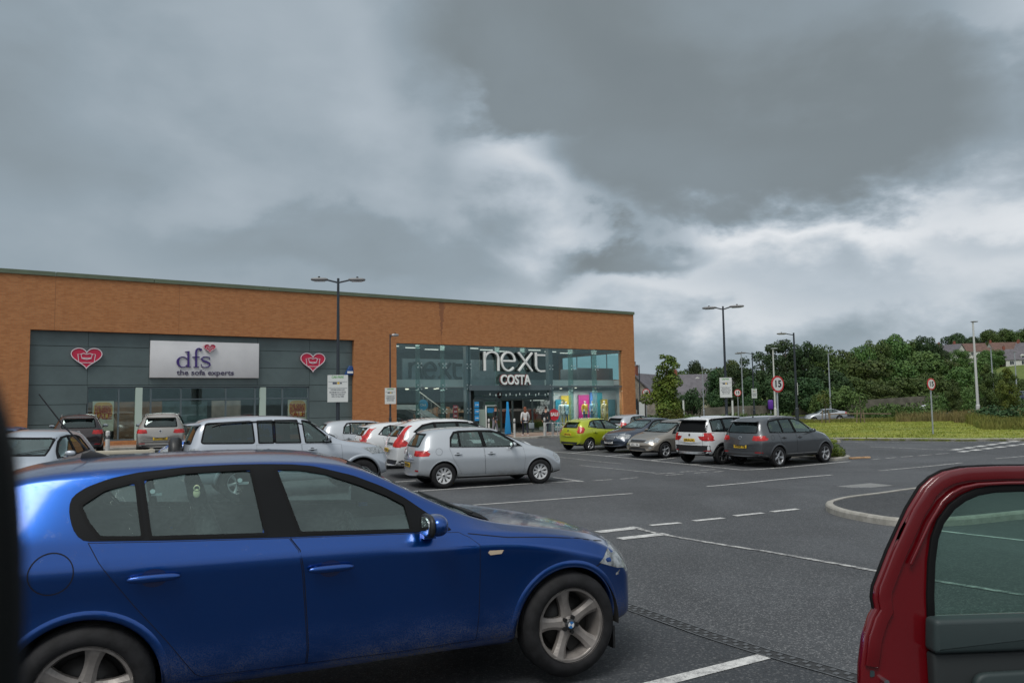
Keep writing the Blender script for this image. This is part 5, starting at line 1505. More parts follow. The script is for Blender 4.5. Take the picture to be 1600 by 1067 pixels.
# ------------------------------------------------------------------ the retail building
BO = Vector((.83, 50.0)); BA = math.atan2(.555, .832)
BX, BY = Vector((math.cos(BA), math.sin(BA))), Vector((-math.sin(BA), math.cos(BA)))
def fac(px, py, dy=0.0):
    """(along, height) on the plane dy behind the building front, as seen at a photo pixel"""
    r = ray(px, py); o = BO + BY * dy
    # r*t - o = BX*s
    det = r.x * (-BX.y) - r.y * (-BX.x)
    t = (o.x * (-BX.y) - o.y * (-BX.x)) / det
    p = Vector((r.x * t, r.y * t)) - o
    return p.dot(BX), CAMZ + r.z * t
def bw(s, d, z=0.0):
    """building coordinates to world"""
    p = BO + BX * s + BY * d; return Vector((p.x, p.y, z))
FZ = -.34                                     # shop floor level
BLD = thing('retail_building', 'long flat-roofed orange brick retail building with two glazed shop fronts', 'building', (BO.x, BO.y, 0), BA)

def brick_mat():
    m = bpy.data.materials.new('orange_brick'); m.use_nodes = True
    t = NT(m.node_tree); b = t.n['Principled BSDF']
    x, y, z = t.xyz(t.coord('Object'))
    v = t.comb(t.m('ADD', x, y), z, 0.0)
    br = t.add('ShaderNodeTexBrick'); t.l.new(v, br.inputs['Vector'])
    br.inputs['Scale'].default_value = 1.0; br.inputs['Brick Width'].default_value = .225; br.inputs['Row Height'].default_value = .075
    br.inputs['Mortar Size'].default_value = .006; br.inputs['Bias'].default_value = -.1
    br.inputs['Color1'].default_value = (.45, .195, .082, 1); br.inputs['Color2'].default_value = (.36, .142, .058, 1); br.inputs['Mortar'].default_value = (.30, .19, .10, 1)
    n = t.noise(t.comb(x, z, 0.0), .35, 5, .6); n2 = t.noise(t.scale(t.comb(x, z, 0.0), (3.0, .25, 1)), 1.0, 5, .6)
    n3 = t.noise(t.scale(t.comb(x, z, 0.0), (4.4, 10, 1)), 1.0, 2, .6)
    c = t.mix(t.m('MULTIPLY', t.smooth(n, .3, .7), .16), br.outputs[0], (.50, .20, .065))
    c = t.mix(t.m('MULTIPLY', t.smooth(n2, .52, .75), .14), c, (.22, .085, .035))
    c = t.mix(t.m('MULTIPLY', t.smooth(n3, .52, .66), .18), c, (.22, .072, .030))
    c = t.mix(t.m('MULTIPLY', t.smooth(n3, .45, .34), .18), c, (.52, .25, .10))
    t.l.new(c, b.inputs['Base Color']); b.inputs['Roughness'].default_value = .85; b.inputs['Specular IOR Level'].default_value = .2
    t.l.new(t.bump(br.outputs['Fac'], -.4, .008), b.inputs['Normal'])
    return m
M_BRICK = brick_mat()
m_clad = pmat('grey_green_cladding', (.088, .122, .124), .45, var=.12, vscale=.8)
m_clad_gap = pmat('cladding_joint', (.02, .026, .028), .8)
m_coping = pmat('green_grey_coping', (.105, .135, .085), .5, var=.12, vscale=1.5)
m_frame = pmat('window_frame_grey', (.085, .115, .13), .4)
m_frame_l = pmat('pale_window_post', (.42, .52, .46), .45)
m_white = pmat('white_panel', (.66, .67, .66), .45, var=.05, vscale=1)
m_sign = pmat('white_sign_board', (.62, .62, .63), .4, var=.05, vscale=.8)
m_purple = pmat('purple_letter', (.045, .02, .16), .35)
m_grape = pmat('grey_purple_letter', (.06, .05, .10), .45)
m_heart = pmat('crimson_heart', (.50, .012, .055), .35)
m_trimw = pmat('white_outline', (.70, .62, .66), .4)
m_letter = pmat('white_letter', (.78, .80, .78), .4)
m_letter_side = pmat('letter_return', (.03, .035, .04), .5)
m_lit = pmat('lit_tube', (.9, .9, .9), .4, emit=(1, .97, .88), estr=.9)
m_spot = pmat('lit_downlight', (.9, .9, .9), .4, emit=(1, .90, .72), estr=1.5)
m_int = pmat('shop_wall_dark', (.030, .040, .042), .8, var=.3, vscale=2)
m_int2 = pmat('shop_floor', (.12, .12, .115), .5)
m_intc = pmat('shop_ceiling', (.07, .08, .085), .8)
m_shopw = pmat('shop_white', (.50, .52, .51), .6)
m_wood = pmat('shop_shelf_wood', (.20, .10, .05), .6, var=.3)
g_shop = glass_mat('shop_glass', (.84, .91, .91), refl=.85)
g_fin = glass_mat('glass_fin', (.55, .74, .72), haze=.16, refl=.8)

sL, sR = -36.0, fac(991.5, 560)[0]
zT = .5 * (fac(300, 450)[1] + fac(900, 483)[1]) 
a0, a1 = fac(46, 560)[0], fac(553.5, 560)[0]          # furniture shop recess
b0, b1 = fac(619.5, 580)[0], fac(972.5, 580)[0]       # clothes shop recess
zA = .5 * (fac(100, 517)[1] + fac(500, 529)[1]); zB = .5 * (fac(650, 536.5)[1] + fac(940, 546.5)[1])
print('BUILD', sL, sR, zT, a0, a1, b0, b1, zA, zB, fac(0, 424), fac(990, 487), fac(46, 514), fac(553, 531), fac(619, 535), fac(972, 547))
TH, BASE, DEEP = .40, -1.6, 32.0
mb = MB()
for (x0, x1, z0, z1) in ((sL, a0, BASE, zT), (a0, a1, zA, zT), (a1, b0, BASE, zT), (b0, b1, zB, zT), (b1, sR, BASE, zT)):
    mb.add([(x0, 0, z0), (x1, 0, z0), (x1, 0, z1), (x0, 0, z1)], [(0, 1, 2, 3)])
for x in (a0, a1, b0, b1): mb.add([(x, 0, BASE), (x, TH, BASE), (x, TH, zA if x < a1 + .1 else zB), (x, 0, zA if x < a1 + .1 else zB)], [(0, 1, 2, 3)])
for x0, x1, z in ((a0, a1, zA), (b0, b1, zB)): mb.add([(x0, 0, z), (x1, 0, z), (x1, TH, z), (x0, TH, z)], [(0, 1, 2, 3)])
# right end wall with a tall window towards the front, left end and back
wz0, wz1 = fac(950, 592)[1], zB - .1
for (y0, y1, z0, z1) in ((0, 1.2, BASE, zT), (1.2, 8.5, BASE, wz0), (1.2, 8.5, wz1, zT), (8.5, DEEP, BASE, zT)):
    mb.add([(sR, y0, z0), (sR, y1, z0), (sR, y1, z1), (sR, y0, z1)], [(0, 1, 2, 3)])
mb.add([(sL, 0, BASE), (sL, DEEP, BASE), (sL, DEEP, zT), (sL, 0, zT)], [(3, 2, 1, 0)])
mb.add([(sL, DEEP, BASE), (sR, DEEP, BASE), (sR, DEEP, zT), (sL, DEEP, zT)], [(3, 2, 1, 0)])
mb.build('brick_wall', M_BRICK, BLD)
MB().box(sL + .1, sR - .1, .1, DEEP - .1, zT - .5, zT - .45).build('roof', m_coping, BLD)
mb = MB()
j = [sL - .05] + [fac(p, 470)[0] for p in (86, 240, 420, 621, 689, 753, 810, 870, 932)] + [sR + .06]
for x0, x1 in zip(j[:-1], j[1:]): mb.box(x0 + .012, x1 - .012, -.07, .35, zT, zT + .20)
for x in j[4:7]: mb.box(x - .05, x + .05, -.075, .355, zT - .02, zT + .205)
mb.box(sR - .30, sR + .06, .36, DEEP, zT, zT + .20)
mb.build('roof_coping', m_coping, BLD)
mb = MB()
for p in (86, 280, 689, 871): x = fac(p, 480)[0]; MB().box(x - .008, x + .008, -.004, .01, zA if p < 600 else zB, zT).build('movement_joint', pmat('mastic', (.26, .11, .045), .8), BLD)
# rain staining below a leaking coping joint
x = fac(690, 500)[0]; rnd = random.Random(4); mb = MB()
ribbon_pts = [(x + rnd.gauss(0, .035), zT - .02 - .075 * i) for i in range(28)]
for i in range(27):
    w0_, w1_ = [(.17 + .14 * mnoise.noise(Vector((k * .9, 3, 0))) + .03 * (k % 2)) * (1 - k / 30) + .015 for k in (i, i + 1)]
    (xa_, za_), (xb_, zb_) = ribbon_pts[i], ribbon_pts[i + 1]
    if not mb.v: mb.v += [Vector((xa_ - w0_, -.004, za_)), Vector((xa_ + w0_, -.004, za_))]
    n_ = len(mb.v); mb.v += [Vector((xb_ - w1_, -.004, zb_)), Vector((xb_ + w1_, -.004, zb_))]; mb.f.append((n_ - 2, n_ - 1, n_ + 1, n_)); mb.sm.append(False)
mb.build('dark_staining', pmat('stained_brick', (.27, .112, .052), .9), BLD)

# --- furniture shop: cladding rows, window band
w0, w1 = fac(137, 640)[0], fac(485.5, 640)[0]
zW = .5 * (fac(160, 604)[1] + fac(450, 605.5)[1]) + .0
zW0 = fac(170, 689)[1]
rows = [zA, fac(100, 540)[1], fac(100, 571)[1], fac(100, 601.5)[1], fac(100, 632)[1], fac(100, 663)[1], -.9]
vj = [a0, fac(137, 600)[0], fac(234, 600)[0], fac(404, 600)[0], fac(486, 600)[0], a1]
mb = MB(); mb.box(a0, w0, .30, .40, -1, zA); mb.box(w1, a1, .30, .40, -1, zA); mb.box(w0, w1, .30, .40, zW + .03, zA); mb.build('cladding_backing', m_clad_gap, BLD)
mb = MB()
for z1, z0 in zip(rows[:-1], rows[1:]):
    if z0 >= zW - .05: spans = list(zip(vj[:-1], vj[1:]))
    elif z1 > zW + .02: spans = None
    else: spans = [(vj[0], vj[1]), (vj[-2], vj[-1])]
    if spans is None: mb.box(a0 + .01, w0 - .01, .27, .30, z0 + .012, z1 - .012); mb.box(w1 + .01, a1 - .01, .27, .30, z0 + .012, z1 - .012); mb.box(w0 + .0, w1 - .0, .27, .30, zW + .03, z1 - .012); continue
    for x0, x1 in spans: mb.box(x0 + .008, x1 - .008, .27, .30, z0 + .012, z1 - .012)
mb.build('cladding', m_clad, BLD)
mb = MB(); mb.box(w0, w1, .20, .45, zW0 - .35, zW0 - .02); mb.build('plinth', M_BRICK, BLD)
def glazing(parent, x0, x1, z0, z1, y, name='shop_window', mat=None):
    return MB().box(x0, x1, y, y + .02, z0, z1).build(name, mat or g_shop, parent)
mull = [fac(p, 640)[0] for p in (137, 186.5, 218, 237, 284.5, 355, 401, 413, 444, 484.5)]
kinds = ['f', 'f', 'w', 'f', 'f', 'f', 'f', 'w', 'f', 'f']
zTr = .5 * (fac(237, 623)[1] + fac(355, 624)[1])
for x0, x1 in zip(mull[:-1], mull[1:]):
    o = glazing(BLD, x0, x1, zW0, zW, .36)
mb = MB(); mw = MB()
for x, k in zip(mull, kinds):
    if k == 'f': mb.box(x - .035, x + .035, .31, .41, zW0, zW)
    else: mw.box(x - .15, x + .15, .26, .44, zW0 - .02, zW - .01)
mb.box(w0, w1, .31, .41, zW - .05, zW + .01); mb.box(w0, w1, .31, .41, zW0 - .02, zW0 + .05); mb.box(mull[3], mull[-1], .315, .405, zTr - .03, zTr + .03)
mb.build('window_frame', m_frame, BLD)
for x, k in zip(mull, kinds):
    if k == 'w': MB().box(x - .15, x + .15, .25, .44, zW0 - .02, zW - .01).build('window_post', m_frame_l, BLD)
# room behind
mb = MB()
X0, X1, D = a0 + .5, a1 - .5, 11.0
mb.add([(X0, .5, FZ), (X1, .5, FZ), (X1, D, FZ), (X0, D, FZ)], [(0, 1, 2, 3)]); mb.build('shop_floor', m_int2, BLD)
MB().add([(X0, D, FZ), (X1, D, FZ), (X1, D, zW + .6), (X0, D, zW + .6)], [(0, 1, 2, 3)]).add([(X0, .5, FZ), (X0, D, FZ), (X0, D, zW + .6), (X0, .5, zW + .6)], [(0, 1, 2, 3)]).add([(X1, .5, FZ), (X1, D, FZ), (X1, D, zW + .6), (X1, .5, zW + .6)], [(0, 1, 2, 3)]).build('shop_wall', m_int, BLD)
MB().add([(X0, .42, zW + .5), (X1, .42, zW + .5), (X1, D, zW + .5), (X0, D, zW + .5)], [(0, 1, 2, 3)]).build('shop_ceiling', m_intc, BLD)
rnd = random.Random(8)
for i in range(16):
    x = X0 + 1 + (X1 - X0 - 2) * rnd.random(); y = rnd.choice((1.6, 3.2, 5.5)); mb = MB(); mb.tube((x, y, zW + .42), (x, y, zW + .49), .07, n=10)
    mb.build('downlight', m_spot, BLD)
def bthing(name, label, cat, s_, d_, z_, rz=0.0, group=None):
    p = bw(s_, d_, z_); return thing(name, label, cat, p, BA + rz, group)
# sofas and a warm panel inside the furniture shop
for i, (s_, d_, col, nm) in enumerate([(-20.6, 3.2, (.10, .07, .06), 'brown'), (-15.4, 3.0, (.20, .19, .18), 'grey'), (-11.0, 3.4, (.07, .10, .14), 'slate blue')]):
    t = bthing('sofa', nm + ' two-seat sofa on show inside the furniture shop window', 'sofa', s_, d_, FZ)
    mt = pmat('sofa_' + nm.replace(' ', '_'), col, .9)
    MB().box(-.95, .95, -.4, .42, .12, .42).build('sofa_base', mt, t, .05)
    MB().box(-.95, .95, .25, .48, .42, .88).build('backrest', mt, t, .06)
    for sg in (-1, 1): MB().box(sg * .85 - .12, sg * .85 + .12, -.42, .44, .14, .62).build('armrest', mt, t, .06); MB().box(sg * .37 - .35, sg * .37 + .35, -.42, .24, .42, .54).build('seat_cushion', mt, t, .05)
for i, (s_, d_, wd, col) in enumerate([(fac(245, 640)[0], 6.0, 2.4, (.07, .038, .018)), (fac(330, 640)[0], 8.0, 3.0, (.05, .09, .10)), (fac(160, 640)[0], 7.0, 2.2, (.06, .035, .022)), (fac(390, 640)[0], 5.0, 1.6, (.09, .08, .07))]):
    t = bthing('display_screen', ['tan', 'teal', 'brown', 'cream'][i] + ' display wall standing inside the furniture shop', 'display wall', s_, d_, FZ)
    MB().box(-wd / 2, wd / 2, -.05, .05, 0, 2.3).build('panel', pmat('display_%d' % i, col, .8, var=.3, vscale=2), t)
    MB().box(-wd / 2, wd / 2, -.3, .3, 0, .05).build('foot', m_int2, t)
# SALE posters
m_poster = pmat('poster_yellow', (.72, .36, .06), .6, var=.25, vscale=1.5); m_poster2 = pmat('poster_cream', (.62, .56, .42), .6); m_prt = pmat('poster_red', (.42, .05, .015), .6)
def poster(px0, px1, py0, py1, label):
    (x0, zt) = fac(px0, py0, .46); (x1, zb) = fac(px1, py1, .46); xc = (x0 + x1) / 2; w_, h_ = x1 - x0, zt - zb
    t = bthing('sale_poster', label, 'poster', xc, .46, zb)
    MB().box(-w_ / 2, w_ / 2, 0, .03, 0, h_).build('board', m_poster2, t)
    MB().prism(rounded([(-w_ * .44, h_ * .42), (-w_ * .44, h_ * .97), (w_ * .44, h_ * .97), (w_ * .44, h_ * .42)], w_ * .3, 6), -.008, -.001).build('yellow_disc', m_poster, t)
    for txt, zz, hh in (('THE GREAT', .78, .15), ('SUMMER', .65, .17), ('SALE', .48, .22)):
        text_obj('poster_lettering', txt, m_prt, t, Matrix.Translation((0, -.014, h_ * zz)) @ Matrix.Rotation(PI / 2, 4, 'X'), h_ * hh * 1.15, .002, .012, width=w_ * .82)
poster(145, 177, 627, 673, 'yellow summer sale poster behind the left end of the furniture shop window')
poster(450, 479, 624.5, 668, 'yellow summer sale poster at the right end of the furniture shop window')

# --- fascia sign and hearts
def heart(n=40, r=1.0):
    pts = []
    for i in range(n):
        t_ = 2 * PI * i / n
        x = 16 * math.sin(t_) ** 3; y = 13 * math.cos(t_) - 5 * math.cos(2 * t_) - 2 * math.cos(3 * t_) - math.cos(4 * t_)
        pts.append((x / 16 * r, (y + 1.8) / 15.3 * r * .80))
    return pts
def ribbon(mb, pts, w, y0, y1, closed=False):
    """flat stroke in the XZ plane extruded from y0 to y1; w may vary along the stroke"""
    P = [Vector(p) for p in pts]; n = len(P)
    ws = w if isinstance(w, (list, tuple)) else [w] * n
    A, B = [], []
    for i, p in enumerate(P):
        q0, q1 = (P[i - 1], P[(i + 1) % n]) if closed else (P[max(i - 1, 0)], P[min(i + 1, n - 1)])
        d = (q1 - q0).normalized(); nr = Vector((-d.y, d.x)) * ws[i] / 2
        A.append(p + nr); B.append(p - nr)
    vs = [(a.x, y0, a.y) for a in A] + [(b.x, y0, b.y) for b in B] + [(a.x, y1, a.y) for a in A] + [(b.x, y1, b.y) for b in B]
    fs = []
    for i in range(n if closed else n - 1):
        j = (i + 1) % n
        fs += [(i, j, n + j, n + i), (2 * n + i, 3 * n + i, 3 * n + j, 2 * n + j), (i, 2 * n + i, 2 * n + j, j), (n + i, n + j, 3 * n + j, 3 * n + i)]
    if not closed: fs += [(0, n, 3 * n, 2 * n), (n - 1, 3 * n - 1, 4 * n - 1, 2 * n - 1)]
    mb.add(vs, fs)
def heart_sign(parent, xc, zc, r, y, name='heart_sign'):
    h = heart(44, r)
    V, Fs = cdt(h, (), r * .5)
    mb = MB(); mb.prism([(x + xc, z + zc) for x, z in h], y, y - .10)
    o = mb.build(name, m_heart, parent)
    mb = MB(); ribbon(mb, [(x * .985 + xc, z * .985 + zc) for x, z in h], r * .055, y - .101, y - .125, True); mb.build('heart_outline', m_trimw, o)
    S_ = lambda L_: [(xc + a * r, zc + b * r) for a, b in L_]
    mb = MB(); w_ = r * .05
    ribbon(mb, S_([(-.56, .28), (-.48, -.34), (.48, -.34), (.56, .28), (.36, .28), (.30, .0), (-.30, .0), (-.36, .28)]), w_, y - .101, y - .118, True)
    ribbon(mb, S_([(-.36, .28), (-.18, .34), (0, .26), (.18, .34), (.36, .28)]), w_, y - .101, y - .118)
    ribbon(mb, S_([(-.32, -.02), (0, -.10), (.32, -.02)]), w_, y - .101, y - .118)
    mb.build('sofa_outline', m_trimw, o)
    return o
for px, py, r_px in ((135, 559.5, 25), (488, 566, 19.5)):
    x, z = fac(px, py, .27); x2 = fac(px + r_px, py, .27)[0]
    heart_sign(BLD, x, z, (x2 - fac(px - r_px, py, .27)[0]) / 2 * .98, .27)
s0, s1 = fac(234.5, 560, .12)[0], fac(404.5, 560, .12)[0]
zt, zb = .5 * (fac(234.5, 531, .12)[1] + fac(404.5, 537.5, .12)[1]), .5 * (fac(234.5, 589, .12)[1] + fac(404.5, 591.5, .12)[1])
SG = MB().box(s0, s1, .10, .27, zb, zt).build('sign_board', m_sign, BLD, .01)
def sg(px, py): return fac(px, py, .10)
def serif_dfs():
    # zoomed-photo coordinates of the lettering (x: 430..880, y: 140..460 at 8.42x)
    def Q(x, y): a, b = 225 + x / 8.42, 520 + y / 8.42; return sg(a, b)
    mb = MB(); y0, y1 = .098, .03
    def stroke(pts, w): ribbon(mb, [Q(*p) for p in pts], w, y0, y1)
    k = abs(Q(0, 0)[0] - Q(100, 0)[0]) / 100
    # d: bowl with thick left side, stem, serifs
    n = 24
    ribbon(mb, [Q(508 + 66 * math.cos(a), 383 + 68 * math.sin(a)) for a in [R(-35) - R(290) * i / n for i in range(n + 1)]], [k * (10 + 26 * max(0, -math.cos(R(-35) - R(290) * i / n)) ** 2) for i in range(n + 1)], y0, y1)
    stroke([(582, 248), (582, 448)], k * 28); stroke([(540, 250), (596, 244)], k * 9); stroke([(560, 448), (615, 446)], k * 9)
    # f
    stroke([(683, 448), (683, 260), (690, 225), (708, 206), (730, 204), (745, 214)], [k * 28, k * 28, k * 26, k * 18, k * 14, k * 14])
    ribbon(mb, [Q(744 + 11 * math.cos(a), 222 + 11 * math.sin(a)) for a in [2 * PI * i / 10 for i in range(10)]], k * 14, y0, y1, True)
    stroke([(635, 318), (728, 318)], k * 11); stroke([(650, 449), (722, 449)], k * 9)
    # s
    stroke([(862, 352), (858, 322), (820, 314), (778, 318), (754, 342), (772, 366), (815, 380), (856, 398), (866, 424), (840, 448), (800, 455), (758, 446), (750, 412)],
           [k * 9, k * 9, k * 10, k * 14, k * 22, k * 27, k * 29, k * 27, k * 20, k * 13, k * 10, k * 9, k * 9])
    mb.build('sign_lettering', m_purple, SG)
    x0, z0 = Q(430, 560); x1, _ = Q(1182, 560)
    _, zz = Q(800, 525)
    text_obj('sign_lettering', 'the sofa experts', m_grape, SG, Matrix.Translation(((x0 + x1) / 2, .085, zz)) @ Matrix.Rotation(PI / 2, 4, 'X'), k * 108, .02, .004, width=x1 - x0)
    hx, hz = Q(860, 205); heart_sign(SG, hx, hz, k * 84, .10)
serif_dfs()
x, z = fac(545, 579, .27)
MB().prism([(x - .30, z - .26), (x + .30, z - .26), (x + .16, z + .26), (x - .02, z + .26)], .27, .10).build('alarm_box', pmat('alarm_blue', (.01, .055, .20), .35), BLD, .02)
MB().box(x - .16, x + .18, .085, .098, z - .16, z - .04).build('alarm_label', m_letter, BLD)

# --- clothes shop: structural glass front
zM1, zM0 = fac(800, 593.5, 1.0)[1], fac(800, 604.5, 1.0)[1]      # mezzanine edge
gy = .12
fins = [fac(p, 600, gy)[0] for p in (656, 695, 733, 781, 821, 862, 896, 933)]
zMid = .5 * (fac(696, 604, gy)[1] + fac(896, 604.5, gy)[1])
ed = [b0] + fins + [b1]
for i, (x0, x1) in enumerate(zip(ed[:-1], ed[1:])):
    glazing(BLD, x0 + .008, x1 - .008, zMid + .008, zB - .02, gy)
    if not (3 <= i <= 5): glazing(BLD, x0 + .008, x1 - .008, FZ + .02, zMid - .008, gy)
for i, x in enumerate(fins):
    if i in (2, 5):
        MB().box(x - .16, x + .16, gy + .08, gy + .42, FZ - .3, zB).build('steel_column', m_frame, BLD)
    else:
        MB().box(x - .012, x + .012, gy + .04, gy + .55, (FZ if i in (0, 1, 6, 7) else zMid), zB).build('glass_fin', g_fin, BLD)
    for zz in ([zMid, (zMid + zB) / 2] + ([(zMid + FZ) / 2] if i in (0, 1, 2) else [])):
        mb = MB()
        for dx in (-.12, .12):
            for dz in (-.12, .12):
                mb.tube((x, gy + .06, zz), (x + dx, gy + .02, zz + dz), .012, n=6); mb.tube((x + dx, gy - .02, zz + dz), (x + dx, gy + .03, zz + dz), .035, n=8)
        mb.build('spider_fitting', pmat('steel_fitting', (.5, .55, .56), .3, .8), BLD)
mb = MB(); mb.box(b0, b1, gy - .03, gy + .06, zB - .03, zB + .0); mb.box(fins[5], b1, gy - .02, gy + .10, zMid - .05, zMid + .06); mb.box(fins[2], fins[5], gy - .02, gy + .35, zMid - .22, zMid + .10)
mb.build('window_frame', m_frame, BLD)
# interior
D = 9.0; X0, X1 = b0 + .02, sR - .05
MB().add([(X0, .3, FZ), (X1, .3, FZ), (X1, D, FZ), (X0, D, FZ)], [(0, 1, 2, 3)]).build('shop_floor', m_int2, BLD)
MB().box(X0, X1, 1.0, D, zM0, zM1 - .35).build('mezzanine_floor', m_intc, BLD)
MB().box(X0, fins[2] + .1, .94, .99, zM0, zM1).build('mezzanine_edge', m_shopw, BLD)
MB().box(fins[2] + .12, fins[5], .94, .99, zM0 + .05, zM1).build('mezzanine_edge', pmat('grey_band', (.16, .19, .20), .6), BLD)
MB().box(fins[5] + .05, b1 - .02, .94, .99, zM0, zM1).build('mezzanine_edge', m_white, BLD)
MB().box(X0, X1, D, D + .1, FZ, zB + .3).build('shop_wall', m_int, BLD)
MB().box(X0 - .1, X0, .3, D, FZ, zB + .3).build('shop_wall', m_int, BLD)
MB().box(X0, X1, .42, D, zB + .12, zB + .2).build('shop_ceiling', pmat('upper_ceiling', (.085, .10, .115), .8), BLD)
MB().add([(sR - .02, 1.2, wz0), (sR - .02, 8.5, wz0), (sR - .02, 8.5, wz1), (sR - .02, 1.2, wz1)], [(0, 1, 2, 3)]).build('side_window', glass_mat('side_glass', (.50, .80, .80), refl=.5), BLD)
mb = MB()
for y in (1.2, 3.0, 4.8, 6.6, 8.5): mb.box(sR - .08, sR - .03, y - .03, y + .03, wz0, wz1)
mb.build('side_window_frame', m_frame, BLD)
# upper floor: pale screen with the dark shop name, sofas of the coffee shop, people-high backs
xa, xb = fac(629, 575, 1.6)[0], fac(729, 575, 1.6)[0]
zz0, zz1 = zM1 - .1, fac(680, 561, 1.6)[1]
MB().box(xa, xb, 1.62, 1.70, zz0, zz1).build('upper_screen', pmat('pale_screen', (.20, .25, .27), .7, var=.25, vscale=.8), BLD)
xa2, xb2 = fac(737, 575, 2.0)[0], fac(775, 575, 2.0)[0]
MB().box(xa2, xb2, 2.0, 2.1, zM1 - .1, fac(750, 562, 2.0)[1]).build('upper_screen', pmat('pale_screen2', (.14, .18, .20), .7, var=.3, vscale=1.5), BLD)
def next_letters(x0, x1, z0, z1, w, y0, y1, mat, name, parent, back=None):
    Wd, Hh = x1 - x0, z1 - z0
    def T(u, v): return (x0 + u * Wd, z0 + v * Hh)
    k = w
    strokes = []
    strokes.append([T(.02, .97), T(.02, .0)])
    strokes.append([T(.02, .62), T(.04, .80), T(.08, .92), T(.125, .965), T(.17, .94), T(.205, .86), T(.225, .72), T(.23, .60), T(.23, .0)])
    cx, cy, rx, ry = .385, .49, .105, .475
    strokes.append([T(cx - rx, .52), T(cx + rx, .52)] )
    strokes.append([T(cx + rx * math.cos(a), cy + ry * math.sin(a)) for a in [R(4) + R(316) * i / 26 for i in range(27)]])
    strokes.append([T(.55, .97), T(.77, .0)]); strokes.append([T(.77, .97), T(.55, .0)])
    strokes.append([T(.835, 1.0), T(.835, .28), T(.845, .14), T(.87, .04), T(.91, .0), T(.98, .02)]); strokes.append([T(.835, .86), T(.985, .86)])
    mb, mk_ = MB(), MB()
    for s_ in strokes:
        ribbon(mb, s_, k, y0, y1)
        if back: ribbon(mk_, s_, k * 1.15, y1 + .002, y1 + back)
    o = mb.build(name, mat, parent)
    if back: mk_.build('letter_return', m_letter_side, o)
    return o
xl, xr = fac(755.5, 565, -.15)[0], fac(853, 565, -.15)[0]
next_letters(xl, xr, fac(800, 579.5, -.15)[1], fac(800, 549.5, -.15)[1], .112, -.20, -.08, m_letter, 'shop_name', BLD, back=.14)
xl2, xr2 = fac(639, 575, 1.55)[0], fac(723, 575, 1.55)[0]
next_letters(xl2, xr2, fac(680, 591, 1.55)[1], fac(680, 566, 1.55)[1], .16, 1.50, 1.60, m_int, 'inner_shop_name', BLD)
xc, zc = fac(805, 594, -.12)
wd = fac(829, 594, -.12)[0] - fac(782, 594, -.12)[0]
o = text_obj('coffee_shop_name', 'COSTA', m_letter, BLD, Matrix.Translation((xc, -.17, zc)) @ Matrix.Rotation(PI / 2, 4, 'X'), .86, .03, .022, width=wd)
text_obj('letter_outline', 'COSTA', pmat('costa_edge', (.16, .01, .02), .5), o, Matrix.Translation((xc, -.09, zc)) @ Matrix.Rotation(PI / 2, 4, 'X'), .86, .04, .055, width=wd * 1.03)
rnd = random.Random(5)
for i in range(9):      # cafe lights on the ceiling and tubes over the entrance
    x = X0 + .8 + (X1 - X0 - 1.6) * (i + .3 * rnd.random()) / 9; mb = MB(); mb.box(x - .5, x + .5, 3.2 + (i % 3), 3.3 + (i % 3), zB + .05, zB + .10); mb.build('ceiling_light', m_lit, BLD)
for i in range(10):
    x = X0 + .8 + (X1 - X0 - 1.6) * rnd.random(); y = 2 + 5 * rnd.random(); mb = MB(); mb.tube((x, y, zM0 - .06), (x, y, zM0 - .01), .09, n=10); mb.build('downlight', m_spot, BLD)
# cafe furniture upstairs on the right
for i, (px, d_, wd, hh, col, nm) in enumerate([(925, 3.5, 2.4, 1.0, (.06, .07, .08), 'dark'), (948, 2.6, 1.6, .95, (.16, .06, .045), 'oxblood'), (893, 4.2, 1.6, .9, (.10, .12, .13), 'slate')]):
    s_ = fac(px, 585, d_)[0]; t = bthing('bench_seat', nm + ' cafe bench on the upper floor behind the glass', 'bench', s_, d_, zM1 - .35)
    mt = pmat('bench_' + nm, col, .8)
    MB().box(-wd / 2, wd / 2, -.25, .3, 0, .45).build('seat', mt, t, .04); MB().box(-wd / 2, wd / 2, .2, .35, .45, hh + .35).build('backrest', mt, t, .04)
# stairs behind the left panes
def stairs():
    t = bthing('staircase', 'open staircase with pale stringers inside the left of the glass front', 'staircase', 0, 0, 0)
    def Z(px, py, d=2.2): return fac(px, py, d)
    mb = MB()
    P = [Z(614, 636), Z(652, 636), Z(694, 662)]
    for k, dz in ((0, 0),):
        vs = []
        pts = [(P[0][0], P[0][1]), (P[1][0], P[1][1]), (P[2][0], P[2][1])]
        ribbon(mb, pts, .30, 2.2, 2.28); ribbon(mb, pts, .30, 3.6, 3.68)
    mb.build('stringer', m_shopw, t)
    mb = MB(); A, B = Z(652, 636), Z(700, 666)
    for i in range(12): u = i / 12; x = A[0] + (B[0] - A[0]) * u; z = A[1] + (B[1] - A[1]) * u; mb.box(x, x + .24, 2.3, 3.58, z - .05, z)
    mb.box(P[0][0], A[0], 2.3, 3.58, A[1] - .08, A[1]); mb.build('tread', m_int2, t)
    mb = MB(); A, B = Z(655, 612), Z(692, 640)
    mb.path([(A[0], 2.2, A[1]), (B[0], 2.2, B[1])], .03, 6)
    for i in range(7): u = i / 6; x = A[0] + (B[0] - A[0]) * u; z = A[1] + (B[1] - A[1]) * u; mb.tube((x, 2.2, z), (x, 2.2, z - .9), .012, n=6)
    mb.build('handrail', pmat('rail_steel', (.45, .45, .40), .3, .7), t)
stairs()
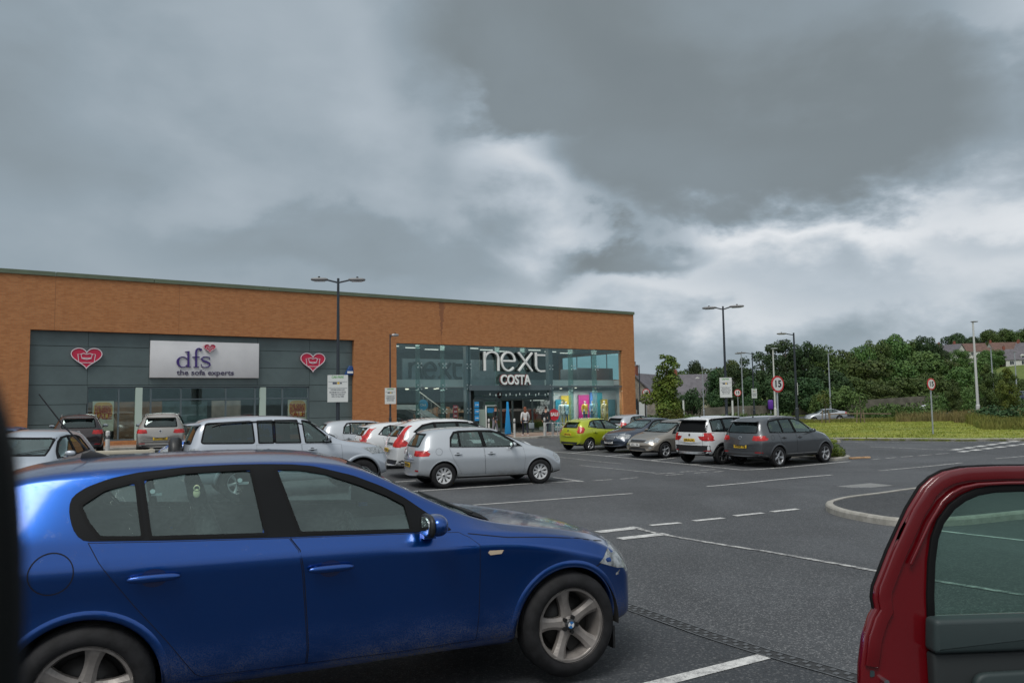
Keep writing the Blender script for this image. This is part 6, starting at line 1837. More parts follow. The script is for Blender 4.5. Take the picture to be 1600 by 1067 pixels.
# window display on the right: coloured boards and dressed figures
m_wbg = pmat('display_white', (.55, .56, .58), .6)
disp = [(868, 883, 624, 660, (.01, .20, .30), 'teal'), (877, 893, 618, 660, (.62, .42, .01), 'yellow'), (904, 921, 617, 648, (.50, .01, .22), 'magenta'), (922, 934, 613, 655, (.06, .20, .62), 'blue'),
        (933, 942, 613, 655, (.01, .22, .28), 'sea green'), (938, 950, 624, 662, (.60, .42, .02), 'mustard'), (951, 962, 624, 662, (.10, .24, .30), 'slate')]
x0, x1 = fac(866, 640, 1.9)[0], fac(966, 640, 1.9)[0]
MB().box(x0, x1, 1.95, 2.0, FZ, zM0 - .25).build('display_backdrop', m_wbg, BLD)
MB().box(fins[5] + .2, b1 - .1, .5, 1.9, FZ, FZ + .25).build('display_plinth', m_wbg, BLD)
for px0, px1, py0, py1, col, nm in disp:
    x0, z1 = fac(px0, py0, 1.75); x1, _ = fac(px1, py1, 1.75); xc = (x0 + x1) / 2
    t = bthing('display_board', nm + ' upright display board in the clothes shop window', 'display board', xc, 1.75, FZ + .25, 0, 'coloured display boards in the shop window')
    MB().box(-(x1 - x0) / 2, (x1 - x0) / 2, 0, .04, 0, z1 - FZ - .25).build('board', pmat('board_' + nm.replace(' ', '_'), col, .6), t)
    MB().box(-(x1 - x0) / 2, (x1 - x0) / 2, .04, .16, 0, .04).build('foot', m_wbg, t)
# ------------------------------------------------------------------ figures
m_skin = pmat('skin', (.50, .27, .19), .55)
def skin_mesh(name, nodes, edges, mat, parent, lv=2, root=0, keep=None):
    me = bpy.data.meshes.new(name); me.from_pydata([n[:3] for n in nodes], edges, []); me.update()
    o = bpy.data.objects.new(name, me); COL.objects.link(o)
    o.modifiers.new('skin', 'SKIN'); s_ = o.modifiers.new('sub', 'SUBSURF'); s_.levels = lv
    for i, n in enumerate(nodes):
        r = n[3]; v = me.skin_vertices[0].data[i]; v.radius = r if isinstance(r, tuple) else (r, r); v.use_root = (i == root)
    dg = bpy.context.evaluated_depsgraph_get(); m2 = bpy.data.meshes.new_from_object(o.evaluated_get(dg))
    bpy.data.objects.remove(o); bpy.data.meshes.remove(me)
    m2.materials.clear(); m2.materials.append(mat); m2.polygons.foreach_set('use_smooth', [True] * len(m2.polygons))
    o = bpy.data.objects.new(name, m2); COL.objects.link(o); o.parent = parent
    return o
def person(label, loc, rz, top, legs, hair, H=1.68, stride=.16, lean=0.0, arm=.12, mann=False, hairlen=.0, name='person', cat='person', skirt=None, skinm=None, group=None, bag=None):
    t = thing(name, label, cat, loc, rz, group)
    k = H / 1.75; sm = skinm or m_skin
    J = {}
    J['pel'] = (0, 0, .95); J['waist'] = (lean * .3, 0, 1.12); J['chest'] = (lean * .7, 0, 1.32); J['neck'] = (lean, 0, 1.48); J['headb'] = (lean * 1.08 + .01, 0, 1.57); J['head'] = (lean * 1.12 + .015, 0, 1.66)
    for s_, sg in (('l', 1), ('r', -1)):
        st = stride * sg
        J['hip' + s_] = (0, .09 * sg, .90); J['knee' + s_] = (st * .55 + .03, .10 * sg, .49); J['ank' + s_] = (st - (.05 if st < 0 else 0), .10 * sg, .085 + (.05 if st < 0 else 0)); J['toe' + s_] = (st + .14, .11 * sg, .03)
        J['sh' + s_] = (lean * .9, .185 * sg, 1.42); J['el' + s_] = (lean * .9 - .03 - st * .3, (.235 + arm * .3) * sg, 1.13); J['wr' + s_] = (lean * .9 + arm * .8 - st * .4, (.235 + arm * .2) * sg, .90); J['hand' + s_] = (lean * .9 + arm * .95 - st * .45, .235 * sg, .83)
    names = list(J); idx = {n: i for i, n in enumerate(names)}
    rad = dict(pel=(.125, .105), waist=(.115, .09), chest=(.135, .10), neck=.052, headb=.075, head=.092)
    for s_ in 'lr': rad.update({'hip' + s_: .085, 'knee' + s_: .055, 'ank' + s_: .038, 'toe' + s_: .030, 'sh' + s_: .058, 'el' + s_: .040, 'wr' + s_: .027, 'hand' + s_: .032})
    def nodes(ns, extra=0.0): return [tuple(c * k for c in J[n]) + ((tuple((x + extra) * k for x in rad[n]) if isinstance(rad[n], tuple) else (rad[n] + extra) * k),) for n in ns]
    E = [('pel', 'waist'), ('waist', 'chest'), ('chest', 'neck'), ('neck', 'headb'), ('headb', 'head')]
    for s_ in 'lr': E += [('pel', 'hip' + s_), ('hip' + s_, 'knee' + s_), ('knee' + s_, 'ank' + s_), ('ank' + s_, 'toe' + s_), ('chest', 'sh' + s_), ('sh' + s_, 'el' + s_), ('el' + s_, 'wr' + s_), ('wr' + s_, 'hand' + s_)]
    nd = nodes(names); ed = [(idx[a], idx[b]) for a, b in E]
    for s_, sg in (('l', 1), ('r', -1)):            # fingers and thumb
        hx, hy, hz = (c * k for c in J['hand' + s_])
        for q in range(4):
            b = len(nd); fx = hx + (-.024 + .016 * q) * k
            nd += [(fx, hy, hz - .045 * k, .0085 * k), (fx + .008 * k, hy - .012 * sg * k, hz - (.078 + .008 * (q in (1, 2))) * k, .0075 * k)]; ed += [(idx['hand' + s_], b), (b, b + 1)]
        b = len(nd); nd += [(hx + .035 * k, hy, hz - .01 * k, .010 * k), (hx + .046 * k, hy, hz - .045 * k, .009 * k)]; ed += [(idx['hand' + s_], b), (b, b + 1)]
    body = skin_mesh('body', nd, ed, sm, t)
    hx, hy, hz = (c * k for c in J['head'])
    q = MB(); ellipsoid(q, (hx + .088 * k, 0, hz - .012 * k), (.016 * k, .012 * k, .022 * k), 8, 6); q.build('nose', sm, body)
    for sg in (-1, 1):
        q = MB(); ellipsoid(q, (hx + .084 * k, sg * .032 * k, hz + .012 * k), (.008, .012, .008), 8, 6); q.build('eye', m_ink, body)
        q = MB(); ellipsoid(q, (hx, sg * .090 * k, hz - .005), (.018, .010, .028), 8, 6); q.build('ear', sm, body)
    q = MB(); ellipsoid(q, (hx + .082 * k, 0, hz - .048 * k), (.008, .022, .006), 8, 6); q.build('mouth', pmat('lip', (.35, .10, .09), .5), body)
    if hair:
        q = MB(); ellipsoid(q, (hx - .012 * k, 0, hz + .028 * k), (.105 * k, .102 * k, .098 * k), 16, 10)
        if hairlen: ellipsoid(q, (hx - .062 * k, 0, hz - hairlen * .5), (.060 * k, .095 * k, hairlen * .62), 14, 10)
        q.build('hair', hair, t)
    J['low'] = (0, 0, .86); rad['low'] = (.13, .11)
    tn = ['pel', 'low', 'waist', 'chest'] + [a + s_ for s_ in 'lr' for a in ('sh', 'el', 'wr')]
    ti = {n: i for i, n in enumerate(tn)}
    tE = [('low', 'pel'), ('pel', 'waist'), ('waist', 'chest')] + [e for s_ in 'lr' for e in (('chest', 'sh' + s_), ('sh' + s_, 'el' + s_), ('el' + s_, 'wr' + s_))]
    skin_mesh('top', nodes(tn, .016), [(ti[a], ti[b]) for a, b in tE], top, t)
    ln = ['pel'] + [a + s_ for s_ in 'lr' for a in ('hip', 'knee', 'ank')]; li = {n: i for i, n in enumerate(ln)}
    if skirt:
        q = MB(); q.lathe([(.14 * k, 1.0 * k), (.17 * k, .85 * k), (.21 * k, .40 * k), (.20 * k, .40 * k), (.13 * k, .98 * k)], (0, 0, 0), 'Z', 16); q.build('skirt', legs, t)
    else:
        skin_mesh('trousers', nodes(ln, .012), [(li[a], li[b]) for a, b in [e for s_ in 'lr' for e in (('pel', 'hip' + s_), ('hip' + s_, 'knee' + s_), ('knee' + s_, 'ank' + s_))]], legs, t)
    if not mann:
        for s_ in 'lr':
            a, b = J['ank' + s_], J['toe' + s_]; q = MB(); ellipsoid(q, ((a[0] * .4 + b[0] * .6) * k, b[1] * k, (b[2] + .012) * k), (.135 * k, .048 * k, .042 * k), 12, 6, .8); q.build('shoe', pmat('shoe_pale', (.55, .52, .52), .6), t)
    if bag:
        x, y, z = (c * k for c in J['handr']); q = MB()
        return t, (x, y, z)
    return t
m_wbl = pmat('white_jacket', (.56, .55, .54), .8); m_blk = pmat('black_cloth', (.012, .013, .015), .8); m_gry = pmat('grey_trousers', (.20, .20, .23), .8); m_nvy = pmat('navy_jeans', (.012, .016, .03), .8)
hair_r = pmat('auburn_hair', (.20, .055, .02), .6); hair_d = pmat('dark_hair', (.02, .014, .01), .6)
m_bagm = pmat('grey_bag', (.22, .26, .28), .6)
def pave_z(p): return gz(p.x, p.y) + .12
p = at(821, 684, 45.2); p.z = pave_z(p)
t = person('woman walking in a white jacket and dark trousers, auburn hair down her back', p, R(105), m_wbl, m_nvy, hair_r, 1.66, .18, .02, .10, hairlen=.26)
q = thing('shopping_bag', 'grey shopping bag carried by the woman in the white jacket', 'bag', p + Vector((.36, -.12, .42)), R(20))
MB().box(-.16, .16, -.05, .05, 0, .34).build('bag_body', m_bagm, q, .02); MB().path([(-.08, 0, .34), (-.06, 0, .44), (.06, 0, .44), (.08, 0, .34)], .008, 5).build('handle', m_bagm, q)
p = at(773, 680, 46.5); p.z = pave_z(p)
person('man in a black hooded top and grey joggers walking by the shop door', p, R(-20), m_blk, m_gry, hair_d, 1.74, .14, .06, .05)
p = at(853.5, 679, 47.0); p.z = pave_z(p)
person('figure in black standing beside the round red sale sign', p, R(80), m_blk, m_nvy, hair_d, 1.66, .05, .0, .10)
p = at(861, 679, 47.6)
# mannequins in the right window
cols = [(884, 'pale blue', (.30, .50, .60)), (914, 'yellow', (.65, .38, .03)), (926, 'sky blue', (.25, .45, .68)), (944, 'sand', (.50, .42, .22)), (878, 'white', (.50, .52, .52))]
m_mann = pmat('mannequin', (.60, .56, .50), .4)
for px, nm, col in cols:
    s_ = fac(px, 640, 1.1)[0]; w_ = bw(s_, 1.1, FZ + .25)
    person('shop window mannequin in a %s outfit' % nm, w_, BA - PI / 2, pmat('top_' + nm.replace(' ', '_'), col, .8), pmat('trouser_' + nm.replace(' ', '_'), tuple(c * .8 for c in col) if nm in ('sand', 'white') else (.05, .10, .18), .8), None, 1.78, .04, 0, .03, mann=True, name='mannequin', cat='mannequin', skinm=m_mann, skirt=(nm in ('sand',)), group='dressed figures in the shop window')

# ------------------------------------------------------------------ entrance
def portal():
    x0, x1 = fac(741, 640, .3)[0], fac(858, 640, .3)[0]
    zc = .5 * (fac(760, 618)[1] + fac(840, 618)[1])
    c = MB().box(x0 + .5, x1 - .3, -1.1, .3, zc, zc + .03).build('glass_canopy', g_fin, BLD)
    for i in range(7):
        x = x0 + .8 + (x1 - x0 - 1.3) * i / 6; MB().tube((x, -.3, zc + .03), (x, -.3, zc + .16), .02, n=6).tube((x, -1.0, zc - .05), (x, -1.0, zc + .08), .03, n=6).build('canopy_fixing', m_letter, c)
    zd = zc - .25
    mb = MB()
    ds = [fac(p, 640, .3)[0] for p in (741, 757, 775, 783, 801, 818, 832, 858)]
    for x in ds: mb.box(x - .04, x + .04, .26, .36, FZ, zd)
    mb.box(x0, x1, .26, .36, zd - .06, zd + .06); mb.build('door_frame', pmat('dark_door_frame', (.05, .07, .075), .4), BLD)
    for a, b in zip(ds[:-1], ds[1:]):
        if abs(a - ds[3]) < .01 or abs(a - ds[4]) < .01: continue
        MB().box(a + .04, b - .04, .30, .315, FZ + .02, zd - .06).build('glass_door', g_shop, BLD)
    MB().box(x0, x1, .30, .34, zd + .06, zMid - .22).build('door_header', glass_mat('header_glass', (.30, .38, .38), refl=.8), BLD)
    for p0, p1 in ((757, 778), (829, 850)):
        a, z = fac(p0, 624.5, .6); b, _ = fac(p1, 624.5, .6); MB().box(a, b, .55, .65, z - .06, z + .06).build('strip_light', m_lit, BLD)
    a, z0 = fac(757, 645, 1.6); b, z1 = fac(778, 627, 1.6)
    MB().box(a, b, 1.6, 1.7, z0 - .2, z1).build('green_wall', pmat('green_wall', (.015, .09, .04), .7), BLD)
    # door set with a blue notice, pale side panel
    a, z1 = fac(758, 633, .2); b, _ = fac(775, 633, .2)
    mb = MB(); mb.box(a, a + .06, .12, .2, FZ, z1); mb.box(b - .06, b, .12, .2, FZ, z1); mb.box(a, b, .12, .2, z1 - .06, z1); mb.build('inner_door_frame', m_letter, BLD)
    a, z1 = fac(761, 637.5, .15); b, z0 = fac(771, 644.5, .15); MB().box(a, b, .08, .11, z0, z1).build('blue_notice', pmat('notice_blue', (.02, .25, .55), .5), BLD)
    a, z1 = fac(748.5, 639.5, .1); b, _ = fac(757, 640, .1); MB().box(a, b, .05, .09, FZ, z1).build('pale_side_panel', pmat('pale_green_panel', (.30, .38, .33), .6), BLD)
    # white words on the dark glass
    for txt, px, py, sz, w in (('REVIEW', 853, 629.5, .42, 14), ('CUSTOMER', 849, 637, .26, 17), ('COLLECTION', 849, 641, .26, 20), ('POINT', 848, 645, .22, 9)):
        x, z = fac(px, py, -.0); wd = fac(px + w / 2, py)[0] - fac(px - w / 2, py)[0]
        text_obj('window_lettering', txt, m_letter, BLD, Matrix.Translation((x, .09, z)) @ Matrix.Rotation(PI / 2, 4, 'X'), sz, .003, .008, width=wd)
    # dim merchandise inside the doorway
    rnd = random.Random(11)
    pal = [(.10, .03, .02), (.03, .04, .07), (.14, .10, .05), (.05, .05, .05), (.20, .17, .13), (.02, .08, .06)]
    for i in range(9):
        px = 784 + i * 8.5; d_ = 2.0 + 1.4 * (i % 3); s_ = fac(px, 650, d_)[0]
        t = bthing('clothes_rail', ['rust', 'navy', 'tan', 'black', 'cream', 'bottle green'][i % 6] + ' clothes on a hanging rail inside the shop doorway', 'clothes rail', s_, d_, FZ, 0, 'clothes rails inside the shop')
        MB().tube((-.6, 0, 0), (-.6, 0, 1.5), .015, n=6).tube((.6, 0, 0), (.6, 0, 1.5), .015, n=6).tube((-.6, 0, 1.48), (.6, 0, 1.48), .015, n=6).box(-.6, .6, -.25, .25, 0, .03).build('rail', m_alloy_dark, t)
        mb = MB()
        for k in range(14): x = -.52 + .08 * k; hh = .75 + .12 * rnd.random(); mb.prism([(-.20, 1.36), (0, 1.46), (.20, 1.36), (.17, 1.4 - hh), (-.17, 1.4 - hh)], x, x + .05, 'YZ')
        mb.build('clothes', pmat('cloth_%d' % (i % 6), pal[i % 6], .85, var=.3), t)
    for i, (px, d_) in enumerate(((668, 3.8), (700, 3.2), (718, 4.2))):
        s_ = fac(px, 655, d_)[0]; t = bthing('shop_shelf', ['left', 'middle', 'right'][i] + 'most wooden shelf unit behind the staircase glass', 'shelf', s_, d_, FZ)
        MB().box(-.8, .8, 0, .4, 0, .1).box(-.8, .8, 0, .4, .7, .74).box(-.8, .8, 0, .4, 1.3, 1.34).box(-.8, -.76, 0, .4, 0, 1.7).box(.76, .8, 0, .4, 0, 1.7).build('shelf_frame', m_wood, t)
        mb = MB()
        for k in range(12): mb.box(-.7 + .12 * k, -.62 + .12 * k, .05, .3, .74 if k % 2 else 1.34, (.74 if k % 2 else 1.34) + .12 + .18 * rnd.random())
        mb.build('goods', pmat('shelf_goods', (.18, .14, .10), .7, var=.5, vscale=8), t)
portal()
def banner(px0, px1, py0, py1, d_, col, label, n, post=True, txt=None):
    x0, z1 = fac(px0, py0, d_); x1, z0 = fac(px1, py1, d_); w_ = x1 - x0
    wp = bw((x0 + x1) / 2, d_); zg = (gz(wp.x, wp.y) + .12) if d_ < 0 else FZ
    t = thing('banner_stand', label, 'banner', (wp.x, wp.y, zg), BA)
    h = z1 - zg; hb = z0 - zg
    MB().box(-w_ * .35, w_ * .35, .02, .05, 0, h).box(-w_ * .5, w_ * .5, -.12, .16, 0, .03).build('stand', m_alloy_dark, t)
    m = pmat(label.split()[0] + '_banner', col, .6)
    for i in range(n):
        a = hb + (h - hb) * i / n; b = hb + (h - hb) * (i + 1) / n
        pn = MB().box(-w_ / 2, w_ / 2, -.02, .01, a + .03, b - .03).build('panel', m, t)
        if txt: text_obj('panel_lettering', txt, m_letter, pn, Matrix.Translation((0, -.026, (a + b) / 2)) @ Matrix.Rotation(PI / 2, 4, 'X'), w_ * .36, .002, .006, width=w_ * .7)
banner(741.5, 748.5, 627, 658, -.25, (.015, .28, .62), 'blue three-panel banner on the grey column by the shop door', 3, txt='next')
banner(708, 715, 632.5, 660, .5, (.55, .015, .05), 'red sale banner standing behind the glass left of the door', 4, txt='SALE')
s_, z = fac(793, 640, -1.6); wp = bw(s_, -1.6)
t = thing('totem_sign', 'tapered bright blue totem standing on the paving by the door', 'totem sign', (wp.x, wp.y, gz(wp.x, wp.y) + .12), BA)
MB().prism([(-.22, 0), (.22, 0), (.09, 1.45), (.04, 2.0), (-.04, 2.0), (-.07, 1.45)], -.05, .05).build('panel', pmat('blue_banner', (.015, .28, .62), .6), t, .01)
MB().box(-.3, .3, -.2, .2, 0, .04).build('base', m_alloy_dark, t)
x, z = fac(656, 632, .35)
t = bthing('round_sign', 'round light blue sign hanging behind the left glass', 'sign', *[fac(661, 632.5, .7)[0], .7], fac(661, 632.5, .7)[1])
MB().tube((0, -.02, 0), (0, .02, 0), .33, n=28).build('disc', pmat('light_blue_disc', (.04, .32, .55), .6), t)
text_obj('sign_lettering', 'Click', m_letter, t, Matrix.Translation((0, -.03, 0)) @ Matrix.Rotation(PI / 2, 4, 'X'), .2, .002, .004, width=.42)
MB().tube((0, 0, .33), (0, 0, 1.2), .006, n=5).build('hanger', m_alloy_dark, t)
s_, z = fac(866, 648, -.9); wp = bw(s_, -.9); zg = gz(wp.x, wp.y) + .12
t = thing('sale_sign', 'round red sale sign on a post by the bicycle hoops', 'sign', (wp.x, wp.y, zg), BA)
MB().tube((0, .03, 0), (0, .03, z - zg), .025, n=8).tube((0, 0, 0), (0, 0, .03), .2, n=16).build('post', m_alloy_dark, t)
MB().tube((0, -.03, z - zg), (0, .02, z - zg), .40, n=8).build('disc', pmat('sale_red', (.50, .012, .03), .5), t)
text_obj('sign_lettering', 'SALE', m_letter, t, Matrix.Translation((0, -.04, z - zg + .03)) @ Matrix.Rotation(PI / 2, 4, 'X'), .30, .003, .012, width=.62)

# ------------------------------------------------------------------ pavement, bollards, hoops
def paving_mat():
    m = bpy.data.materials.new('block_paving'); m.use_nodes = True
    t = NT(m.node_tree); b = t.n['Principled BSDF']; mp = t.add('ShaderNodeMapping'); t.l.new(t.coord('Object'), mp.inputs[0]); mp.inputs['Rotation'].default_value = (0, 0, BA + .785)
    br = t.add('ShaderNodeTexBrick'); t.l.new(mp.outputs[0], br.inputs['Vector']); br.inputs['Scale'].default_value = 1; br.inputs['Brick Width'].default_value = .2; br.inputs['Row Height'].default_value = .1; br.inputs['Mortar Size'].default_value = .004
    br.inputs['Color1'].default_value = (.27, .18, .135, 1); br.inputs['Color2'].default_value = (.19, .13, .105, 1); br.inputs['Mortar'].default_value = (.10, .08, .07, 1)
    t.l.new(t.mix(t.m('MULTIPLY', t.smooth(t.noise(t.coord(), .8, 5, .6), .3, .7), .35), br.outputs[0], (.30, .22, .17)), b.inputs['Base Color']); b.inputs['Roughness'].default_value = .8
    return m
M_PAVE = paving_mat()
pv = [(sL + 2, -2.1), (-17.0, -2.1), (-15.5, -2.3), (-12.5, -4.4), (-11.0, -4.8), (-2.6, -4.8), (-2.0, -4.4), (4.5, -4.4), (5.2, -4.0), (9.0, -3.4), (11.0, -1.0), (11.4, 2.0)]
pvw = [tuple(bw(a, b).xy) for a, b in pv]
back = [tuple(bw(a, b).xy) for a, b in ((11.4, 12), (sR + .1, 12), (sR + .1, .3), (sL + 2, .3))]
sheet('pavement', pvw + back, .12, M_PAVE, 'red-brown block paving along the shop fronts', 'pavement', grid=.9, skirt=.12)
kerb('kerb', 'kerb stones edging the shop pavement', [tuple((Vector(p) - BY * .125)) for p in pvw][:10], h=.125)
def dropped(px, py):
    p = gnd(px, py)
for i, px in enumerate((757, 764, 804, 851)):
    Y = [44.2, 44.4, 43.8, 45.0][i]; py = [679, 680, 683, 682][i]
    p = at(px, py, Y); p.z = pave_z(p)
    if i == 0: continue
    t = thing('bollard', 'white bollard with grey bands, ' + ['', 'partly hidden by the silver hatchback roof', 'standing left of the woman in white', 'beside the bicycle hoops'][i], 'bollard', p, 0, 'bollards in front of the shops')
    MB().tube((0, 0, 0), (0, 0, 1.0), .06, n=14).lathe([(.06, 1.0), (.05, 1.03), (.001, 1.05)], (0, 0, 0), 'Z', 14).build('post', pmat('bollard_white', (.50, .50, .48), .5, var=.2), t)
    MB().lathe([(.063, .78), (.063, .88), (.060, .88)], (0, 0, 0), 'Z', 14).build('band', m_alloy_dark, t)
p = at(168, 696, 28.5); p.z = gz(p.x, p.y)
t = thing('bollard', 'pale bollard left of the furniture shop window beneath the sale poster', 'bollard', p, 0, 'bollards in front of the shops')
MB().tube((0, 0, 0), (0, 0, 1.05), .075, n=14).lathe([(.075, 1.05), (.06, 1.09), (.001, 1.1)], (0, 0, 0), 'Z', 14).build('post', pmat('bollard_white', (.50, .50, .48), .5), t)
MB().lathe([(.079, .80), (.079, .92), (.075, .92)], (0, 0, 0), 'Z', 14).build('band', m_alloy_dark, t)
p = at(192, 704, 25.0); p.z = gz(p.x, p.y)
t = thing('barrier_rail', 'low cream rail on short posts behind the roof of the blue car', 'barrier', p, R(16))
MB().box(-.95, .95, -.04, .04, .50, .62).build('rail', pmat('cream_rail', (.50, .46, .36), .6), t, .01)
for sg_ in (-1, 1): MB().box(sg_ * .85 - .05, sg_ * .85 + .05, -.05, .05, 0, .66).build('post', pmat('cream_rail', (.5, .46, .36), .6), t)
for i, (px, Y) in enumerate(((859, 44.9), (869, 44.5), (877.5, 44.1))):
    p = at(px, 682, Y); p.z = pave_z(p)
    t = thing('bicycle_hoop', 'steel bicycle hoop on the paving, ' + ['nearest to the round red sale sign', 'between the other two hoops', 'nearest to the lime green car'][i], 'bicycle hoop', p, BA - .1, 'bicycle hoops by the shop')
    pts = [(-.26, 0, 0), (-.26, 0, .62)] + [(-.16 - .10 * math.cos(a), 0, .65 + .10 * math.sin(a)) for a in [PI / 2 * k / 4 for k in range(1, 5)]] + [(.16 + .10 * math.sin(a), 0, .65 + .10 * math.cos(a)) for a in [PI / 2 * k / 4 for k in range(0, 4)]] + [(.26, 0, .62), (.26, 0, 0)]
    MB().path(pts, .028, 10).build('hoop', pmat('galvanised_hoop', (.45, .46, .46), .4, .6), t)
# red and white board leaning behind the lime hatchback
p = at(973, 662, 40.5); p.z = gz(p.x, p.y)
t = thing('warning_board', 'low red board with white chevrons beside the lime green hatchback', 'board', p, BA)
h_ = at(973, 654, 40.5).z - p.z
MB().box(-.55, .55, -.02, .02, h_ - .35, h_ + .02).build('panel', pmat('board_red', (.55, .03, .015), .5), t)
mb = MB(); ribbon(mb, [(-.3, h_ - .05), (0, h_ - .28), (.3, h_ - .05)], .06, -.03, -.021); mb.build('chevron', m_letter, t)
for sg_ in (-1, 1): MB().box(sg_ * .5 - .03, sg_ * .5 + .03, -.03, .03, 0, h_ - .35).build('post', m_alloy_dark, t)

# ------------------------------------------------------------------ lamp posts and road signs
m_pole = pmat('dark_blue_grey_pole', (.030, .038, .048), .45, .2)
m_galv = pmat('galvanised_pole', (.33, .36, .38), .5, .4, var=.15)
m_lamp = pmat('lamp_head_grey', (.20, .20, .20), .5, .2)
m_board = pmat('notice_board_white', (.60, .62, .60), .5)
def lamp_post(label, px, py_top, Y, mat, heads=2, arm=.45, az=0.0, board=None, r=.075, hlen=.70, group='lamp posts', tz=None, head_mat=None, lbl2=None):
    top = at(px, py_top, Y); base = Vector((top.x, top.y, gz(top.x, top.y)))
    H = top.z - base.z
    t = thing('street_lamp', label, 'street lamp', base, az, group)
    q = MB(); q.tube((0, 0, 0), (0, 0, 1.3), r * 1.25, n=16); q.tube((0, 0, 1.3), (0, 0, 1.36), r * 1.25, r * .9, n=16); q.tube((0, 0, 1.36), (0, 0, H + .05), r * .9, r * .55, n=16); q.build('pole', mat, t)
    for k in range(heads):
        sg_ = 1 if k == 0 else -1
        q = MB(); q.tube((0, 0, H - .12), (sg_ * arm, 0, H - .02), .035, n=10)
        hd = q.build('arm', mat, t)
        q = MB(); c = (sg_ * (arm + hlen / 2 - .04), 0, H)
        ellipsoid(q, c, (hlen / 2, .14, .065), 20, 8, .65)
        ho = q.build('lamp_head', head_mat or m_lamp, t)
        q = MB(); q.tube((c[0] + .02 * sg_, 0, H + .05), (c[0] + .02 * sg_, 0, H + .12), .04, n=10); q.build('photocell', m_black, ho)
        q = MB(); q.box(c[0] - hlen * .3, c[0] + hlen * .3, -.09, .09, H - .075, H - .05); q.build('lens', pmat('lamp_lens', (.45, .46, .45), .3), ho)
    if heads == 0:
        q = MB(); ellipsoid(q, (.12, 0, H + .02), (.30, .15, .05), 18, 8, .8); q.build('lamp_head', head_mat or m_lamp, t)
    if board:
        py0, py1, bw_, baz = board
        z1, z0 = at(px, py0, Y).z - base.z, at(px, py1, Y).z - base.z
        B = empty('b', (0, 0, 0)); bpy.data.objects.remove(B)
        M = Matrix.Rotation(baz - az, 4, 'Z')
        o = MB().box(-bw_ / 2, bw_ / 2, -.13, -.10, z0, z1).xf(M).build('notice_board', m_board, t)
        hh = z1 - z0
        mbk = MB().box(-bw_ * .05, bw_ * .05, -.10, .0, z1 - hh * .2, z1 - hh * .15).box(-bw_ * .05, bw_ * .05, -.10, .0, z0 + hh * .15, z0 + hh * .2).xf(M).build('bracket', m_alloy_dark, o)
        ink = pmat('notice_ink', (.06, .07, .10), .6); grn = pmat('notice_green', (.12, .34, .10), .6); yel = pmat('notice_yellow', (.70, .45, .03), .6)
        def line(nm, m_, u0, u1, v0, v1): MB().box(-bw_ / 2 + bw_ * u0, -bw_ / 2 + bw_ * u1, -.134, -.131, z0 + hh * v0, z0 + hh * v1).xf(M).build(nm, m_, o)
        text_obj('notice_lettering', 'CAR PARK', grn, o, M @ Matrix.Translation((0, -.133, z0 + hh * .92)) @ Matrix.Rotation(PI / 2, 4, 'X'), hh * .12, .001, .004, width=bw_ * .6)
        line('rule', ink, .04, .96, .745, .755); line('card_marks', ink, .25, .46, .66, .73); line('card_marks', yel, .48, .58, .66, .735); line('card_marks', ink, .60, .70, .67, .72); line('rule', ink, .04, .96, .51, .52)
        for j, (txt, v) in enumerate((('CUSTOMER PARKING ONLY', .45), ('MAXIMUM STAY 3 HOURS', .36), ('TERMS AND CONDITIONS', .28), ('APPLY AT ALL TIMES', .20))):
            text_obj('notice_lettering', txt, ink, o, M @ Matrix.Translation((0, -.133, z0 + hh * v)) @ Matrix.Rotation(PI / 2, 4, 'X'), hh * .07, .001, .001, width=bw_ * (.7, .8, .66, .6)[j])
    return t
lamp_post('tall dark double-headed lamp post in front of the furniture shop', 528.5, 437, 30, m_pole, 2, .42, R(8), (586, 628, .78, R(10)), .085, .68)
lamp_post('dark double-headed lamp post rising behind the white boxy car', 1129.5, 480, 41, m_pole, 2, .36, R(-22), (590, 621, .62, R(-14)), .085, .78)
lamp_post('slim black lamp post against the brick pier between the two shops', 609.5, 523.5, 42, m_pole, 1, .10, R(18), (606, 631, .60, R(14)), .06, .42, head_mat=m_alloy)
lamp_post('single-headed dark lamp post at the left end of the lawn', 1240, 521, 58, m_pole, 1, .55, R(176), (598, 617, .5, R(70)), .11, .75)
lamp_post('grey lamp post third from the left above the distant hedge', 1175, 551, 78, m_pole, 1, .6, R(176), (607, 622, .62, R(20)), .09, .9)
lamp_post('pale slender lamp post left of the dark single-headed one', 1158, 552, 82, m_galv, 1, .1, R(160), None, .08, .6)
lamp_post('whitish lamp post rising behind the large speed sign', 1207.5, 545, 62, pmat('whitish_pole', (.52, .53, .52), .5), 0, r=.085, head_mat=m_galv)
lamp_post('grey lamp column in front of the big dark trees', 1294, 553, 95, m_galv, 1, .05, 0, None, .10, .35)
lamp_post('tall pale lamp post among the tall grasses on the right', 1520, 503, 62, pmat('whitish_pole', (.52, .53, .52), .5), 0, r=.12, head_mat=m_lamp)
lamp_post('grey lamp post in front of the hillside houses, left of the pair', 1548, 544, 110, m_galv, 0, r=.12)
lamp_post('grey lamp post in front of the hillside houses, right of the pair', 1585, 550, 112, m_galv, 0, r=.11)
lamp_post('thin grey column in front of the slate roofs', 1097.5, 577, 90, m_galv, 0, r=.07)
lamp_post('dark lamp post close beside the brick corner', 998.5, 571, 75, m_pole, 1, .25, R(180), None, .08, .5)

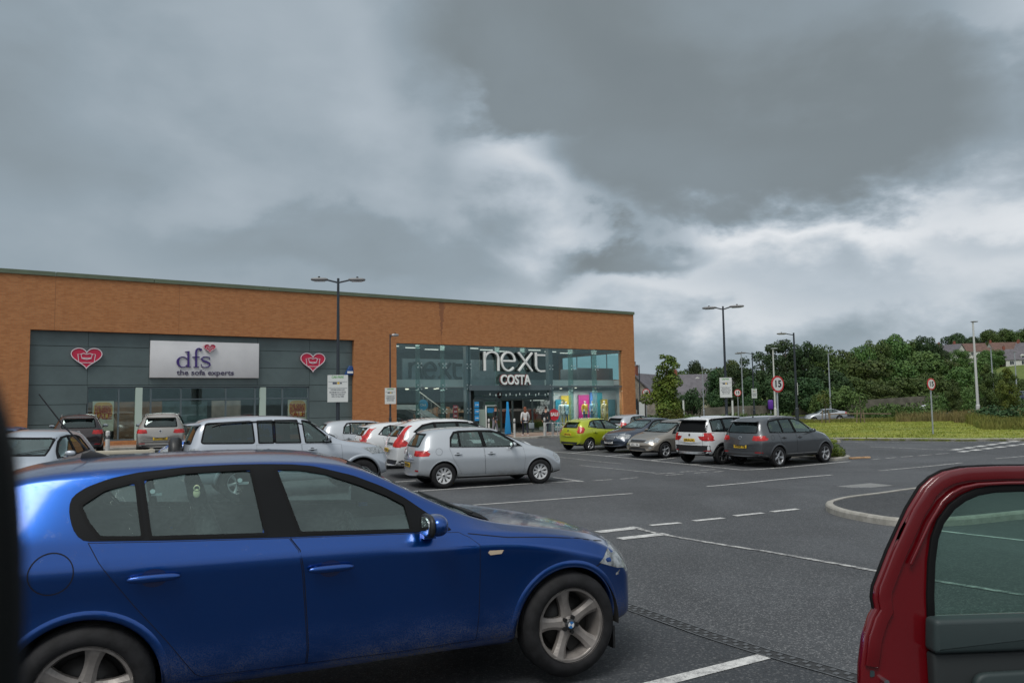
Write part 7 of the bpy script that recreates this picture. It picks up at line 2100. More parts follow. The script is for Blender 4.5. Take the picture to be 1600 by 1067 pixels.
def speed_sign(px, pyc, r_, Y, yaw, label, dy=0.0):
    c = at(px, pyc, Y); g_ = gz(c.x, c.y) + dy
    t = thing('speed_sign', label, 'road sign', (c.x, c.y, g_), yaw, 'fifteen miles per hour signs')
    h = c.z - g_
    MB().tube((0, .05, 0), (0, .05, h + r_ * .8), .038, n=12).build('post', m_galv, t)
    d = MB().tube((0, -.01, h), (0, .01, h), r_, n=36).build('disc', pmat('sign_red', (.48, .012, .02), .45), t)
    MB().tube((0, -.014, h), (0, -.0101, h), r_ * .80, n=36).build('disc_face', pmat('sign_white', (.62, .62, .60), .45), d)
    text_obj('sign_lettering', '15', m_ink, d, Matrix.Translation((0, -.016, h)) @ Matrix.Rotation(PI / 2, 4, 'X'), r_ * 1.15, .001, r_ * .035, width=r_ * .98)
speed_sign(1215, 600, .325, 30.5, R(25), 'large round 15 speed limit sign on a grey post behind the dark grey car')
speed_sign(1152.5, 613.5, .30, 68, R(-15), 'small distant round 15 speed limit sign right of the notice board')
speed_sign(1009.5, 613, .30, 62, R(-12), 'round 15 speed limit sign between the brick corner and the young tree')
speed_sign(1455, 600, .30, 39.5, R(24), 'round 15 speed limit sign standing on the near edge of the lawn', .1)
# parcel-purple post box, small marker posts, white way sign
p = at(1204, 632, 75); g_ = gz(p.x, p.y)
t = thing('purple_post', 'purple box on a short post beyond the parked cars', 'post box', (p.x, p.y, g_), 0)
h = p.z - g_
MB().tube((0, 0, 0), (0, 0, h - .5), .05, n=8).build('post', m_galv, t); MB().box(-.24, .24, -.2, .2, h - .5, h + .45).build('box', pmat('purple_box', (.10, .02, .28), .5), t, .12)
for i, px in enumerate((1067.5, 1144)):
    p = at(px, 625, 74); g_ = gz(p.x, p.y); t = thing('marker_post', 'short white marker post ' + ['right of the young tree', 'right of the tall notice board'][i], 'marker post', (p.x, p.y, g_), 0)
    MB().box(-.07, .07, -.07, .07, 0, p.z - g_).build('post', m_board, t); MB().box(-.09, .09, -.09, .09, p.z - g_, p.z - g_ + .12).build('cap', m_alloy_dark, t)
p = at(1002.5, 640, 66); g_ = gz(p.x, p.y)
t = thing('shop_sign', 'upright white sign panel with a black frame beside the brick corner', 'sign', (p.x, p.y, g_), R(20))
h = at(1002.5, 628, 66).z - g_
MB().box(-.28, .28, -.04, .04, h - 1.7, h).build('panel', m_board, t); MB().box(-.40, -.29, -.06, .06, 0, h + .1).box(.29, .38, -.06, .06, 0, h - .1).build('frame', m_black, t)
# ------------------------------------------------------------------ shop lighting (the lit tubes and downlights seen through the glass)
def area(name, s_, d_, z_, sx, sy, e, parent=None):
    l = bpy.data.lights.new(name, 'AREA'); l.shape = 'RECTANGLE'; l.size = sx; l.size_y = sy; l.energy = e; l.color = (1, .95, .86)
    o = bpy.data.objects.new(name, l); COL.objects.link(o); o.location = bw(s_, d_, z_); o.rotation_euler = (0, 0, BA)
    return o
area('furniture_shop_lamps', (a0 + a1) / 2, 3.5, zW + .40, a1 - a0 - 3, 4, 420)
area('ground_floor_lamps', (b0 + fins[5]) / 2, 3.5, zM0 - .15, fins[5] - b0 - 1, 4, 380)
area('display_lamps', (fins[5] + b1) / 2, .85, zMid - .3, b1 - fins[5] - .6, .5, 120)
area('upper_floor_lamps', (b0 + b1) / 2, 3.0, zB + .02, b1 - b0 - 1, 4, 480)
MB().box(sR - .16, sR - .12, .35, 1.15, FZ, zB).build('inner_return', pmat('pale_return', (.42, .50, .50), .6), BLD)
MB().box(sR - .16, sR - .12, 1.2, 8.9, FZ, zM1).build('inner_return', m_wbg, BLD)

# ------------------------------------------------------------------ hill
def hillz(x, y):
    a = x / max(y, 1)
    t = max(0, min(1, (y - 125) / 230)); t = t * t * (3 - 2 * t)
    s_ = lerp_list([(-.3, 0), (.05, .5), (.16, 3), (.30, 5.5), (.42, 8.5), (.50, 11.5), (.57, 14), (.63, 19.5), (.70, 22.5), (1.2, 30), (3, 30)], a)
    return gz(x, y) + t * s_ - .25 * (1 - t) + .6 * t * mnoise.noise(Vector((x * .02, y * .02, 0)))
xs = [-60 + 12 * i for i in range(60)]; ys = [112 + 10 * j for j in range(42)]
vs = [(x, y, hillz(x, y)) for y in ys for x in xs]; n = len(xs)
o = mesh_obj('hill', vs, [(j * n + i, j * n + i + 1, (j + 1) * n + i + 1, (j + 1) * n + i) for j in range(len(ys) - 1) for i in range(n - 1)], M_VERGE, smooth=True)
tag(o, 'green hillside rising behind the trees', 'hill', kind='structure')
def gh(x, y): return hillz(x, y) if y > 125 else gz(x, y)

# ------------------------------------------------------------------ trees
def leaf_mat(name, a, b, c=None):
    m = bpy.data.materials.new(name); m.use_nodes = True
    t = NT(m.node_tree); bs = t.n['Principled BSDF']; co = t.coord('Object')
    n = t.noise(co, .9, 4, .6); n2 = t.noise(co, 7, 2, .6)
    oi = t.add('ShaderNodeObjectInfo').outputs['Random']
    col = t.mix(t.smooth(n, .35, .65), a, b)
    col = t.mix(t.m('MULTIPLY', t.smooth(n2, .5, .75), .5), col, c or tuple(x * 1.5 for x in b))
    hs = t.add('ShaderNodeHueSaturation'); t.l.new(col, hs.inputs['Color']); t.l.new(t.m('ADD', .70, t.m('MULTIPLY', oi, .65)), hs.inputs['Value'])
    t.l.new(t.m('ADD', .468, t.m('MULTIPLY', oi, .05)), hs.inputs['Hue'])
    t.l.new(hs.outputs[0], bs.inputs['Base Color']); bs.inputs['Roughness'].default_value = .6; bs.inputs['Specular IOR Level'].default_value = .25
    return m
M_LEAF = leaf_mat('leaf_green', (.034, .072, .018), (.080, .130, .032))
M_LEAFD = leaf_mat('leaf_dark', (.018, .044, .016), (.042, .078, .026))
M_LEAFY = leaf_mat('leaf_yellow_green', (.045, .082, .012), (.100, .135, .020), (.19, .18, .03))
M_BUSH = leaf_mat('bush_green', (.040, .085, .020), (.080, .140, .035))
m_bark = pmat('bark', (.075, .058, .042), .9, var=.3, vscale=6)
def crown_mesh(name, seed, clumps, per, leaf, mat, flat=.5):
    """clumps: (x, y, z, r) in metres; leaves scattered mostly over the clump shells"""
    rnd = random.Random(seed); vs, fs = [], []
    for (cx, cy, cz, r) in clumps:
        m = int(per * (r * r) + 12)
        for _ in range(m):
            d = Vector((rnd.gauss(0, 1), rnd.gauss(0, 1), rnd.gauss(0, 1))).normalized()
            k = r * (.62 + .42 * rnd.random() ** .6) * (1 + .22 * mnoise.noise(d * 2.2 + Vector((cx, cy, cz))))
            p = Vector((cx + d.x * k, cy + d.y * k, cz + d.z * k * .82))
            nrm = (d + Vector((rnd.gauss(0, .6), rnd.gauss(0, .6), rnd.gauss(0, .5) + .25))).normalized()
            a = nrm.orthogonal().normalized(); b_ = nrm.cross(a); th = rnd.random() * PI
            u = a * math.cos(th) + b_ * math.sin(th); v = nrm.cross(u)
            s_ = leaf * rnd.uniform(.55, 1.25); i = len(vs)
            vs += [p - u * s_, p + v * s_ * .6, p + u * s_, p - v * s_ * .6]; fs.append((i, i + 1, i + 2, i + 3))
    me = bpy.data.meshes.new(name); me.from_pydata([tuple(v) for v in vs], [], fs); me.materials.append(mat); me.update()
    return me
def trunk_mesh(name, H, r, clumps, seed):
    rnd = random.Random(seed); mb = MB()
    mb.path([(0, 0, -.3), (r * .2, 0, H * .2), (-r * .3, r * .2, H * .45), (0, 0, H * .75)], [r * 1.25, r, r * .75, r * .25], 8)
    for (cx, cy, cz, cr) in clumps[:9]:
        z0 = min(cz * .6, H * .55); mb.path([(0, 0, z0), (cx * .5, cy * .5, z0 + (cz - z0) * .6), (cx * .92, cy * .92, cz)], [r * .45, r * .28, r * .08], 5)
    me = bpy.data.meshes.new(name); me.from_pydata([tuple(v) for v in mb.v], [], mb.f); me.materials.append(m_bark); me.polygons.foreach_set('use_smooth', [True] * len(me.polygons)); me.update()
    return me
def tree_kind(seed, H, Wd, kind):
    rnd = random.Random(seed); cl = []
    if kind == 'round':
        for i in range(26):
            a = rnd.random() * 2 * PI; z = .18 + .72 * rnd.random(); R_ = math.sin(min(1, (z - .02) * 1.02) * PI) ** .6 * Wd / 2
            q = R_ * (.35 + .5 * rnd.random()); cl.append((math.cos(a) * q, math.sin(a) * q, z * H * .98, Wd * rnd.uniform(.13, .21)))
        cl.append((0, 0, H * .55, Wd * .30))
    elif kind == 'pine':
        for i in range(30):
            a = rnd.random() * 2 * PI; z = .30 + .62 * rnd.random(); R_ = Wd / 2 * (.55 + .55 * z)
            q = R_ * (.3 + .65 * rnd.random()); cl.append((math.cos(a) * q, math.sin(a) * q, z * H, Wd * rnd.uniform(.09, .16)))
        cl.append((0, 0, H * .6, Wd * .3))
    elif kind == 'bush':
        for i in range(18):
            a = rnd.random() * 2 * PI; q = Wd / 2 * rnd.random() ** .6 * .78; cl.append((math.cos(a) * q, math.sin(a) * q, H * (.25 + .52 * rnd.random() * (1 - (q / Wd) ** 2 * 1.6)), Wd * rnd.uniform(.12, .19)))
    elif kind == 'young':
        for i in range(34):
            z = .24 + .70 * (i / 33); R_ = Wd / 2 * (1 if z < .62 else max(.30, 1 - (z - .62) * 1.9)) * (.7 if z < .33 else 1)
            a = rnd.random() * 2 * PI; q = R_ * rnd.random() ** .7 * .8; cl.append((math.cos(a) * q, math.sin(a) * q, z * H, Wd * rnd.uniform(.13, .23) * (1 if z < .7 else .55)))
    return cl
TK = {}
def tree(kind, var, H, Wd, x, y, label, cat='tree', group=None, name=None, mat=None, leaf=None, per=None, z=None):
    key = (kind, var, mat.name if mat else '')
    if key not in TK:
        base = {'round': (10, 10), 'pine': (11, 8), 'bush': (2.6, 5), 'young': (6.4, 3.3)}[kind]
        cl = tree_kind(var * 7 + 3, base[0], base[1], kind)
        lf = leaf or {'round': .26, 'pine': .20, 'bush': .13, 'young': .10}[kind]
        pr = per or {'round': 105, 'pine': 190, 'bush': 300, 'young': 900}[kind]
        mt = mat or {'round': M_LEAF, 'pine': M_LEAFD, 'bush': M_BUSH, 'young': M_LEAFY}[kind]
        TK[key] = (base, crown_mesh('crown', var, cl, pr, lf, mt), trunk_mesh('trunk', base[0], .05 * base[0] ** .8 + .02, cl, var))
    base, cm, tm = TK[key]
    zz = gh(x, y) if z is None else z
    t = thing(name or {'round': 'broadleaf_tree', 'pine': 'pine_tree', 'bush': 'shrub', 'young': 'young_tree'}[kind], label, cat, (x, y, zz - .05), random.Random(x * 3 + y).random() * 6, group)
    t.scale = (Wd / base[1], Wd / base[1], H / base[0])
    for nm, me in (('crown', cm), ('trunk', tm)):
        o = bpy.data.objects.new(nm, me); COL.objects.link(o); o.parent = t
    return t
def tree_px(kind, var, px, top, wpx, Y, label, **k):
    p = at(px, top, Y); g_ = gh(p.x, Y)
    return tree(kind, var, max(1.0, p.z - g_) * 1.02, wpx / 1200 * Y * 1.05, p.x, Y, label, **k)
tree_px('young', 1, 1040, 551, 68, 55, 'young tree with a ragged yellow-green crown beside the brick corner')
tree_px('bush', 3, 1046, 632, 46, 54, 'low yellow-green shrub under the young tree', mat=M_LEAFY)
tree_px('pine', 1, 1192, 545, 62, 110, 'dark pine on the left side of the big dark clump')
tree_px('pine', 2, 1226, 532, 76, 114, 'tallest dark flat-topped pine of the big clump')
tree_px('pine', 3, 1255, 536, 60, 112, 'dark pine on the right side of the big dark clump')
tree_px('round', 1, 1150, 567, 56, 112, 'dark round tree left of the big pines', mat=M_LEAFD)
tree_px('round', 2, 1122, 578, 50, 118, 'dark tree behind the tall notice board', mat=M_LEAFD)
tree_px('bush', 1, 1080, 604, 56, 98, 'dark rounded bush in front of the slate roofs', mat=M_LEAFD)
tree_px('round', 3, 1288, 541, 62, 126, 'tall mid-green tree right of the big pines')
tree_px('round', 4, 1318, 549, 52, 150, 'green tree on the slope above the big shrub')
T_ = [('round', 1, 1352, 560, 104, 150, 'broad bright green tree in front of the slope'), ('round', 2, 1438, 553, 100, 155, 'broad green tree right of the first broad one'), ('round', 3, 1396, 566, 74, 148, 'green tree between the two broad ones'),
      ('round', 4, 1345, 541, 44, 215, 'small tree on the skyline left of the hilltop wood'), ('round', 1, 1368, 530, 52, 225, 'tree at the left end of the skyline wood'), ('round', 2, 1394, 526, 56, 230, 'highest tree of the left skyline wood'),
      ('round', 3, 1420, 533, 44, 235, 'tree in the dip of the left skyline wood'), ('pine', 4, 1446, 525, 44, 230, 'spreading dark pine on the skyline'), ('round', 4, 1464, 540, 36, 240, 'tree right of the spreading dark pine'),
      ('round', 2, 1492, 523, 52, 330, 'dark domed tree behind the white gable on the hill'), ('round', 3, 1515, 527, 36, 335, 'tree right of the dark domed one on the hill'), ('round', 1, 1498, 545, 34, 260, 'small round tree hiding part of the white gabled house'),
      ('round', 2, 1340, 590, 60, 118, 'green tree low behind the timber fence'), ('round', 4, 1412, 590, 80, 122, 'dense green tree behind the middle of the timber fence'), ('round', 1, 1380, 600, 60, 116, 'bushy tree behind the left part of the timber fence'),
      ('round', 3, 1462, 583, 66, 125, 'green tree behind the right end of the timber fence'), ('round', 2, 1505, 575, 60, 135, 'green tree left of the tall pale lamp post'), ('round', 4, 1530, 562, 50, 165, 'green tree on the slope right of the tall pale lamp post'),
      ('round', 1, 1560, 578, 60, 150, 'green tree below the hillside houses'), ('round', 3, 1590, 592, 52, 130, 'green tree below the large white house'), ('round', 2, 1536, 549, 34, 230, 'tree between the hillside houses'),
      ('round', 1, 1556, 545, 26, 250, 'small tree left of the large white house'), ('round', 3, 1478, 563, 44, 200, 'tree below the white gabled house'), ('round', 4, 1300, 580, 60, 112, 'dark green tree right of the pines and above the big shrub'),
      ('round', 2, 1545, 517, 40, 380, 'wood on the hilltop, leftmost tree'), ('round', 4, 1566, 515, 42, 385, 'wood on the hilltop, second tree from the left'), ('round', 1, 1588, 514, 44, 382, 'wood on the hilltop, third tree from the left'), ('round', 3, 1612, 511, 50, 385, 'wood on the hilltop, tree cut by the right edge'),
      ('round', 3, 1083, 565, 32, 190, 'small dark round tree on the skyline above the roofs'), ('round', 1, 1110, 574, 44, 180, 'tree on the skyline right of the round one'), ('round', 2, 1138, 566, 50, 170, 'green tree on the skyline behind the notice board'),
      ('round', 4, 1060, 581, 50, 185, 'tree on the skyline behind the young tree'), ('round', 1, 1022, 590, 40, 170, 'tree behind the stone gable'), ('round', 3, 1002, 592, 30, 160, 'tree close beside the brick corner on the skyline'),
      ('round', 2, 1172, 590, 40, 106, 'dark tree low on the left of the pines', ), ('round', 1, 1215, 585, 60, 104, 'dark tree low in front of the pines'), ('round', 4, 1260, 590, 60, 104, 'dark tree low on the right of the pines')]
T_ += [('round', 1 + i % 4, 1640 + 42 * i, 560 + 6 * (i % 3), 62, 140 + 12 * (i % 4), 'tree on the hillside beyond the right edge') for i in range(6)]
for row in T_:
    dk = 'dark' in row[-1] and row[0] == 'round'
    tree_px(*row, mat=M_LEAFD if dk else None, group='trees on and below the hillside')
for row in [('bush', 1, 1316, 600, 74, 98, 'big bright green shrub at the left of the post and rail fence'), ('bush', 2, 1292, 608, 50, 100, 'green shrub left of the big bright one'), ('bush', 2, 1492, 603, 52, 84, 'green shrub left of the pale lamp post'),
            ('bush', 3, 1525, 600, 50, 86, 'green shrub right of the pale lamp post'), ('bush', 4, 1467, 612, 40, 88, 'low shrub at the right end of the timber fence'), ('bush', 1, 1560, 612, 60, 88, 'shrub behind the two small roadside trees'), ('bush', 2, 1593, 622, 50, 78, 'low shrub at the right edge below the white house')]:
    tree_px(*row, group='shrubs along the road')
tree_px('young', 2, 1541, 566, 34, 66, 'small bushy green tree right of the tall pale lamp post', mat=M_LEAF)
tree_px('young', 3, 1572, 573, 34, 60, 'small yellowish tree nearest the right edge')
tree_px('young', 4, 1490, 590, 24, 72, 'small thin reddish-green tree left of the tall pale lamp post', mat=M_LEAF)
# ------------------------------------------------------------------ hedge, tall grass, saplings, bed
def scrub(name, label, cat, px0, px1, Y0, Y1, n, hgt, mat, seed, leaf=.10):
    rnd = random.Random(seed); vs, fs = [], []
    for _ in range(n):
        Y = rnd.uniform(Y0, Y1); px = rnd.uniform(px0, px1); p = at(px, 640, Y); x = p.x
        hh = hgt * (.55 + .75 * max(0, .5 + mnoise.noise(Vector((x * .35, Y * .35, seed))))); z = gz(x, Y) + .02 + hh * rnd.random() ** .7
        d = Vector((rnd.gauss(0, 1), rnd.gauss(0, 1), rnd.gauss(0, 1))).normalized(); a = d.orthogonal().normalized(); b_ = d.cross(a); s_ = leaf * rnd.uniform(.6, 1.4); c = Vector((x, Y, z)); i = len(vs)
        vs += [c - a * s_, c + b_ * s_ * .6, c + a * s_, c - b_ * s_ * .6]; fs.append((i, i + 1, i + 2, i + 3))
    return tag(mesh_obj(name, vs, fs, mat), label, cat, kind='stuff')
scrub('ground_cover', 'low green hedge planting between the lawn and the main road', 'ground cover', 1335, 1470, 68, 80, 11000, 1.25, M_BUSH, 2)
scrub('ground_cover', 'green ground cover along the distant fence on the left', 'ground cover', 1000, 1236, 66, 80, 8000, .8, M_BUSH, 5)
scrub('ground_cover', 'green ground cover along the road at the right edge', 'ground cover', 1555, 1640, 60, 76, 4000, .8, M_BUSH, 9)
M_DRY = grass_mat('dry_grass', (.12, .125, .04), (.22, .17, .07), (.30, .24, .12), .5)
M_TALL = grass_mat('tall_green_grass', (.10, .13, .025), (.17, .17, .04), (.26, .22, .08), .4)
def quad(px0, px1, Y0, Y1, px2=None, px3=None):
    return [at(px0, 650, Y0).xy[:], at(px1, 650, Y0).xy[:], at(px3 or px1, 650, Y1).xy[:], at(px2 or px0, 650, Y1).xy[:]]
blades('tall_grass', 'tall brown flowering grasses behind the lawn', quad(1400, 1560, 60, 67), 5500, .85, M_DRY, 11, .08, wid=.03, lean=.16)
blades('tall_grass', 'rough green grass spilling over the right end of the lawn', quad(1535, 1680, 44, 60, 1500, 1680), 12000, .75, M_TALL, 12, .08, wid=.025, lean=.2)
blades('tall_grass', 'brown seed heads around the foot of the tall pale lamp post', quad(1490, 1600, 56, 63), 6000, 1.15, M_DRY, 13, .08, wid=.025, lean=.16)
blades('tall_grass', 'rough grass along the far edge of the lawn', quad(1180, 1430, 62, 66), 7000, .45, M_TALL, 14, .08, wid=.025, lean=.2)
p = at(1560, 655, 55)
tree('bush', 4, 1.5, 3.6, p.x, 55, 'spiky dark flax clump among the grasses at the right', mat=M_LEAFD)
for i, (px, top, Y) in enumerate(((1290, 612, 60), (1344.5, 618, 59))):
    p = at(px, 655, Y); g_ = gz(p.x, Y) + .1; h = at(px, top, Y).z - g_
    t = thing('sapling', 'thin staked sapling ' + ['with sparse yellow leaves behind the dark grey car', 'almost bare beside the post and rail fence'][i], 'sapling', (p.x, Y, g_), 0)
    MB().path([(0, 0, 0), (.03, 0, h * .5), (0, 0, h)], [.035, .03, .008], 6).path([(0, 0, h * .45), (.4, .1, h * .75)], [.018, .006], 5).path([(0, 0, h * .5), (-.4, 0, h * .85)], [.018, .006], 5).path([(0, 0, h * .3), (.3, -.2, h * .55)], [.015, .006], 5).build('trunk', m_bark, t)
    for sg_ in (-1, 1): MB().tube((sg_ * .3, 0, 0), (sg_ * .22, 0, 1.0), .035, n=6).build('stake', pmat('stake_wood', (.20, .15, .10), .8), t)
    if i == 0:
        o = bpy.data.objects.new('crown', crown_mesh('crown', 30, [(0, 0, h * .75, .5), (.3, .1, h * .6, .35), (-.3, 0, h * .8, .4), (0, 0, h * .95, .3)], 160, .09, M_LEAFY)); COL.objects.link(o); o.parent = t
# planted bed with kerb at the end of the far row
A = gnd(1300, 719.5); B = gnd(1331, 716.5)
bed = [tuple((A.xy + Vector(v))) for v in ((-.15, -.1), (.75, .45), (1.0, 1.1), (.2, 2.6), (-2.2, 6.0), (-3.2, 5.2), (-1.0, 1.6))]
kerb('kerb', 'kerb around the small planted bed by the dark grey car', smooth_poly(bed, True, 4), closed=True, h=.11)
sheet('planting_bed', inset(smooth_poly(bed, True, 4), .1), .09, pmat('bed_soil', (.05, .04, .03), .95, var=.3), 'soil of the small planted bed', 'soil', grid=.6)
rnd = random.Random(3); nm = ['front', 'middle', 'rear']
for i, (u, v, w_) in enumerate(((.25, .75, 1.0), (-.3, 1.9, 1.2), (-1.3, 3.4, 1.3))):
    x, y = A.x + u, A.y + v; tree('bush', 2 + i % 2, .78, w_ * 1.25, x, y, 'low green shrub in the planted bed, ' + nm[i] + ' one', mat=M_LEAFY, group='shrubs in the small bed', z=gz(x, y) + .02)
# dropped kerb stones
p = gnd(1340, 716.5)
t = thing('kerb_stone', 'loose pale orange kerb stones lying at the corner of the bed', 'kerb stones', (p.x, p.y, p.z), R(20))
for i, (a_, b_) in enumerate(((-.2, 0), (.12, .05), (.42, .0))): MB().box(a_ - .13, a_ + .13, b_ - .08, b_ + .08, .0, .06).build('stone', pmat('orange_stone', (.42, .26, .14), .85, var=.2), t, .01)

# ------------------------------------------------------------------ fences
def fence(label, pts, hgt, name, m, boards=True):
    """pts: (px, top_py, Y)"""
    P = [at(a, b, Y) for a, b, Y in pts]
    t = thing(name, label, 'fence', (P[0].x, P[0].y, P[0].z - hgt), 0); o = t.location.copy()
    for a, b in zip(P[:-1], P[1:]):
        n = max(1, int((b - a).length / 2.4))
        for i in range(n):
            p, q = a + (b - a) * i / n - o, a + (b - a) * (i + 1) / n - o
            d = (q - p).normalized()
            MB().box(p.x - .06, p.x + .06, p.y - .06, p.y + .06, p.z - hgt, p.z + (.03 if boards else .06)).build('post', m, t)
            mb = MB()
            if boards:
                k = int((q - p).length / .16)
                for j in range(k):
                    c = p + (q - p) * (j + .5) / k; e = d * .074; hz = random.Random(j + i * 31).uniform(-.015, .015)
                    v = [c - e, c + e]; mb.add([(v[0].x, v[0].y - .09, c.z - hgt), (v[1].x, v[1].y - .09, c.z - hgt), (v[1].x, v[1].y - .09, c.z + hz), (v[0].x, v[0].y - .09, c.z + hz),
                                               (v[0].x, v[0].y - .06, c.z - hgt), (v[1].x, v[1].y - .06, c.z - hgt), (v[1].x, v[1].y - .06, c.z + hz), (v[0].x, v[0].y - .06, c.z + hz)], [(0, 1, 2, 3), (4, 5, 6, 7), (0, 4, 7, 3), (1, 5, 6, 2), (3, 2, 6, 7)])
                mb.build('board_panel', m, t)
            else:
                for hh in (0, -.42): mb.path([p + Vector((0, 0, hh - .03)), q + Vector((0, 0, hh - .03))], .045, 6)
                mb.build('rail', m, t)
m_wood_f = pmat('weathered_timber', (.115, .105, .088), .85, var=.3, vscale=.8)
fence('long weathered timber fence beyond the main road', [(1040, 640, 104), (1160, 634, 104), (1270, 631.5, 104), (1354, 624.5, 106), (1420, 620, 108), (1468, 617.5, 110)], 1.7, 'timber_fence', m_wood_f)
fence('rustic post and rail fence behind the lawn', [(1296, 646.5, 66), (1345, 645.5, 66), (1392, 646, 67)], .95, 'rail_fence', pmat('rail_wood', (.20, .15, .10), .85, var=.25), False)

# ------------------------------------------------------------------ houses
m_slate = pmat('slate_roof', (.105, .098, .11), .7, var=.2, vscale=1.2); m_tile = pmat('brown_tile_roof', (.12, .07, .055), .8, var=.25, vscale=1.2); m_render = pmat('white_render', (.55, .55, .52), .8, var=.06)
m_cream = pmat('cream_render', (.36, .33, .24), .8, var=.15); m_stone = pmat('grey_stone', (.20, .18, .15), .9, var=.35, vscale=2); m_redb = pmat('red_brick_far', (.22, .07, .045), .9, var=.2); m_pane = pmat('dark_window_pane', (.03, .04, .045), .1)
def house(label, px, py_eave, Y, wd, dp, he, hr, yaw, wall, roof, wins=2, chim=1, dormer=False, barge=True, rows=1):
    p = at(px, py_eave, Y); t = thing('house', label, 'house', (p.x, Y, p.z - he), yaw)
    # long side faces -Y local, gables at +-X
    MB().add([(-wd / 2, -dp / 2, -3), (wd / 2, -dp / 2, -3), (wd / 2, dp / 2, -3), (-wd / 2, dp / 2, -3), (-wd / 2, -dp / 2, he), (wd / 2, -dp / 2, he), (wd / 2, dp / 2, he), (-wd / 2, dp / 2, he), (-wd / 2, 0, he + hr), (wd / 2, 0, he + hr)],
             [(0, 1, 5, 4), (1, 2, 6, 9, 5), (2, 3, 7, 6), (3, 0, 4, 8, 7)]).build('wall', wall, t)
    e, f = .25, .22; k = hr / (dp / 2)
    ro = MB().add([(-wd / 2 - e, -dp / 2 - f, he - f * k), (wd / 2 + e, -dp / 2 - f, he - f * k), (wd / 2 + e, 0, he + hr), (-wd / 2 - e, 0, he + hr), (wd / 2 + e, dp / 2 + f, he - f * k), (-wd / 2 - e, dp / 2 + f, he - f * k)] +
             [(-wd / 2 - e, -dp / 2 - f, he - f * k + .14), (wd / 2 + e, -dp / 2 - f, he - f * k + .14), (wd / 2 + e, 0, he + hr + .16), (-wd / 2 - e, 0, he + hr + .16), (wd / 2 + e, dp / 2 + f, he - f * k + .14), (-wd / 2 - e, dp / 2 + f, he - f * k + .14)],
             [(6, 7, 8, 9), (9, 8, 10, 11), (0, 3, 2, 1), (3, 5, 4, 2), (0, 1, 7, 6), (4, 5, 11, 10), (1, 2, 8, 7), (2, 4, 10, 8), (0, 6, 9, 3), (3, 9, 11, 5)]).build('roof', roof, t)
    for c in range(chim):
        x = (-wd / 2 + .5) if c == 0 else wd / 2 - .5
        MB().box(x - .35, x + .35, -.3, .3, he + hr - .4, he + hr + 1.1).build('chimney', m_redb, ro); MB().tube((x, 0, he + hr + 1.1), (x, 0, he + hr + 1.5), .13, n=8).build('chimney_pot', m_tile, ro)
    for r_ in range(rows):
        for i in range(wins):
            x = -wd / 2 + wd * (i + .5) / wins; z0 = he - 1.6 - 2.6 * r_
            w_ = MB().box(x - .55, x + .55, -dp / 2 - .03, -dp / 2 + .02, z0, z0 + 1.1).build('window', m_pane, t)
            MB().box(x - .62, x + .62, -dp / 2 - .06, -dp / 2 - .031, z0 - .1, z0 - .0).box(x - .03, x + .03, -dp / 2 - .06, -dp / 2 - .031, z0, z0 + 1.1).build('window_frame', m_render, w_)
    for sg_ in (-1, 1):
        x = sg_ * (wd / 2 + .02); w_ = MB().box(min(x, x + sg_ * .03), max(x, x + sg_ * .03), -.45, .45, he - 1.4, he - .2).build('window', m_pane, t)
    if dormer:
        d = MB().box(-.6, .6, -dp / 2 + .5, -dp / 2 + 1.9, he + .2, he + 1.2).prism([(-.75, he + 1.2), (.75, he + 1.2), (0, he + 1.75)], -dp / 2 + .4, -dp / 2 + 2.2).build('dormer', m_render, ro)
        MB().box(-.4, .4, -dp / 2 + .47, -dp / 2 + .5, he + .4, he + 1.05).build('window', m_pane, d)
    return t
house('stone cottage with a steep gable beside the brick corner', 1008, 620, 92, 8, 5.2, 3.4, 2.6, R(62), m_stone, m_slate, 2, 1)
house('long low building with a slate roof and cream wall left of the notice board', 1100, 620, 122, 9, 6.5, 3.2, 2.8, R(-12), m_cream, m_slate, 2, 0)
house('terrace with a white dormer and brick chimneys above the slate roof', 1088, 603.5, 150, 9, 6, 5, 2.2, R(-6), m_redb, m_slate, 3, 2, True)
house('white gabled house on the hill left of the tall pale lamp post', 1484, 553, 290, 9, 7, 4.5, 3.4, R(-60), m_render, m_slate, 2, 1)
house('white bungalow with a brown roof right of the white gabled house', 1514, 549.5, 292, 11, 7, 3.2, 3.0, R(-10), m_render, m_tile, 3, 1)
house('long house with a brown tiled roof high on the hill', 1570, 546, 315, 12, 7, 3.5, 2.8, R(-5), m_render, m_tile, 4, 2)
house('tall white house end cut by the right edge on the hill', 1603, 546, 300, 6, 6, 6, 2.6, R(-50), m_render, m_slate, 2, 1)
house('large white house with a dark slate roof and dormer at the right edge', 1594, 562, 250, 10, 7, 5.2, 3.4, R(-18), m_render, m_slate, 3, 1, True, rows=2)
house('small brown-gabled house below the hillside wood', 1552, 566, 255, 5, 5, 3.5, 2.2, R(70), m_redb, m_tile, 1, 0)
house('small white house low on the hill behind the trees', 1562, 553, 300, 7, 6, 3, 2.6, R(-30), m_render, m_tile, 2, 0)

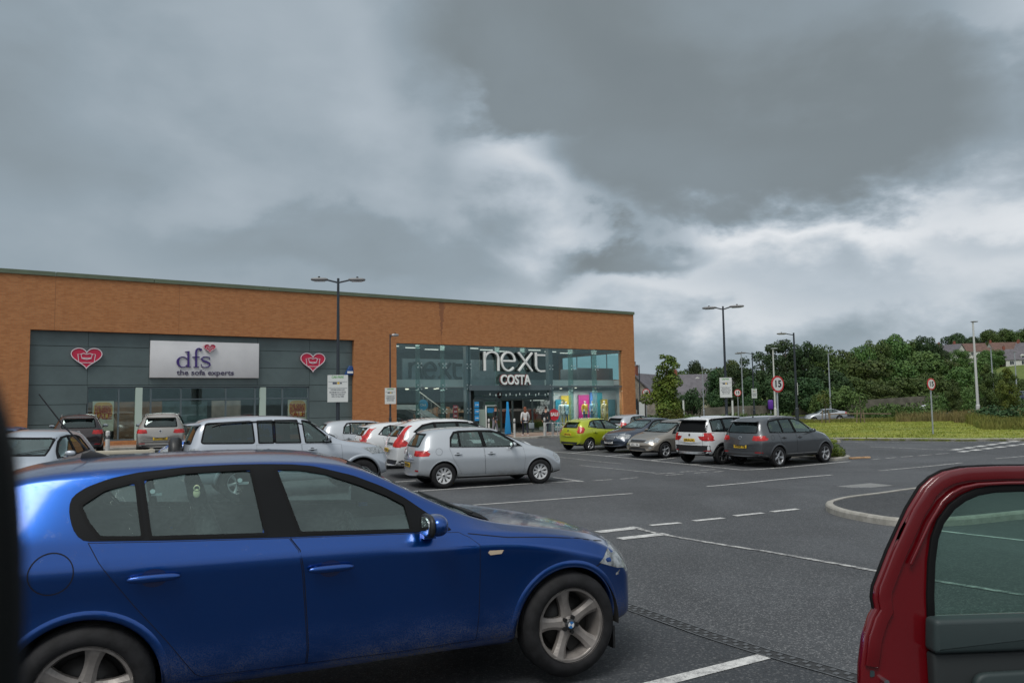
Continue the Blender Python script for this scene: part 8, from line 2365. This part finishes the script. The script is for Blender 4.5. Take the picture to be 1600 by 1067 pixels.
# ------------------------------------------------------------------ open red car door
def slab(mb, outer, holes, y0, y1, g=.08):
    V, Fs = cdt(outer, holes, g); n = len(V)
    vs = [(x, y0, z) for x, z in V] + [(x, y1, z) for x, z in V]; fs = []; cnt = {}
    for f in Fs:
        fs += [f, tuple(i + n for i in f[::-1])]
        for i in range(len(f)):
            e = (f[i], f[(i + 1) % len(f)]); cnt[tuple(sorted(e))] = cnt.get(tuple(sorted(e)), 0) + 1
    for (a, b), c in cnt.items():
        if c == 1: fs.append((a, b, b + n, a + n))
    mb.add(vs, fs)
def red_door():
    Yd = 2.9; p0 = at(1345, 1000, Yd); z0 = gz(p0.x, Yd)
    t = thing('car_door', 'open dark red car door with grey inner trim at the right edge', 'car door', (p0.x, Yd, z0), R(4))
    Mi = Matrix.Rotation(-R(4), 4, 'Z')
    def L(px, py, Y=Yd): p = Mi @ (at(px, py, Y) - Vector((p0.x, Yd, z0))); return (p.x, p.z)
    outer = [L(1345, 1085), L(1346, 1040), L(1352, 995), L(1362, 965), L(1370, 952), L(1367, 935), L(1369, 918), L(1392, 862), L(1424, 796), L(1446, 762), L(1462, 748), L(1482, 738), L(1510, 732.5), L(1560, 730.5), L(1640, 730)]
    x1 = outer[-1][0] + .75; zt = outer[-1][1]
    outer += [(x1 - .45, zt - .03), (x1 - .28, zt - .10), (x1, zt - .50), (x1 + .03, .28), (outer[0][0] + .03, .26)]
    win = [L(1458, 966), L(1457, 930), L(1459, 880), L(1464, 842), L(1474, 816), L(1492, 793), L(1512, 779), L(1534, 770), L(1560, 765.5), L(1600, 764), L(1660, 764)]
    xw = win[-1][0] + .12; win += [(xw, win[-1][1] - .04), (xw + .30, win[0][1] + .03), (xw + .30, win[0][1])]
    m_r = paint_mat('dark_red_paint', (.12, .002, .005), .20, dirt=.0)
    mb = MB(); slab(mb, outer, [win], 0.0, .035); mb.build('door_skin', m_r, t, .006)
    # folded inner flange running round the frame, raised towards the viewer
    fl0 = inset(outer, .022); n = 15
    rr = [fl0[i] for i in range(1, n)]
    k = MB()
    ribbon(k, [(a + .030 * .5, b - .0) for a, b in rr], .050, -.012, .0); k.build('inner_frame', m_r, t, .004)
    k = MB(); ribbon(k, [(a + .05, b - .038) for a, b in rr[6:]], .012, -.020, -.010); k.build('frame_ridge', m_r, t, .004)
    k = MB(); k.path([(a, .020, b) for a, b in outer[4:16]], .0075, 8); k.build('outer_seal', m_seal, t)
    k = MB(); ribbon(k, win[:11], .028, -.012, .045); k.build('window_seal', m_seal, t, .004)
    k = MB(); slab(k, inset(win, -.01), [], .015, .019); k.build('window', glass_mat('green_tinted_glass', (.62, .78, .72), haze=.03, refl=.7), t)
    m_tr = pmat('door_trim_grey', (.020, .033, .034), .6, var=.1, bump=.35, bscale=500, bdist=.0006); m_tr2 = pmat('door_trim_dark', (.010, .014, .015), .7)
    a = L(1444, 962); b = L(1444, 1015); xr = x1 - .10
    k = MB(); k.prism(rounded([(a[0], b[1]), (a[0] + .008, a[1]), (xr, a[1] - .004), (xr, b[1])], .02, 4), -.075, .0); k.build('trim_top_roll', m_tr, t, .018, 3)
    k = MB(); k.prism([(a[0] + .008, .34), (a[0] + .006, b[1] - .004), (xr, b[1] - .004), (xr, .34)], -.052, .0); k.build('trim_panel', m_tr2, t, .012)
    c = L(1500, 1045); k = MB(); k.prism(rounded([(c[0], c[1] - .35), (c[0] + .02, c[1]), (xr - .1, c[1] + .015), (xr - .1, c[1] - .35)], .05, 5), -.085, -.05); k.build('door_pocket', m_tr, t, .012)
    c = L(1380, 1062); k = MB(); k.tube((c[0], -.03, c[1]), (c[0], 0, c[1]), .010, n=12); k.box(c[0] - .012, c[0] + .012, -.012, 0, c[1] - .05, c[1] - .015); k.build('door_latch', m_chrome, t)
    for px, py in ((1372, 1010), (1365, 1030), (1363, 1052)):
        c = L(px, py); MB().prism(rounded([(c[0] - .009, c[1] - .012), (c[0] - .007, c[1] + .012), (c[0] + .009, c[1] + .010), (c[0] + .008, c[1] - .010)], .004, 2), -.003, .0).build('frame_plug', pmat('plug', (.02, .04, .045), .7), t)
red_door()

# ------------------------------------------------------------------ the viewer's own car door, close on the left
t = thing('car_door', 'black car door edge, close by and out of focus at the far left', 'car door', (-.0908, .155, 0), 0)
g0 = gz(-.1, .15)
MB().prism(rounded([(-.85, g0 + .30), (-.85, 1.0), (-.62, 1.55), (-.50, 1.70), (-.40, 1.757), (-.06, 1.757), (-.015, 1.745), (0, 1.715), (0, g0 + .34)], .04, 5), -.06, 0.0, 'YZ').build('door_panel', pmat('black_door_paint', (.004, .005, .005), .6, spec=.1), t, .012)
MB().box(-.075, -.06, -.55, -.25, 1.02, 1.05).build('door_handle', m_black, t, .005)
